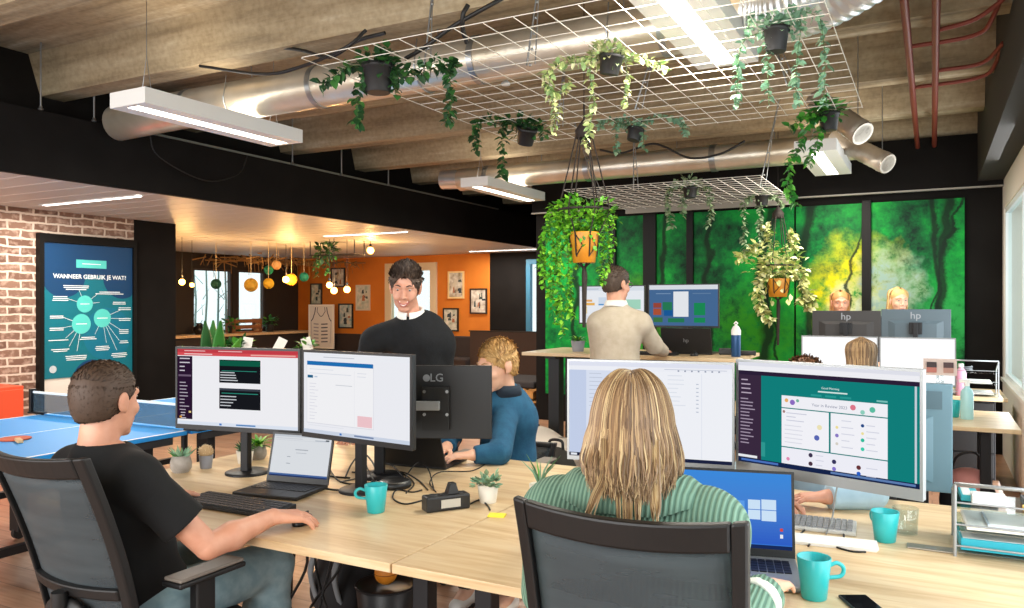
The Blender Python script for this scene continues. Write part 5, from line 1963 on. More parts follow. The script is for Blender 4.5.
# under the far desk
c = at_y(985, 470, 5.9)
t = thing('backpack', 'black backpack with a pink flap under the far desk', 'bag', (.21, 5.98, 0))
so = Solid(.012, .05).ell((0, 0, .2), (.17, .12, .2)).ell((0, -.06, .14), (.13, .09, .12))
solid_obj('body', so, mat('bag_black', '#1c1b1d', .8), t)
so = Solid(.012, .04).ell((0, -.02, .36), (.12, .10, .07)).ell((.02, -.10, .30), (.09, .03, .06))
solid_obj('flap', so, mat('bag_pink', '#e09a94', .7), t)
MB().tube(curve([(-.1, .02, .38), (-.06, 0, .50), (.05, 0, .52), (.1, .02, .38)], 5), .008, BLACKP, 6).build('strap', t)

# ================================================================== task chairs
MESHB = mat('chair_mesh', '#40484c', 0.75, alpha=0.80, var='#363d41', vscale=4, stretch=(1, 1, 6))
CHB = mat('chair_frame_black', '#0e0e0f', 0.5)
SEATF = mat('chair_seat_fabric', '#1b1b1d', 0.9)
ARMP = mat('armrest_pad', '#7d746b', 0.55)


def chair(label, loc, rz, arms=True, rec=.10, bh=.58):
    """mesh-backed swivel chair facing +y"""
    t = thing('office_chair', label, 'chair', loc, rz, 'black mesh task chairs')

    def Sf(a, b):
        z = .50 + bh * b
        hw = .215 + .02 * b
        y = -.18 - rec * b + .02 * math.sin(b * PI) - .045 * (1 - a * a)
        return Vector((a * hw, y, z + .012 * a * a * b))

    def slab(mb_, a0, a1, b0, b1, th, m, na=8, nb=8, off=0):
        v, f = [], []
        for sgn in (-.5, .5):
            for j in range(nb + 1):
                for i in range(na + 1):
                    p = Sf(a0 + (a1 - a0) * i / na, b0 + (b1 - b0) * j / nb)
                    v.append((p.x, p.y + sgn * th + off, p.z))
        N = (na + 1) * (nb + 1)
        for j in range(nb):
            for i in range(na):
                q = j * (na + 1) + i
                f.append((q, q + 1, q + na + 2, q + na + 1))
                f.append((N + q, N + q + na + 1, N + q + na + 2, N + q + 1))
        rim = [i for i in range(na + 1)] + [j * (na + 1) + na for j in range(1, nb + 1)] + [nb * (na + 1) + i for i in range(na - 1, -1, -1)] + [j * (na + 1) for j in range(nb - 1, 0, -1)]
        for i in range(len(rim)):
            p, q = rim[i], rim[(i + 1) % len(rim)]
            f.append((q, p, p + N, q + N))
        mb_.add(v, f, m)
    mb_ = MB()
    slab(mb_, -1, -.87, 0, 1, .028, CHB, 2, 14)
    slab(mb_, .87, 1, 0, 1, .028, CHB, 2, 14)
    slab(mb_, -.87, .87, .90, 1, .030, CHB, 12, 2)
    slab(mb_, -.87, .87, 0, .07, .028, CHB, 12, 2)
    slab(mb_, -.87, .87, .27, .33, .026, CHB, 12, 2, -.004)
    mb_.build('back_frame', t, bevel=.006)
    mb_ = MB()
    slab(mb_, -.87, .87, .07, .90, .003, MESHB, 12, 12, .006)
    mb_.build('back_mesh', t, smooth=True)
    mb_ = MB()
    p0, p1 = Sf(0, .30), Sf(0, 0.0)
    mb_.tube([p0 + Vector((0, -.03, 0)), p1 + Vector((0, -.06, 0)), (0, -.22, .44), (0, -.1, .42)], [.022, .032, .032, .03], CHB, 10)
    mb_.build('spine', t)
    so = Solid(.008, .02).ell(Sf(0, .17) + Vector((0, -.025, 0)), (.10, .022, .055))
    solid_obj('lumbar_pad', so, CHB, t)
    MB().tube([Sf(-.35, .12) + Vector((-.0, -.03, 0)), Sf(-.35, .12) + Vector((-.0, -.055, 0))], .02, CHB, 14).build('knob', t)
    so = Solid(.012, .05)
    so.ell((0, .02, .455), (.25, .25, .045)).ell((-.12, .08, .455), (.13, .17, .04)).ell((.12, .08, .455), (.13, .17, .04))
    solid_obj('seat', so, SEATF, t)
    MB().box(-.12, -.12, .38, .12, .14, .42, CHB).build('mechanism', t, bevel=.01)
    MB().lathe([(.028, .09), (.028, .25), (.02, .25), (.02, .385)], BLACKM, 16).build('column', t)
    for i in range(5):
        a = 2 * PI * i / 5 + .3
        e = Vector((math.cos(a), math.sin(a), 0))
        mb_ = MB().tube([e * .02 + Vector((0, 0, .115)), e * .17 + Vector((0, 0, .10)), e * .30 + Vector((0, 0, .075))], [.028, .022, .016], CHB, 8)
        lg = mb_.build('leg', t)
        n_ = Vector((-e.y, e.x, 0))
        mb_ = MB()
        for s_ in (-1, 1):
            mb_.tube([e * .30 + n_ * (.008 * s_) + Vector((0, 0, .031)), e * .30 + n_ * (.026 * s_) + Vector((0, 0, .031))], .03, BLACKP, 14)
        mb_.tube([e * .30 + Vector((0, 0, .03)), e * .30 + Vector((0, 0, .08))], .008, BLACKP, 8)
        mb_.build('caster', lg)
    if arms:
        for s_ in (-1, 1):
            mb_ = MB()
            mb_.box(s_ * .245 - .018, -.035, .40, s_ * .245 + .018, .035, .665, CHB)
            x0, x1 = sorted((s_ * .10, s_ * .25))
            mb_.box(x0, -.03, .395, x1, .03, .425, CHB)
            mb_.build('arm_post', t, bevel=.006)
            mb_ = MB().box(s_ * .245 - .042, -.115, .665, s_ * .245 + .042, .135, .682, CHB)
            ar = mb_.build('armrest', t, bevel=.006)
            MB().box(s_ * .245 - .038, -.11, .682, s_ * .245 + .038, .13, .694, ARMP).build('pad', ar, bevel=.005)
    return t


chair('black mesh office chair carrying the man in black', (-2.215, 1.69, 0), 0.0, rec=.19)
chair('black mesh office chair in the foreground, seen from behind, carrying the blonde woman', (-.545, 1.74, .012), .06)
chair('black mesh office chair carrying the boy in blue at the far side of the desk', (-2.02, 3.66, 0), PI, bh=.24, rec=.03)
chair('black mesh office chair carrying the person in light blue', (-.42, 3.86, 0), PI, bh=.40)
chair('black mesh office chair before the far white screens', (-.74, 5.18, 0), 0.0)

# ================================================================== people
SKIN1 = mat('skin_light', '#d9a084', 0.5, var='#cf9276', vscale=18, sub=.05)
SKIN2 = mat('skin_pale', '#e6b69a', 0.5, var='#dda88b', vscale=18, sub=.05)
SKIN3 = mat('skin_rosy', '#cf9880', 0.5, var='#c48a70', vscale=18, sub=.05)
LIP = mat('lip', '#b46a60', .4)
EYEW = mat('eye_white', '#b5a79d', .3)
IRIS = mat('iris_dark', '#3c4a50', .2)
TOOTH = mat('teeth', '#f2eee6', .3)


def V(*a):
    return Vector(a if len(a) == 3 else a[0])


def headM(c, yaw, pitch=0, roll=0, s=1.0):
    """local +y is where the face looks, +z up; pitch > 0 looks down"""
    return Matrix.Translation(V(c)) @ Matrix.Rotation(yaw, 4, 'Z') @ Matrix.Rotation(roll, 4, 'Y') @ Matrix.Rotation(-pitch, 4, 'X') @ Matrix.Scale(s, 4)


def head_solid(M, neck, fem=False, res=.004, ears=True, smile=False):
    so = Solid(res, .014)
    s_ = M.to_scale()[0]
    R = M.to_3x3().normalized()

    def E(c, r, k=None):
        so.ell(M @ V(c), [x * s_ for x in r], R, k)

    def C(a, b, ra, rb, k=None):
        so.cone(M @ V(a), M @ V(b), ra * s_, rb * s_, k)
    E((0, -.014, .034), (.074, .094, .080))
    E((0, .028, -.02), (.064, .066, .088), .02)
    jw = .044 if fem else .050
    E((0, .034, -.078), (jw, .048, .040), .02)
    E((0, .070, -.104), (.022 if fem else .027, .016, .015), .014)
    C((0, .088, .012), (0, .108, -.028), .008, .0115, .010)
    for x in (-1, 1):
        E((x * .012, .098, -.034), (.0085, .010, .0075), .006)
        C((x * .012, .088, .026), (x * .045, .072, .024), .010, .009, .012)
        E((x * .036, .068, -.030), (.022, .018, .020), .014)
        if smile:
            E((x * .034, .078, -.040), (.016, .013, .013), .01)
        if ears:
            E((x * .076, -.010, -.004), (.010, .020, .032), .006)
            E((x * .080, -.016, .004), (.006, .014, .020), .004)
            C((x * .074, 0, -.03), (x * .072, .002, -.036), .008, .006, .006)
    C((-.017, .090, -.062), (.017, .090, -.062), .0065, .0065, .006)
    C((-.014, .088, -.073), (.014, .088, -.073), .0075, .0075, .006)
    so.cone(M @ V(0, -.02, -.045), neck, .053 * s_ * (.88 if fem else 1), .060 * (.88 if fem else 1), .02)
    for x in (-1, 1):
        so.cut_ell(M @ V(x * .031, .099, .008), [.014 * s_, .011 * s_, .0065 * s_], R)
    return so


def face_parts(t, M, off, brow, smile=False, eyes=True):
    s_ = M.to_scale()[0]
    o = V(off)

    def put(mb_, name, parent=t):
        return mb_.build(name, parent, off=tuple(o))
    for x in (-1, 1):
        if eyes:
            mb_ = MB()
            c_ = M @ V(x * .031, .0785, .008)
            mb_.ball(c_, .0100 * s_, EYEW, 12, 8, (1.05, 1, .5))
            f = (M.to_3x3() @ V(0, 1, -.25)).normalized()
            mb_.ball(c_ + f * .0056 * s_, .0058 * s_, IRIS, 10, 6, (1, 1, .9))
            put(mb_, 'eye')
        mb_ = MB()
        mb_.tube([M @ V(x * .014, .0985, .029), M @ V(x * .030, .0925, .034), M @ V(x * .046, .080, .029)], [.003 * s_, .0038 * s_, .001 * s_], brow, 6)
        put(mb_, 'eyebrow')
    mb_ = MB()
    if smile:
        P = [(-.028, .086, -.055), (-.015, .096, -.064), (0, .0985, -.067), (.015, .096, -.064), (.028, .086, -.055)]
        mb_.tube([M @ V(p) for p in curve(P, 3)], .0035 * s_, LIP, 6)
        P2 = [(x * .98, y - .001, z - .013 * (1 - abs(x) / .03)) for x, y, z in P]
        mb_.tube([M @ V(p) for p in curve(P2, 3)], .0042 * s_, LIP, 6)
        put(mb_, 'mouth')
        mb_ = MB()
        mb_.tube([M @ V(x * .78, y + .0004, z - .006 * (1 - abs(x) / .03)) for x, y, z in P], .0038 * s_, TOOTH, 6)
        put(mb_, 'teeth')
    else:
        P = [(-.024, .088, -.066), (-.011, .0965, -.0655), (0, .098, -.067), (.011, .0965, -.0655), (.024, .088, -.066)]
        mb_.tube([M @ V(p) for p in curve(P, 3)], .0028 * s_, LIP, 6)
        P2 = [(x * .85, y - .001, z - .007) for x, y, z in P]
        mb_.tube([M @ V(p) for p in curve(P2, 3)], .0034 * s_, LIP, 6)
        put(mb_, 'mouth')


def short_hair(M, col, n=1500, L=.028, thick=.010, top=0, fringe=.052, nape=-.055, lift=.3, part=0.0, w=.0022, quiff=0.0):
    """hair as one soft cap over skull and nape, with short tufts growing out of its outer face"""
    s_ = M.to_scale()[0]
    R = M.to_3x3().normalized()
    so = Solid(.004, .016)
    so.ell(M @ V(0, -.016, .037), [(.074 + thick) * s_, (.094 + thick) * s_, (.080 + thick + top) * s_], R)
    so.ell(M @ V(0, -.040, -.005), [(.066 + thick * .6) * s_, (.068 + thick * .5) * s_, (.068 + thick * .2) * s_], R, .03)
    so.ell(M @ V(0, -.052, -.040), [.052 * s_, .042 * s_, .045 * s_], R, .03)
    so.cut_ell(M @ V(0, .118, -.055), [.086 * s_, .085 * s_, (.058 + fringe) * s_], R)
    so.cut_plane(M @ V(0, -.09, nape - .012), -(M.to_3x3() @ V(0, -.25, 1)))
    for x in (-1, 1):
        so.cut_ell(M @ V(x * .085, .030, -.060), [.035 * s_, .050 * s_, .066 * s_], R)
        so.cut_ell(M @ V(x * .088, -.012, -.012), [.024 * s_, .025 * s_, .038 * s_], R)
        so.cut_ell(M @ V(x * .075, -.012, -.075), [.032 * s_, .038 * s_, .040 * s_], R)
    Vv, Q = so.mesh()
    Mi = M.inverted()
    ex = MB()
    q = random.Random(int(abs(M.translation.x) * 1000) + 5)
    for k in range(n):
        f = Q[q.randrange(len(Q))]
        a_, b_, c_, d_ = [Mi @ Vector(Vv[i]) for i in f]
        nrm = (c_ - a_).cross(d_ - b_)
        if nrm.length < 1e-12:
            continue
        nrm.normalize()
        p = (a_ + b_ + c_ + d_) / 4
        rad = (p - Vector((0, -.016, .02))).normalized()
        if nrm.dot(rad) < (.45 if rad.z > .1 else .58):
            continue
        if rad.z > .35:
            flow = Vector((part, .55 - quiff, .15 + quiff * .4))
        else:
            flow = Vector((0, -.35, -.8))
        flow = flow - nrm * flow.dot(nrm)
        lf = lift if rad.z > .3 else min(lift, .16)
        dirv = (flow.normalized() * (1 - lf) + nrm * lf + Vector((q.uniform(-.25, .25), q.uniform(-.25, .25), q.uniform(-.15, .15)))).normalized()
        l_ = L * q.uniform(.6, 1.15) * (1 if rad.z > .3 else .6)
        a0 = p - nrm * .003
        m_ = a0 + dirv * l_ * .6 + nrm * .0015
        e_ = a0 + dirv * l_ - nrm * l_ * .12
        s1 = dirv.cross(nrm).normalized() * w * q.uniform(.8, 1.6)
        mm = q.choices(col, [5, 3, 2][:len(col)])[0]
        ex.add([M @ (a0 - s1), M @ (a0 + s1), M @ (m_ + s1 * .8 + nrm * .001), M @ e_, M @ (m_ - s1 * .8)], [(0, 1, 2, 3, 4)], mm, True)
    return so, ex


def hand_solid(W_, f, n, side, curl=.35, s=1.0, res=.003, elbow=None, ra=.041, rb=.027, spread=.13, thumb_in=0.0):
    """fine hand with five fingers; f towards the fingertips, n back of the hand; side +1 when the thumb lies on n x f"""
    so = Solid(res, .004)
    W_, f, n = V(W_), V(f).normalized(), V(n)
    n = (n - f * n.dot(f)).normalized()
    l = n.cross(f).normalized() * side
    if elbow is not None:
        e = V(elbow)
        m_ = e.lerp(W_, .35)
        so.cone(e, m_, ra * .97, ra, .02)
        so.cone(m_, W_, ra, rb, .02)
    offs = (.0315, .0105, -.0105, -.0305)
    lens = (.070, .079, .073, .057)
    for i in range(4):
        kn = W_ + (f * (.088 - .004 * abs(i - 1)) + l * offs[i]) * s
        so.cone(W_ + (f * .008 + l * offs[i] * .55) * s, kn, .0165 * s, .0115 * s, .012)
        d = (f + l * (offs[i] * spread / .028)).normalized()
        p = kn
        c_ = curl * (1 + .12 * i)
        for j, fr in enumerate((.45, .30, .25)):
            ang = c_ * (.55 + .55 * j)
            dd = (d * math.cos(ang) - n * math.sin(ang)).normalized()
            q = p + dd * lens[i] * fr * s
            r0 = (.0086, .0079, .0071)[j] * s
            so.cone(p, q, r0, (.0079, .0071, .0058)[j] * s, .002)
            p = q
    b = W_ + (f * .025 + l * .022 - n * .004) * s
    t1 = b + (f * .032 + l * (.026 - thumb_in) - n * .010) * s
    t2 = t1 + (f * .030 + l * (.010 - thumb_in) - n * .006) * s
    t3 = t2 + (f * .022 - l * .002 - n * .006) * s
    so.cone(b, t1, .015 * s, .0115 * s, .010).cone(t1, t2, .0112 * s, .0098 * s, .004).cone(t2, t3, .0098 * s, .0075 * s, .004)
    return so


def trunk(so, J, yaw, inf=0.0, w=1.0, belly=0.0):
    R = Matrix.Rotation(yaw, 3, 'Z')
    p, c = V(J['pel']), V(J['chest'])
    so.ell(p + V(0, 0, .03), (.168 * w + inf, .122 + inf, .13), R, .05)
    so.ell(p.lerp(c, .5), (.152 * w + inf, .112 + inf + belly, .17), R, .06)
    so.ell(c, (.170 * w + inf, .115 + inf, .16), R, .06)
    for s_ in ('L', 'R'):
        so.cone(c + V(0, 0, .10), V(J['sh' + s_]), .062 + inf, .055 * (.9 + .1 * w) + inf, .05)
    for s_ in ('L', 'R'):
        so.cone(V(J['neck']) + V(0, 0, -.045), V(J['sh' + s_]).lerp(V(J['neck']), .18), .052 + inf * .6, .050 + inf * .9, .05)
    so.cone(V(J['neck']), c + V(0, 0, .08), .050 + inf * .6, .085 + inf, .05)
    return so


def legs(so, J, inf=0.0, w=1.0):
    for s_ in ('L', 'R'):
        so.cone(V(J['pel']).lerp(V(J['hip' + s_]), .7), V(J['hip' + s_]), .10 * w + inf, .092 * w + inf, .05)
        so.cone(J['hip' + s_], J['kn' + s_], .088 * w + inf, .060 * w + inf, .03)
        k, a = V(J['kn' + s_]), V(J['an' + s_])
        so.cone(k, k.lerp(a, .35), .058 * w + inf, .058 * w + inf, .03)
        so.cone(k.lerp(a, .35), a, .058 * w + inf, .038 * w + inf, .03)
    return so


def sitting(x, y, yaw, hipz=.53, kneez=.545, tl=.45, spread=.11):
    """pelvis and legs for somebody on a chair; facing angle yaw (0 looks along +Y)"""
    f = V(-math.sin(yaw), math.cos(yaw), 0)
    r = V(math.cos(yaw), math.sin(yaw), 0)
    c = V(x, y, hipz)
    J = {'pel': c}
    for s_, q in (('L', -1), ('R', 1)):
        J['hip' + s_] = c + r * (.09 * q) + V(0, 0, 0)
        J['kn' + s_] = c + r * (spread * q) + f * tl + V(0, 0, kneez - hipz)
        J['an' + s_] = J['kn' + s_] + f * (-.06) + V(0, 0, .09 - kneez)
    J['fwd'] = f
    return J


def standing(x, y, yaw, hipz=.93):
    f = V(-math.sin(yaw), math.cos(yaw), 0)
    r = V(math.cos(yaw), math.sin(yaw), 0)
    c = V(x, y, hipz)
    J = {'pel': c, 'fwd': f}
    for s_, q in (('L', -1), ('R', 1)):
        J['hip' + s_] = c + r * (.09 * q)
        J['kn' + s_] = c + r * (.10 * q) + f * .02 + V(0, 0, .50 - hipz)
        J['an' + s_] = c + r * (.11 * q) + V(0, 0, .09 - hipz)
    return J


def build_person(label, J, M, yaw, skin, topm, botm, shoem, fem=False, sleeve=1.0, inf=.012, w=1.0, hands=None, smile=False, browm=None, face=True, neckline=None, res=.008, hres=.004,
                 ears=True, belly=0.0, cuff=None, group=None, sleeve_r=(.062, .052, .04), top='sweater', bot='trousers', nz=.075):
    base = V(J['pel'].x, J['pel'].y, 0)
    t = thing('person', label, 'person', base, 0, group)
    off = tuple(base)
    hs = head_solid(M, V(J['neck']) - V(0, 0, .02), fem, hres, ears, smile)
    bs = Solid(res, .02)
    trunk(bs, J, yaw, 0, w)
    legs(bs, J, 0, w)
    for s_ in ('L', 'R'):
        a = V(J['an' + s_])
        bs.cone(a, a + J['fwd'] * .13 + V(0, 0, -.045), .038, .03)
        bs.cone(J['sh' + s_], J['el' + s_], .048 * w, .039 * w, .02)
    parts = [bs, hs]
    for s_, q in (('L', 1), ('R', -1)):
        h = (hands or {}).get(s_)
        if h:
            parts.append(hand_solid(J['wr' + s_], h['f'], h.get('n', (0, 0, 1)), h.get('side', q * -1), h.get('curl', .35), h.get('s', .95 if not fem else .86), elbow=J['el' + s_], ra=.041 * (w if not fem else .88), rb=.027 * (1 if not fem else .86), thumb_in=h.get('ti', 0)))
        else:
            bs.cone(J['el' + s_], J['wr' + s_], .040 * w, .028 * w, .02)
    solid_obj('body', parts, skin, t, off)
    # top
    ts = Solid(res * .85, .025)
    trunk(ts, J, yaw, inf, w, belly)
    for s_ in ('L', 'R'):
        S_, E_, W_ = V(J['sh' + s_]), V(J['el' + s_]), V(J['wr' + s_])
        if sleeve <= .8:
            m_ = S_.lerp(E_, sleeve)
            ts.cone(S_, S_.lerp(E_, sleeve * .5), sleeve_r[0], sleeve_r[0], .03)
            ts.flat(S_.lerp(E_, sleeve * .35), m_, sleeve_r[0], sleeve_r[1] + .004, .006)
        else:
            ts.cone(S_, E_, sleeve_r[0], sleeve_r[1], .03)
            ts.flat(E_.lerp(W_, -.02), E_.lerp(W_, sleeve - .02 if sleeve > .9 else sleeve), sleeve_r[1], sleeve_r[2], .02)
    nk = V(J['neck'])
    ts.cut_ell(nk + V(0, 0, nz) + J['fwd'] * .02, neckline or (.075, .085, .075), Matrix.Rotation(yaw, 3, 'Z'))
    solid_obj(top, ts, topm, t, off)
    # trousers
    ls = Solid(.01, .02)
    R = Matrix.Rotation(yaw, 3, 'Z')
    ls.ell(V(J['pel']) + V(0, 0, .01), (.172 * w + .006, .128, .11), R, .05)
    for s_ in ('L', 'R'):
        k, a = V(J['kn' + s_]), V(J['an' + s_])
        ls.cone(V(J['pel']).lerp(V(J['hip' + s_]), .7), V(J['hip' + s_]), .106 * w, .10 * w, .05)
        ls.cone(J['hip' + s_], k, .098 * w, .078 * w, .03)
        ls.flat(k.lerp(a, -.02), k.lerp(a, .4), .078 * w, .078 * w, .03)
        ls.flat(k.lerp(a, .3), k.lerp(a, .95), .078 * w, .066 * w, .03)
    solid_obj(bot, ls, botm, t, off)
    for s_ in ('L', 'R'):
        a = V(J['an' + s_])
        ss = Solid(.008, .02).cone(a + V(0, 0, -.045), a + J['fwd'] * .14 + V(0, 0, -.052), .042, .036).cone(a, a + V(0, 0, -.04), .043, .043)
        ss.cut_plane((0, 0, .002), (0, 0, -1))
        solid_obj('shoe', ss, shoem, t, off)
    if face:
        face_parts(t, M, off, browm or LIP, smile)
    return t, off


HB = [mat('hair_brown', '#4a3628', .6), mat('hair_brown_dark', '#422f23', .6), mat('hair_brown_light', '#54402f', .6)]
HD = [mat('hair_dark', '#48372b', .6), mat('hair_darker', '#392a21', .6), mat('hair_grey_brown', '#655345', .6)]
HBL = [mat('hair_blond', '#c59a5e', .55), mat('hair_blond_light', '#dcb87c', .55), mat('hair_blond_dark', '#9c7544', .55)]
HW = [mat('hair_honey', '#86694a', .5), mat('hair_honey_light', '#a88a63', .5), mat('hair_honey_dark', '#664d34', .5), mat('hair_straw', '#c4aa7e', .5)]
BLACKT = mat('black_tee', '#08090a', .9, var='#0c0d0f', vscale=9, bump=.15, bscale=14)
JEANS = mat('blue_jeans', '#93b0ba', .85, var='#7d9ca8', vscale=24, bump=.1)
DARKJ = mat('dark_trousers', '#23252c', .85)
SHOEW = mat('white_shoe', '#dcdad5', .6)
SHOED = mat('dark_shoe', '#2a2623', .6)

# ---- the man in the black tee, lower left
J = sitting(-2.25, 1.69, 0.03, .545, .565, .42, .15)
J.update(chest=V(-2.24, 1.585, .88), neck=V(-2.25, 1.535, 1.055), shL=V(-2.425, 1.575, .97), shR=V(-2.075, 1.545, .978), elL=V(-2.56, 1.74, .80), elR=V(-1.935, 1.68, .765), wrL=V(-2.55, 1.985, .79), wrR=V(-1.915, 1.925, .80))
J['hipR'] += V(.02, 0, 0)
M = headM((-2.255, 1.57, 1.205), .16, .06, 0, .99)
t, off = build_person('man in a black t-shirt and jeans seated at lower left, hand on a mouse', J, M, 0.05, SKIN1, BLACKT, JEANS, SHOEW, sleeve=.66, sleeve_r=(.066, .068, .05), inf=.012, nz=.052, top='t_shirt', bot='jeans',
                      hands={'R': {'f': (.52, .85, -.10), 'n': (0.12, .0, 1), 'curl': .46, 's': 1.05}, 'L': {'f': (.35, .9, -.04), 'n': (0, 0, 1), 'curl': .38, 's': 1.0}}, browm=HB[1], neckline=(.082, .088, .062))
so, ex = short_hair(M, HB, 9000, .018, .007, lift=.10, w=.0011)
solid_obj('hair', so, HB[0], t, off, ex)

# ---- the smiling man standing in a dark sweater
NAVY = mat('charcoal_sweater', '#0d0f12', .95, var='#121519', vscale=30, bump=.2, bscale=120)
hc = at_d(405.5, 287, 4.32)
J = standing(-2.52, 3.72, PI + .3)
sl, sr = at_d(426, 343, 4.33), at_d(373, 341, 4.42)
J.update(chest=V(-2.50, 3.66, 1.27), neck=V(hc.x, hc.y + .05, hc.z - .165), shL=sl, shR=sr, elL=sl + V(.06, .02, -.29), elR=sr + V(-.11, -.02, -.27), wrL=V(-2.14, 3.40, .80), wrR=V(-2.78, 3.40, .80))
M = headM(hc, PI + .52, .30, -.04, 1.03)
t, off = build_person('smiling man standing behind the desk in a charcoal sweater over a white shirt', J, M, PI + .3, SKIN3, NAVY, DARKJ, SHOED, smile=True, browm=HD[1], sleeve=1.0, sleeve_r=(.062, .060, .046), inf=.014, w=.98, belly=.02, nz=.055,
                      hands={'L': {'f': (.0, -.8, -.3), 'curl': .3}, 'R': {'f': (.0, -.8, -.3), 'curl': .3}}, neckline=(.088, .090, .06))
so, ex = short_hair(M, HD, 3600, .030, .009, .008, .098, lift=.42, w=.0026, quiff=.6)
solid_obj('hair', so, HD[0], t, off, ex)
nk = V(J['neck'])
SHIRTW = mat('white_shirt', '#eceae4', .8)


def collar(t, off, c, yaw, m, rx=.075, ry=.075, h=.035, flare=.022, openf=.35, name='shirt_collar', pitch=0.0, drop=0.0):
    """folded collar round the neck, open at the front"""
    mb_ = MB()
    n_ = 30
    mb_.M = Matrix.Translation(V(c)) @ Matrix.Rotation(yaw, 4, 'Z') @ Matrix.Rotation(-pitch, 4, 'X')
    rings = [(0.0, 0.0, -.01), (-.004, 0, h), (.004, 0, h + .004), (flare * .6, 0, h * .45), (flare, 0, -.004)]
    v, f = [], []
    for i in range(n_ + 1):
        a = PI / 2 + openf + (2 * PI - 2 * openf) * i / n_
        fr = abs(math.cos((a - PI / 2) / 2))
        for (dr, _, z) in rings:
            q = 1 + .25 * fr
            v.append(((rx + dr) * math.cos(a), (ry + dr) * math.sin(a), z - drop * fr - (.018 * fr if dr >= flare * .9 else 0)))
    K = len(rings)
    for i in range(n_):
        for j in range(K - 1):
            f.append((i * K + j, (i + 1) * K + j, (i + 1) * K + j + 1, i * K + j + 1))
    mb_.add(v, f, m, True)
    o = mb_.build(name, t, off=off)
    sd = o.modifiers.new('thick', 'SOLIDIFY')
    sd.thickness = .004
    return o


collar(t, off, nk + V(0, 0, .015), PI + .4, SHIRTW, .064, .066, .024, .014, .10, pitch=.3)

# ---- the blond boy in the blue sweater
BLUES = mat('petrol_sweater', '#174c6c', .9, var='#1f5878', vscale=26, bump=.15, bscale=90)
hc = at_d(497, 365, 4.0)
J = sitting(hc.x, hc.y + .13, PI + .05, .53, .55, .42)
J['anL'] += V(0, .12, 0)
J['anR'] += V(0, .12, 0)
sl, sr = at_d(507, 408, 4.02), at_d(466, 406, 3.98)
J.update(chest=V(hc.x, hc.y + .11, .90), neck=V(hc.x + .015, hc.y + .055, hc.z - .145), shL=sl, shR=sr, elL=at(500, 453, .80), elR=V(hc.x - .24, hc.y - .08, .80), wrL=at(473, 455, .797), wrR=at(447, 447, .80))
J['elL'].z = .80
M = headM(hc, PI - .42, .22, 0, 1.04)
t, off = build_person('blond boy in a petrol blue sweater typing on a laptop, half hidden by a monitor', J, M, PI, SKIN2, BLUES, DARKJ, SHOEW, browm=HBL[2], sleeve=.97, sleeve_r=(.066, .056, .042), inf=.014, w=.92,
                      hands={'L': {'f': (-.75, -.55, -.03), 'curl': .35}, 'R': {'f': (.1, -.95, -.03), 'curl': .35}}, neckline=(.072, .078, .055))
so, ex = short_hair(M, HBL, 3200, .040, .008, .004, .070, lift=.10, part=-1.2, w=.0020)
solid_obj('hair', so, HBL[0], t, off, ex)
collar(t, off, V(J['neck']) + V(0, 0, .005), PI - .2, mat('dark_collar', '#1d2a38', .9), .072, .072, .030, .014, .15, 'sweater_collar')

# ---- the blonde woman in the green knit sweater
m_knit, nt, b = node_mat('green_knit')
tc = nt.nodes.new('ShaderNodeTexCoord')
wv = nt.nodes.new('ShaderNodeTexWave')
wv.bands_direction = 'X'
wv.inputs['Scale'].default_value = 30
wv.inputs['Distortion'].default_value = .6
nt.links.new(tc.outputs['Object'], wv.inputs['Vector'])
r = ramp_node(nt, [(0.2, '#587a68'), (0.7, '#7b9d88')])
nt.links.new(wv.outputs[0], r.inputs[0])
nt.links.new(r.outputs[0], b.inputs['Base Color'])
bp = nt.nodes.new('ShaderNodeBump')
bp.inputs['Strength'].default_value = .6
bp.inputs['Distance'].default_value = .006
nt.links.new(wv.outputs[0], bp.inputs['Height'])
nt.links.new(bp.outputs[0], b.inputs['Normal'])
b.inputs['Roughness'].default_value = .95
KNIT = m_knit
hc = V(-.592, 1.685, 1.232)
J = sitting(-.56, 1.66, .05, .53, .55, .44)
J.update(chest=V(-.578, 1.645, .90), neck=V(-.585, 1.655, 1.10), shL=V(-.752, 1.625, 1.022), shR=V(-.412, 1.675, 1.022), elL=V(-.83, 1.74, .80), elR=V(-.395, 1.71, .785), wrL=V(-.60, 2.02, .80), wrR=V(-.345, 1.985, .812))
M = headM(hc, .30, .04, 0, .98)
t, off = build_person('long-haired blonde woman in a ribbed sage green sweater, seen from behind in front', J, M, .15, SKIN2, KNIT, JEANS, SHOEW, fem=True, browm=HW[2], sleeve=.86, sleeve_r=(.070, .062, .050), inf=.022, w=.93,
                      hands={'L': {'f': (.3, .95, -.05), 'curl': .35}, 'R': {'f': (.05, .95, -.12), 'curl': .35}}, neckline=(.07, .075, .05))
for s_ in ('R', 'L'):
    E_, W_ = V(J['el' + s_]), V(J['wr' + s_])
    so = Solid(.005, .006).flat(E_.lerp(W_, .60), E_.lerp(W_, .74), .0575, .0545)
    solid_obj('white_stripe', so, mat('cream_knit', '#dfe2d6', .9), t, off)
mb = MB()                                                       # broad folded collar
n_ = 44
cc = V(-.585, 1.66, 1.105)
Mz = Matrix.Translation(cc) @ Matrix.Rotation(.15, 4, 'Z')
v, f = [], []
ringsC = [(.066, .066, -.02), (.074, .074, .018), (.086, .086, .024), (.115, .100, .004), (.142, .115, -.020), (.160, .122, -.044)]
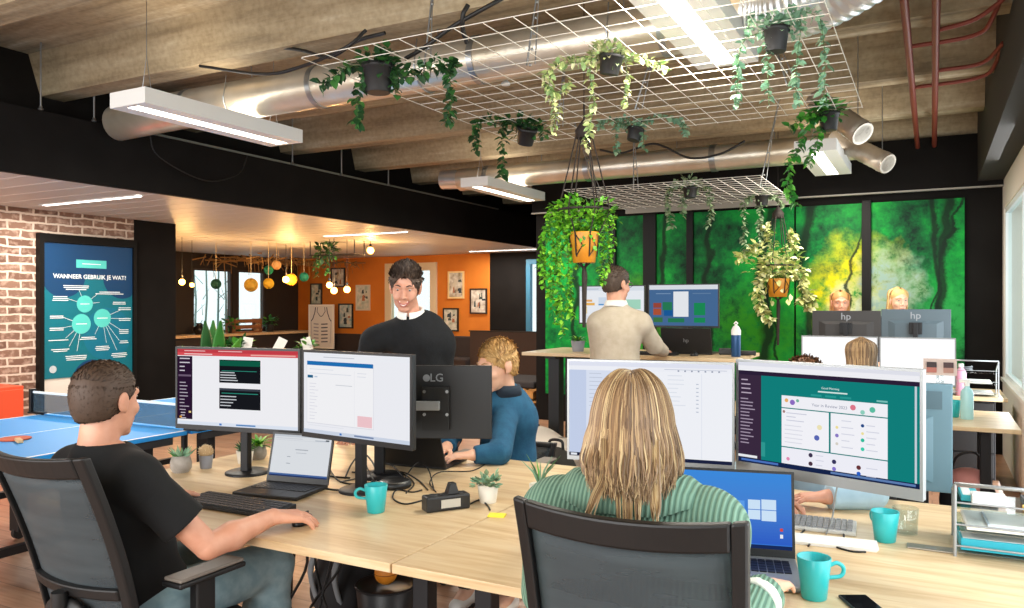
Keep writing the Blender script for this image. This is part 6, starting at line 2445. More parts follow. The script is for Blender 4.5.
for i in range(n_ + 1):
    a = PI / 2 + .30 + (2 * PI - .60) * i / n_
    fr = max(0, math.sin(a))
    sd_ = abs(math.cos(a))
    for (rx, ry, z) in ringsC:
        v.append(Mz @ V(rx * math.cos(a) * (1 + .10 * sd_ * (rx > .1)), ry * math.sin(a), z - .03 * fr * (rx > .1) + .004 * math.sin(a * 7) * (rx > .13) + .016 * sd_ * (rx > .11)))
K = len(ringsC)
for i in range(n_):
    for j in range(K - 1):
        f.append((i * K + j, (i + 1) * K + j, (i + 1) * K + j + 1, i * K + j + 1))
mb.add(v, f, KNIT, True)
o = mb.build('sweater_collar', t, off=off)
sd = o.modifiers.new('thick', 'SOLIDIFY')
sd.thickness = .007
# long hair: strands that follow the skull from the parting and then fall
q = random.Random(3)
hs = Solid(.006, .02)
Rm = M.to_3x3().normalized()
hs.ell(M @ V(0, -.018, .036), (.078, .098, .083), Rm)
hs.cone(M @ V(-.040, -.045, .0), M @ V(-.058, -.060, -.12), .040, .034)
hs.cone(M @ V(.040, -.045, .0), M @ V(.058, -.060, -.12), .040, .034)
hs.cone(M @ V(0, -.065, 0), M @ V(0, -.075, -.14), .045, .04)
hs.cut_ell(M @ V(0, .12, -.05), (.07, .10, .12), Rm)
ex = MB()
NS = 1700
for i in range(NS):
    side = -1 if i % 2 else 1
    th = -.55 + (PI / 2 + .55) * (q.random() ** .8)                # 0: over the ear, pi/2: straight back
    y0 = .055 - .125 * max(0, (th + .3)) / 1.87 + q.uniform(-.02, .02)   # where it leaves the parting
    hx, hy = side * math.cos(th), -math.sin(th)
    rad = q.uniform(.99, 1.09)
    zt = .036 + .083 * math.sqrt(max(0, 1 - ((y0 + .018) / .100) ** 2)) + .003
    P0 = Vector((side * .002, y0, zt))
    E_ = Vector((hx * .088 * rad, -.018 + hy * .108 * rad * (1 if hy < 0 else .8), .005))   # where it passes the ear level
    P = [P0]
    for k in (1, 2, 3, 4):
        g = k / 5
        xy = Vector((P0.x + (E_.x - P0.x) * math.sin(g * PI / 2), P0.y + (E_.y - P0.y) * math.sin(g * PI / 2), 0))
        ex_ = (xy.x / (.080 * rad)) ** 2 + ((xy.y + .018) / (.101 * rad)) ** 2
        z_ = .036 + .086 * rad * math.sqrt(max(0.0, 1 - min(1, ex_))) if ex_ < 1 else .036
        P.append(Vector((xy.x, xy.y, max(z_, .03 if k < 4 else .02))))
    P.append(E_)
    bk = max(0, math.sin(th))
    end = -(.102 + .025 * q.random() + .025 * bk * q.random())
    for j, (g, wx) in enumerate(((.35, 1.10), (.7, 1.16), (1.0, 1.06))):
        jit = .004 + .003 * j
        P.append(Vector((E_.x * wx + q.uniform(-jit, jit), E_.y - .006 * j * (E_.y < .02) - (.012 * j if bk > .5 else 0) + q.uniform(-jit, jit), .005 + (end - .005) * g)))
    c_ = curve([M @ p for p in P], 3)
    w0 = q.uniform(.0018, .0034)
    mm = q.choices(HW, [6, 4, 4, 2])[0]
    n2 = len(c_)
    ex.tube(c_, [w0 * (.8 if k < 2 else 1.0 if k < n2 * .75 else max(.2, (n2 - k) / (n2 * .25))) for k in range(n2)], mm, 4, False, .7)
for (x0, xe, zb, wd_) in ((-.02, -.012, -.235, .013), (-.05, -.085, -.20, .010), (.02, .02, -.19, .008), (-.005, .0, -.225, .010), (.05, .055, -.18, .012)):
    for k in range(16):                                            # the longer locks on the back
        o_ = q.uniform(-wd_, wd_)
        P = [Vector((x0 + o_, -.118, -.02)), Vector((x0 + o_ * 1.1, -.140, -.09)), Vector((x0 * .4 + xe * .6 + o_, -.165, -.14)), Vector((xe + o_ * .7, -.190, zb + q.uniform(-.01, .03)))]
        ex.tube(curve([M @ p for p in P], 4), [.003] * 9 + [.0025, .002, .0015, .0006], q.choices(HW, [4, 5, 2, 4])[0], 4, False, .6)
solid_obj('hair', hs, HW[0], t, off, ex)

# ---- the man in beige at the standing desk
BEIGE = mat('beige_sweater', '#bfb3a0', .9, var='#b5a894', vscale=20, bump=.15, bscale=100)
hc = at_d(616.5, 284, 5.5)
J = standing(hc.x + .01, hc.y - .03, -.02)
sl, sr = at_d(598, 324, 5.5), at_d(641, 324, 5.42)
J.update(chest=V(hc.x + .005, hc.y - .02, 1.28), neck=V(hc.x, hc.y - .01, hc.z - .15), shL=sl, shR=sr, elL=sl + V(-.03, .10, -.26), elR=at_d(654, 345, 5.52), wrL=V(-2.35, 5.93, 1.135), wrR=V(-1.83, 5.93, 1.135))
M = headM(hc, -.42, .10, 0, 1.0)
t, off = build_person('man in a beige sweater standing at the raised desk with his back turned', J, M, -.02, SKIN1, BEIGE, DARKJ, SHOED, browm=HB[1], sleeve=1.0, sleeve_r=(.070, .062, .046), inf=.018, w=.98,
                      hands={'L': {'f': (.1, .9, -.1), 'curl': .3}, 'R': {'f': (.0, .95, -.1), 'curl': .3}}, neckline=(.08, .082, .05))
so, ex = short_hair(M, HD, 1800, .022, .009, w=.0026)
solid_obj('hair', so, HD[0], t, off, ex)
collar(t, off, V(J['neck']) + V(0, 0, .002), 0, SHIRTW, .064, .068, .028, .020, .4)
mb = MB()
GLS = mat('glasses_black', '#141414', .3)
for x in (-1, 1):
    mb.tube([M @ V(x * (.033 + .024 * math.cos(a)), .104 - .004 * abs(math.cos(a)), .006 + .018 * math.sin(a)) for a in [2 * PI * k / 16 for k in range(17)]], .002, GLS, 5)
    mb.tube([M @ V(x * .057, .10, .012), M @ V(x * .080, .05, .014), M @ V(x * .083, -.015, .012)], .0025, GLS, 5)
mb.tube([M @ V(-.01, .108, .01), M @ V(.01, .108, .01)], .002, GLS, 5)
mb.build('glasses', t, off=off)


def bob(t, off, M, cols, length, seed, n=420, front=True, wide=1.0, tie=False):
    """straight hair parted in the middle, framing the face"""
    s_ = M.to_scale()[0]
    Rr = M.to_3x3().normalized()
    so_ = Solid(.006, .015)
    so_.ell(M @ V(0, -.016, .037), [.078 * s_, .097 * s_, .083 * s_], Rr)
    for x in (-1, 1):
        so_.cone(M @ V(x * .055, -.03, 0), M @ V(x * .062 * wide, -.03, -length * .8), .034, .028)
    so_.cone(M @ V(0, -.06, 0), M @ V(0, -.07, -length * .7), .05, .04)
    so_.cut_ell(M @ V(0, .115, -.045), [.078 * s_, .085 * s_, .125 * s_], Rr)
    e_ = MB()
    q_ = random.Random(seed)
    for i in range(n):
        side = -1 if i % 2 else 1
        y0 = q_.uniform(-.08, .035)
        th = q_.uniform(-.22, PI / 2)
        hx, hy = side * math.cos(th), -math.sin(th)
        rad = q_.uniform(1.0, 1.08)
        P = [Vector((side * .004, y0, .034 + .083 * math.sqrt(max(0, 1 - ((y0 + .016) / .104) ** 2)) + .004))]
        for zz in (.085, .045, .0):
            k = math.sqrt(max(.05, 1 - ((zz - .03) / .094) ** 2))
            P.append(Vector((hx * .085 * k * rad, -.016 + hy * .105 * k * rad * (1 if hy < 0 else .72), zz)))
        for j, zz in enumerate((-.06, -length * .7, -length * q_.uniform(.85, 1.05))):
            P.append(Vector((P[3].x * (1.02 + .04 * j) * wide, P[3].y - .006 * j + q_.uniform(-.006, .006), zz)))
        if tie:
            P = P[:4] + [Vector((P[3].x * .5, -.10, -.01)), Vector((q_.uniform(-.012, .012), -.125, -.03)), Vector((q_.uniform(-.015, .015), -.13, -.03 - length * q_.uniform(.6, 1)))]
        c_ = curve([M @ p for p in P], 3)
        w0 = q_.uniform(.003, .0055)
        e_.tube(c_, [w0] * (len(c_) - 4) + [w0 * .8, w0 * .6, w0 * .4, w0 * .15], q_.choices(cols, [5, 4, 3][:len(cols)])[0], 4, False, .6)
    solid_obj('hair', so_, cols[0], t, off, e_)


# ---- two women at the back, heads above the dark monitors
HG = [mat('hair_copper_blond', '#bf8a52', .55), mat('hair_copper_light', '#dcae74', .55), mat('hair_copper_dark', '#946638', .55)]
HP = [mat('hair_pale_blond', '#d4ac6c', .55), mat('hair_pale_light', '#ead09a', .55), mat('hair_pale_dark', '#a8824c', .55)]
for (u, v_, lab, cols, topm, sk, yw, seed) in ((840, 302.5, 'copper blonde woman looking down behind the left dark monitor', HG, mat('dark_green_top', '#2c3a34', .9), SKIN1, PI + .25, 21),
                                               (898.5, 300, 'pale blonde woman looking over the right dark monitor', HP, mat('dark_grey_top', '#2f2f35', .9), SKIN2, PI + .42, 22)):
    hc = at_y(u, v_, 8.42)
    J = standing(hc.x, hc.y + .02, PI + .1, .88)
    r_ = V(-1, 0, 0)
    J.update(chest=V(hc.x, hc.y + .02, 1.18), neck=V(hc.x, hc.y + .02, hc.z - .15), shL=V(hc.x + .165, hc.y + .02, 1.30), shR=V(hc.x - .165, hc.y + .02, 1.30), elL=V(hc.x + .2, hc.y - .02, 1.04), elR=V(hc.x - .2, hc.y - .02, 1.04), wrL=V(hc.x + .16, hc.y - .2, .93), wrR=V(hc.x - .16, hc.y - .2, .93))
    M = headM(hc, yw, .15, 0, 1.02)
    t, off = build_person(lab, J, M, PI, sk, topm, DARKJ, SHOED, fem=True, browm=cols[2], w=.9, sleeve_r=(.06, .052, .04), inf=.012, hands={'L': {'f': (-.1, -.9, -.3)}, 'R': {'f': (.1, -.9, -.3)}})
    bob(t, off, M, cols, .24, seed)

# ---- somebody seated before the far white screens
hc = at_y(861, 357, 5.28)
J = sitting(hc.x, hc.y - .03, 0, .53, .55, .44)
J.update(chest=V(hc.x, hc.y - .03, .88), neck=V(hc.x, hc.y - .02, hc.z - .14), shL=V(hc.x - .165, hc.y - .03, .985), shR=V(hc.x + .165, hc.y - .03, .985), elL=V(hc.x - .21, hc.y + .1, .78), elR=V(hc.x + .21, hc.y + .1, .78), wrL=V(hc.x - .15, hc.y + .36, .79), wrR=V(hc.x + .15, hc.y + .36, .79))
M = headM(hc, .15, .1, 0, 1.0)
t, off = build_person('person with tied honey blond hair seated before the far white screens, back turned', J, M, 0, SKIN2, mat('grey_top', '#5a5a60', .9), DARKJ, SHOED, fem=True, browm=HW[2], w=.9, sleeve_r=(.06, .052, .04), hands={'L': {'f': (.2, .9, -.1)}, 'R': {'f': (-.2, .9, -.1)}}, ears=True)
bob(t, off, M, HW[:3], .13, 31, wide=.9)

# ---- the person in light blue opposite the blonde woman
LB = mat('light_blue_shirt', '#b4d0e0', .8, var='#a4c3d6', vscale=14, bump=.15, bscale=20)
hc = V(-.47, 3.58, 1.150)
hcu = at_y(805, 392, 3.58)
hc = V(hcu.x, 3.58, 1.145)
J = sitting(hc.x + .02, hc.y + .10, PI, .53, .55, .42)
J['anL'] += V(0, .12, 0)
J['anR'] += V(0, .12, 0)
J.update(chest=V(hc.x + .01, hc.y + .06, .86), neck=V(hc.x, hc.y + .03, hc.z - .14), shL=V(hc.x + .18, hc.y + .05, .965), shR=V(hc.x - .17, hc.y + .05, .965), elL=at(872, 494, .80), elR=V(hc.x - .20, hc.y - .20, .80), wrL=at(826, 497, .795), wrR=at(778, 498, .79))
M = headM(hc, PI + .1, .2, 0, .98)
t, off = build_person('person in a light blue shirt typing behind the turquoise screen, mostly hidden', J, M, PI, SKIN3, LB, DARKJ, SHOED, browm=HB[0], w=.92, sleeve=.95, sleeve_r=(.064, .058, .046), hands={'L': {'f': (-.92, -.38, -.03), 'curl': .4}, 'R': {'f': (.5, -.85, -.03), 'curl': .35}})
so, ex = short_hair(M, [mat('hair_auburn', '#7a5236', .6), HB[2]], 1500, .035, .012, w=.003)
solid_obj('hair', so, MATS['hair_auburn'], t, off, ex)

# ================================================================== the kitchen bay, floor things
# bar along the kitchen windows
t = thing('window_bar', 'dark bar with an oak top under the kitchen windows', 'bar', (-12.35, 11.0, 0))
MB().box(-.28, -2.2, .87, .30, 2.3, .92, OAK).build('worktop', t, bevel=.004)
MB().box(-.26, -2.15, .06, .22, 2.25, .87, mat('bar_dark', '#2b2320', .7)).build('body', t)
MB().box(-.24, -2.1, 0, .16, 2.2, .06, BLACKM).build('plinth', t)
# dark bench against the orange wall
t = thing('wall_bench', 'long dark upholstered bench against the orange wall', 'bench', (-9.4, 13.1, 0))
UPH = mat('dark_upholstery', '#2f2624', .9)
MB().box(-2.9, .12, .1, 1.65, .36, .86, UPH).build('backrest', t, bevel=.02)
MB().box(-2.9, -.38, .2, 1.65, .12, .46, UPH).build('seat', t, bevel=.03)
for x in (-2.7, -1.2, .2, 1.5):
    MB().box(x - .03, -.3, 0, x + .03, -.24, .2, BLACKM).build('leg', t)
# dark low partition right of the bench
t = thing('low_partition', 'dark low partition below the blue framed window strip', 'partition', (-6.9, 12.9, 0))
MB().box(-.85, -.03, 0, .75, .03, .98, mat('partition_brown', '#3a2d28', .8)).build('panel', t, bevel=.005)
MB().box(-.87, -.04, .98, .77, .04, 1.0, BLACKM).build('cap', t)

# pictures on the orange wall
pics = [(310.5, 322, 283.5, 305, '#8aa394', '#3b2f2a', 'small picture with a grey-green print, leftmost on the orange wall'),
        (331, 345, 268, 287, '#a79a90', '#2b2320', 'picture under the hanging plant, above the three glowing bulbs'),
        (356, 370, 285, 310.5, '#9fb0a4', '#cfc8b8', 'pale framed picture with a green print, left of the smiling man'),
        (338.5, 353, 303.5, 328.5, '#7aa6ae', '#1e1a18', 'dark framed picture with a blue-green print right of the jersey print'),
        (448, 464, 271.5, 298.5, '#8a7a5c', '#e6c98c', 'gold framed picture right of the white window'),
        (470, 487, 288.5, 314, '#9d8c7c', '#2a1c16', 'dark framed picture nearest the dark wall'),
        (443, 458.5, 308, 331.5, '#96a08c', '#1e1712', 'lowest dark framed picture right of the smiling man')]
for i, (u0, u1, v0, v1, pc, fc, lab) in enumerate(pics):
    a, b_ = at_y(u0, v0, FARY - .02), at_y(u1, v1, FARY - .02)
    w_, h_ = b_.x - a.x, a.z - b_.z
    t = thing('framed_picture', lab, 'picture', ((a.x + b_.x) / 2, FARY - .004, b_.z), 0, 'pictures on the orange wall')
    fm = mat('picture_frame_' + fc[1:], fc, .5)
    mb = MB()
    fw = .03
    mb.box(-w_ / 2, -.03, 0, -w_ / 2 + fw, 0, h_, fm).box(w_ / 2 - fw, -.03, 0, w_ / 2, 0, h_, fm).box(-w_ / 2 + fw, -.03, 0, w_ / 2 - fw, 0, fw, fm).box(-w_ / 2 + fw, -.03, h_ - fw, w_ / 2 - fw, 0, h_, fm)
    mb.build('frame', t)
    mb = MB()
    mb.box(-w_ / 2 + fw, -.018, fw, w_ / 2 - fw, -.005, h_ - fw, mat('print_paper_' + pc[1:], pc, .6, var='#dcd8cc', vscale=9))
    q = random.Random(i)
    for k in range(7):                                             # loose shapes of the print
        x, z = q.uniform(-w_ * .28, w_ * .22), q.uniform(h_ * .15, h_ * .72)
        s1, s2 = q.uniform(.03, .10), q.uniform(.03, .14)
        mb.quad((x, -.0185 - .0002 * k, z), (x + s1, -.0185 - .0002 * k, z), (x + s1 * .8, -.0185 - .0002 * k, z + s2), (x + .01, -.0185 - .0002 * k, z + s2 * .8), mat('print_ink_%d' % (k % 4), ['#3f4c4a', '#c9c2ae', '#2b3a44', '#a56a4a'][k % 4], .7))
    mb.build('print', t)
# standing white jersey print leaning on the bench
a, b_ = at_y(310, 304.5, 13.0), at_y(335, 345, 13.0)
w_, h_ = b_.x - a.x, a.z - b_.z + .08
t = thing('jersey_print', 'white framed print of a sleeveless jersey standing before the orange wall', 'picture', ((a.x + b_.x) / 2, 12.98, b_.z - .08))
mb = MB()
WF = mat('white_picture_frame', '#e9e4da', .5)
mb.box(-w_ / 2, -.03, 0, -w_ / 2 + .03, 0, h_, WF).box(w_ / 2 - .03, -.03, 0, w_ / 2, 0, h_, WF).box(-w_ / 2 + .03, -.03, 0, w_ / 2 - .03, 0, .03, WF).box(-w_ / 2 + .03, -.03, h_ - .03, w_ / 2 - .03, 0, h_, WF)
mb.build('frame', t)
mb = MB().box(-w_ / 2 + .03, -.02, .03, w_ / 2 - .03, -.005, h_ - .03, mat('jersey_paper', '#d9d6d2', .7))
INK = mat('jersey_ink', '#3c4358', .7)
INK2 = mat('jersey_ink_pale', '#9a9aa6', .7)


def stroke(P, wd_, m):
    for i in range(len(P) - 1):
        a_, b2 = Vector((P[i][0] * w_, -.0205, P[i][1] * h_)), Vector((P[i + 1][0] * w_, -.0205, P[i + 1][1] * h_))
        d_ = (b2 - a_).normalized()
        n2 = Vector((-d_.z, 0, d_.x)) * wd_
        mb.quad(a_ - n2, b2 - n2, b2 + n2, a_ + n2, m)


for sg in (-1, 1):
    stroke([(.14 * sg, .94), (.16 * sg, .84), (.05 * sg, .74), (0, .73)], .008, INK)
    stroke([(.22 * sg, .94), (.25 * sg, .82), (.33 * sg, .68), (.40 * sg, .62)], .012, INK)
    stroke([(.40 * sg, .62), (.36 * sg, .12)], .006, INK2)
for k in range(6):
    stroke([(-.3, .16 + .08 * k), (-.1, .15 + .08 * k)], .014, INK2)
    stroke([(0.0, .15 + .08 * k), (.26, .16 + .08 * k)], .012, INK)
mb.build('print', t)
for s_ in (-1, 1):
    MB().box(s_ * w_ * .3 - .015, -.02, -(b_.z - .08) + .46, s_ * w_ * .3 + .015, -.0, .02, BLACKM).build('support', t)

# warm bulbs and paper balls hanging over the kitchen
BULB = glow('warm_bulb', '#ffb04a', 24.0)
CORD = mat('pale_cord', '#cbb892', .7)


def bulb(u, v, d, r, lab, watts=0):
    p = at_d(u, v, d)
    t = thing('pendant_bulb', lab, 'lamp', p, 0, 'warm glowing bulbs in the kitchen')
    MB().ball((0, 0, 0), r, BULB, 16, 10).build('globe', t)
    MB().lathe([(.02, r * .9), (.022, r + .05), (.008, r + .06)], BLACKM, 12).build('socket', t)
    MB().tube([(0, 0, r + .05), (0, 0, 2.5 - p.z)], .004, BLACKM, 5).build('cord', t)
    if watts:
        light('bulb_light', 'POINT', p + Vector((0, 0, -r - .06)), watts * .35, (1.0, .55, .20), .04)
        light('bulb_light', 'POINT', p + Vector((.1, 0, r + .12)), watts * .10, (1.0, .55, .20), .04)


bulb(182, 282, 11.8, .045, 'leftmost glowing bulb beside the black column', 80)
bulb(192, 285, 12.4, .034, 'second glowing bulb from the black column')
bulb(286, 279.5, 13.2, .055, 'glowing bulb in front of a yellow paper ball', 90)
bulb(329.5, 285, 12.2, .048, 'left bulb of the cluster of three before the orange wall')
bulb(334, 290.5, 12.0, .05, 'lowest bulb of the cluster of three before the orange wall', 80)
bulb(347, 289.5, 12.2, .05, 'right bulb of the cluster of three before the orange wall')
bulb(370.5, 250.5, 12.6, .055, 'highest glowing bulb, just under the slatted ceiling', 50)


def paper_ball(u, v, d, r, col, lab):
    p = at_d(u, v, d)
    t = thing('paper_ball', lab, 'decoration', p, 0, 'honeycomb paper balls in the kitchen')
    mb = MB()
    m = mat('paper_' + col[1:], col, .75)
    for k in range(16):                                            # honeycomb leaves fanning round the axis
        a = PI * k / 16
        pts = []
        for i in range(20):
            b2 = 2 * PI * i / 20
            pts.append((r * math.cos(b2) * math.cos(a), r * math.cos(b2) * math.sin(a), r * math.sin(b2)))
        mb.poly(pts, m)
    mb.ball((0, 0, 0), r * .9, m, 16, 10)
    mb.build('ball', t)
    MB().tube([(0, 0, r), (0, 0, 2.5 - p.z)], .004, CORD, 5).build('string', t)


paper_ball(216, 284, 13.0, .085, '#1f5a50', 'dark teal paper ball before the left kitchen window')
paper_ball(251, 285, 12.6, .11, '#c9a83c', 'large yellow paper ball before the right kitchen window')
paper_ball(268.5, 270, 13.0, .075, '#2f8a70', 'green paper ball beside the cream one')
paper_ball(276.5, 265, 12.8, .075, '#e0b878', 'cream paper ball, highest of the cluster')
paper_ball(268.5, 283.5, 12.7, .085, '#d8b430', 'yellow paper ball below the green one')
paper_ball(291.5, 279.5, 13.5, .10, '#dba52a', 'yellow paper ball behind the glowing bulb')
paper_ball(304, 277, 12.7, .075, '#1f7a5c', 'green paper ball at the corner of the orange wall')

# hanging wire shelf with ivy above the left picture
c = at_d(337, 250, 12.6)
t = thing('hanging_shelf', 'small black wire shelf with drooping ivy above the picture on the orange wall', 'shelf', c)
mb = MB()
for (x, y) in ((-.45, -.12), (.45, -.12), (-.45, .12), (.45, .12)):
    mb.tube([(x, y, -.08), (x, y, 2.5 - c.z)], .008, BLACKM, 5)
mb.box(-.46, -.13, -.09, .46, .13, -.075, BLACKM)
mb.build('frame', t)
mb = MB()
bush(mb, (-.2, 0, -.02), .2, 90, .09, .06, GREENS['ivy'])
vine(mb, [(-.25, -.1, 0), (-.3, -.15, -.2), (-.28, -.15, -.42)], 30, .08, .05, GREENS['ivy'])
vine(mb, [(-.1, -.1, 0), (-.08, -.15, -.25), (-.1, -.15, -.38)], 26, .08, .05, GREENS['ivy'])
mb.build('foliage', t)
# wooden slat rafts and rail over the kitchen bar
t = thing('hanging_branch_raft', 'hanging raft of dried branches above the kitchen windows', 'decoration', (-11.4, 11.9, 2.34))
mb = MB()
q = random.Random(12)
mb.tube([(-.9, -1.3, 0), (.9, 1.3, .02)], .014, mat('dry_branch', '#8a6a3e', .9), 4)
mb.tube([(.9, -1.3, 0), (-.9, 1.3, .02)], .014, MATS['dry_branch'], 4)
for k in range(110):
    x, y = q.uniform(-.9, .9), q.uniform(-1.6, 1.45)
    mb.tube([(x, y, q.uniform(-.05, .1)), (x + q.uniform(-.3, .3), y + q.uniform(-.3, .3), q.uniform(-.12, .08))], .012, mat('dry_branch', '#8a6a3e', .9), 4)
for k in range(40):
    x, y = q.uniform(-.9, .9), q.uniform(-1.6, 1.4)
    mb.tube([(x, y, 0), (x + .02, y, -q.uniform(.1, .35))], .006, mat('dry_branch', '#8a6a3e', .9), 4)
mb.build('branches', t)
for (x, y) in ((-.7, -1), (.7, 1), (.7, -1), (-.7, 1)):
    MB().tube([(x, y, 0), (x, y, .16)], .004, CORD, 4).build('cord', t)

# things on the bar, big plant before it
for (u, v0, lab, kind, pm, r_, h_) in ((199, 331, 'dark round vase at the left end of the window bar', None, mat('dark_vase', '#1d1a1c', .3), .11, .22),
                                       (257, 331, 'cream jug on the window bar', None, mat('cream_jug', '#cfa070', .6), .08, .2)):
    p = at_d(u, v0, 15.4)
    p = Vector((-12.3, 0, .92))
    k = (u - 512) / FPX
    d = p.x / (k * CS - SN)
    y = d * (k * SN + CS)
    t = thing('vase', lab, 'vase', (-12.3, y, .92))
    MB().lathe([(r_ * .6, 0), (r_, h_ * .35), (r_ * .9, h_ * .6), (r_ * .4, h_ * .82), (r_ * .5, h_)], pm, 20).build('body', t)
    MB().tube(curve([(r_ * .45, 0, h_ * .9), (r_ * 1.3, 0, h_ * .75), (r_ * .9, 0, h_ * .45)], 5), .015, pm, 8).build('handle', t)
k = (244 - 512) / FPX
d = -12.3 / (k * CS - SN)
y = d * (k * SN + CS)
t = thing('wooden_crate', 'small wooden crate of glasses on the window bar', 'crate', (-12.3, y, .92))
WOODD = mat('crate_wood', '#8a5a34', .7)
MB().box(-.12, -.35, .0, .12, .35, .03, WOODD).build('base', t)
for x in (-.12, .12):
    for z in (.08, .2):
        MB().box(x - .01, -.35, z, x + .01, .35, z + .07, WOODD).build('slat', t)
for yy in (-.35, .35):
    MB().box(-.13, yy - .012, 0, .13, yy + .012, .28, WOODD).build('end_board', t)
for (u, lab) in ((270, 'small green plant in a dark pot at the right end of the window bar'), (232, 'small green plant in the middle of the window bar')):
    k = (u - 512) / FPX
    d = -12.3 / (k * CS - SN)
    y = d * (k * SN + CS)
    t = thing('potted_plant', lab, 'plant', (-12.3, y, .92), 0, 'pots on the window bar')
    pot(t, .09, .15, POTB, rim=False)
    mb = MB()
    bush(mb, (0, 0, .17), .18, 60, .10, .05, GREENS['green'])
    mb.build('foliage', t)
p = at_d(213, 350, 9.6)
t = thing('floor_plant', 'broad-leaved green plant rising behind the left monitor', 'plant', (p.x, p.y, 0))
pot(t, .22, .40, mat('dark_planter', '#2c2a2b', .6))
mb = MB()
for i in range(11):
    a = i * 2.4
    tall = 1.30 if i < 3 else rnd.uniform(.85, 1.1)
    base = Vector((.05 * math.cos(a), .05 * math.sin(a), .36))
    tip = Vector((.13 * math.cos(a), .13 * math.sin(a), tall)) if i < 3 else Vector((.36 * math.cos(a), .36 * math.sin(a), tall))
    mid = base.lerp(tip, .55) + Vector((0, 0, .06))
    c_ = curve([base, mid, tip], 5)
    mb.tube(c_, [.015 + .085 * math.sin(min(1, k / (len(c_) - 1) * 1.05) * PI) ** .8 for k in range(len(c_))], rnd.choice(GREENS['green']), 8, flat=.12)
mb.build('leaves', t)
for (u, v, lab) in ((200, 341, 'left white menu card standing by the broad-leaved plant'), (233, 344, 'right white menu card, tilted, standing by the broad-leaved plant')):
    pass
p = at_d(222, 352, 9.3)
t = thing('plant_box', 'low dark planter box with green plants behind the left monitor', 'planter', (p.x + .1, p.y + .6, 0), YAW)
MB().box(-.75, -.2, 0, .75, .2, .92, mat('planter_box', '#33291f', .7)).build('box', t, bevel=.01)
mb = MB()
for x in (-.6, -.45, -.3, .5):
    bush(mb, (x, 0, .95), .13, 40, .11, .05, GREENS['green'])
mb.build('foliage', t)
for (x, rot, lab) in ((-.22, .15, 'left white card standing on the dark planter box'), (.16, .45, 'right tilted white card on the dark planter box'), (.55, -.3, 'small white card at the right of the dark planter box')):
    q_ = Matrix.Rotation(YAW, 3, 'Z') @ Vector((x, -.1, 0))
    t2 = thing('table_card', lab, 'card', (p.x + .1 + q_.x, p.y + .6 + q_.y, .925), YAW, 'white cards on the planter box')
    o = MB().box(-.06, -.002, 0.01, .06, .002, .17, PAPER).build('card', t2)
    o.rotation_euler = (-.2, rot, 0)
    MB().box(-.05, -.02, 0, .05, .03, .012, OAK).build('stand', t2)

# pallet bench in the corridor
t = thing('pallet_bench', 'wooden pallet bench with a dark cushion in the corridor beside the standing desk', 'bench', (-5.04, 9.78, 0))
PAL = mat('pallet_wood', '#c58f4e', .8, var='#a87740', vscale=12)
for lv in (0, 1):
    z = .09 + .16 * lv
    mb = MB()
    for yy in (-.4, 0, .4):
        for xx in (-.34, 0, .34):
            mb.box(xx - .06, yy - .07, z, xx + .06, yy + .07, z + .09, PAL)
    for yy in (-.4, 0, .4):
        mb.box(-.42, yy - .07, z + .09, .42, yy + .07, z + .11, PAL)
    for k in range(6):
        x = -.40 + .16 * k
        mb.box(x - .055, -.48, z + .11, x + .055, .48, z + .13, PAL)
    mb.build('pallet', t)
MB().box(-.42, -.48, .385, .42, .48, .47, mat('cushion_dark', '#2f2b2c', .9)).build('cushion', t, bevel=.02)
for xx in (-.33, .33):
    for yy in (-.36, .36):
        MB().tube([(xx - .02, yy, .045), (xx + .02, yy, .045)], .045, BLACKP, 14).build('caster', t)
# cow-hide beanbag and the dark backpack under the standing desk
c = at_d(545, 447, 6.35)
t = thing('cowhide_beanbag', 'white and dark brown cowhide beanbag under the standing desk', 'beanbag', (c.x - .05, c.y, 0))
m_cow, nt, b = node_mat('cowhide')
tc = nt.nodes.new('ShaderNodeTexCoord')
n = nt.nodes.new('ShaderNodeTexNoise')
n.inputs['Scale'].default_value = 3.2
n.inputs['Detail'].default_value = 1.5
nt.links.new(tc.outputs['Object'], n.inputs['Vector'])
r = ramp_node(nt, [(.52, '#e6ddd0'), (.56, '#3a2c24')])
nt.links.new(n.outputs[0], r.inputs[0])
nt.links.new(r.outputs[0], b.inputs['Base Color'])
b.inputs['Roughness'].default_value = .95
so = Solid(.015, .1).ell((0, 0, .20), (.40, .34, .2)).ell((-.1, .1, .33), (.26, .2, .17)).ell((.22, -.05, .3), (.2, .2, .14))
so.cut_plane((0, 0, 0), (0, 0, -1))
solid_obj('body', so, m_cow, t)
so = Solid(.01, .02).ell((-.1, .1, .50), (.05, .05, .02))
solid_obj('button', so, UPH, t)
c = at_d(556, 456, 5.2)
t = thing('backpack', 'dark backpack on the floor in front of the cowhide beanbag', 'bag', (c.x, c.y, 0))
so = Solid(.012, .05).ell((0, 0, .28), (.17, .13, .28)).ell((0, -.1, .18), (.13, .07, .14))
so.cut_plane((0, 0, .002), (0, 0, -1))
solid_obj('body', so, mat('bag_olive', '#2b2823', .85), t)
MB().tube(curve([(-.05, 0, .54), (-.04, 0, .60), (.04, 0, .60), (.05, 0, .54)], 5), .01, BLACKP, 6).build('handle', t)
MB().tube(curve([(-.12, -.10, .42), (0, -.165, .40), (.12, -.10, .42)], 5), .006, STEEL, 6).build('zip', t)
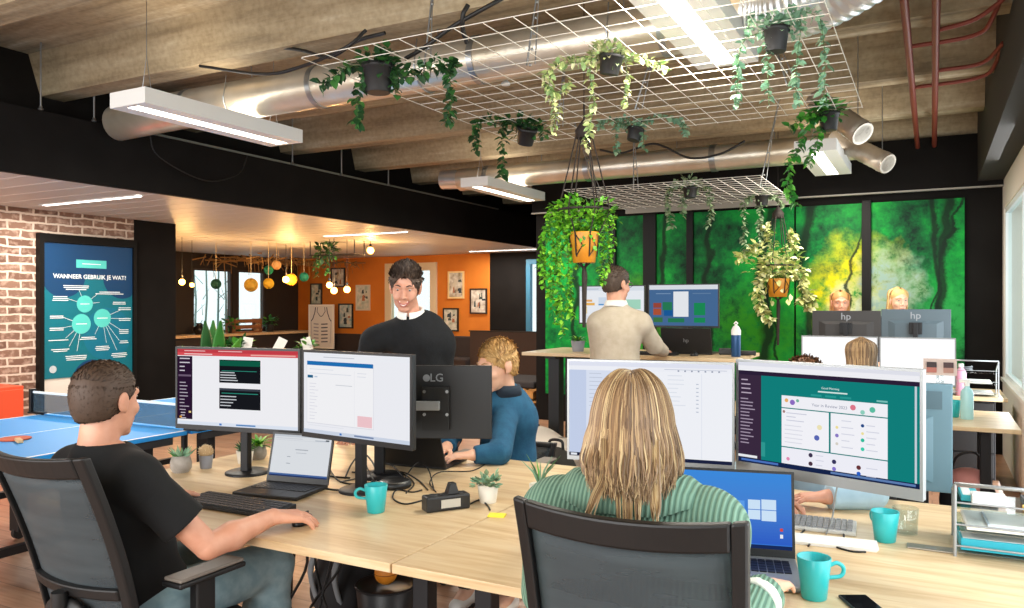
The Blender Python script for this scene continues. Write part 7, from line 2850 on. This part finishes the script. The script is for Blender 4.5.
# black bag and orange ball under the near desk
c = at(360, 588, .12)
t = thing('rucksack', 'black rucksack with grey straps under the left desk', 'bag', (-2.44, 2.96, 0))
so = Solid(.012, .05).ell((0, 0, .22), (.18, .14, .24)).ell((0, -.12, .16), (.14, .06, .13))
so.cut_plane((0, 0, .002), (0, 0, -1))
solid_obj('body', so, mat('bag_black', '#1c1b1d', .8), t)
for x in (-.07, .07):
    MB().tube(curve([(x, -.06, .44), (x, -.20, .30), (x, -.15, .10)], 5), .018, mat('strap_grey', '#7f8488', .7), 6, flat=.4).build('strap', t)
t = thing('orange_ball', 'small orange ball lying on a black bin under the desk seam', 'ball', (-2.10, 2.78, .33))
MB().ball((0, 0, 0), .05, mat('ball_orange', '#e08a24', .5), 20, 14).build('ball', t)
MB().tube([(.0505 * math.cos(a), .0505 * math.sin(a), 0) for a in [2 * PI * i / 24 for i in range(25)]], .0015, mat('ball_seam', '#8a4c14', .6), 4).build('seam', t)
t = thing('waste_bin', 'black waste bin under the desk seam carrying the orange ball', 'bin', (-2.10, 2.78, 0))
MB().lathe([(.10, 0), (.13, .28), (.125, .285), (.12, .28), (.10, .27), (.001, .27)], BLACKP, 24).build('bucket', t)
MB().tube([(.13 * math.cos(a), .13 * math.sin(a), .28) for a in [2 * PI * i / 24 for i in range(25)]], .006, BLACKM, 6).build('rim', t)
for i, (x, y, lab) in enumerate(((-2.32, 2.42, 'left bundle of black cables hanging under the desk'), (-2.2, 2.5, 'right bundle of black cables hanging under the desk'))):
    t = thing('cable_bundle', lab, 'cable', (x, y, 0), 0, 'cables hanging under the desk')
    for k in range(3):
        MB().tube(curve([(.03 * k, 0, .69), (.08 * math.sin(k * 2 + i), .03, .45), (-.06 + .06 * k, -.03, .22), (.03 * k + .06, .02, .01)], 6), .006, CABLE, 6).build('cable', t)

# thin tree stems outside the kitchen windows
mb = MB()
q = random.Random(8)
for k in range(16):
    y = 10.3 + k * .16 + q.uniform(-.05, .05)
    x = -13.6 - q.random()
    mb.tube([(x, y, 0), (x + q.uniform(-.1, .1), y + q.uniform(-.08, .08), 1.6), (x, y + q.uniform(-.1, .1), 3.2)], [.03, .022, .014], mat('stem_teal', '#7f9c98', .8), 6)
    for j in range(5):
        z = .9 + .35 * j
        mb.tube([(x, y, z), (x + q.uniform(-.2, .2), y + q.uniform(-.25, .25), z + .25)], [.01, .004], MATS['stem_teal'], 4)
o = mb.build('tree_stems')
tag(o, 'thin pale teal stems standing outside the kitchen windows', 'trees')
o['kind'] = 'stuff'
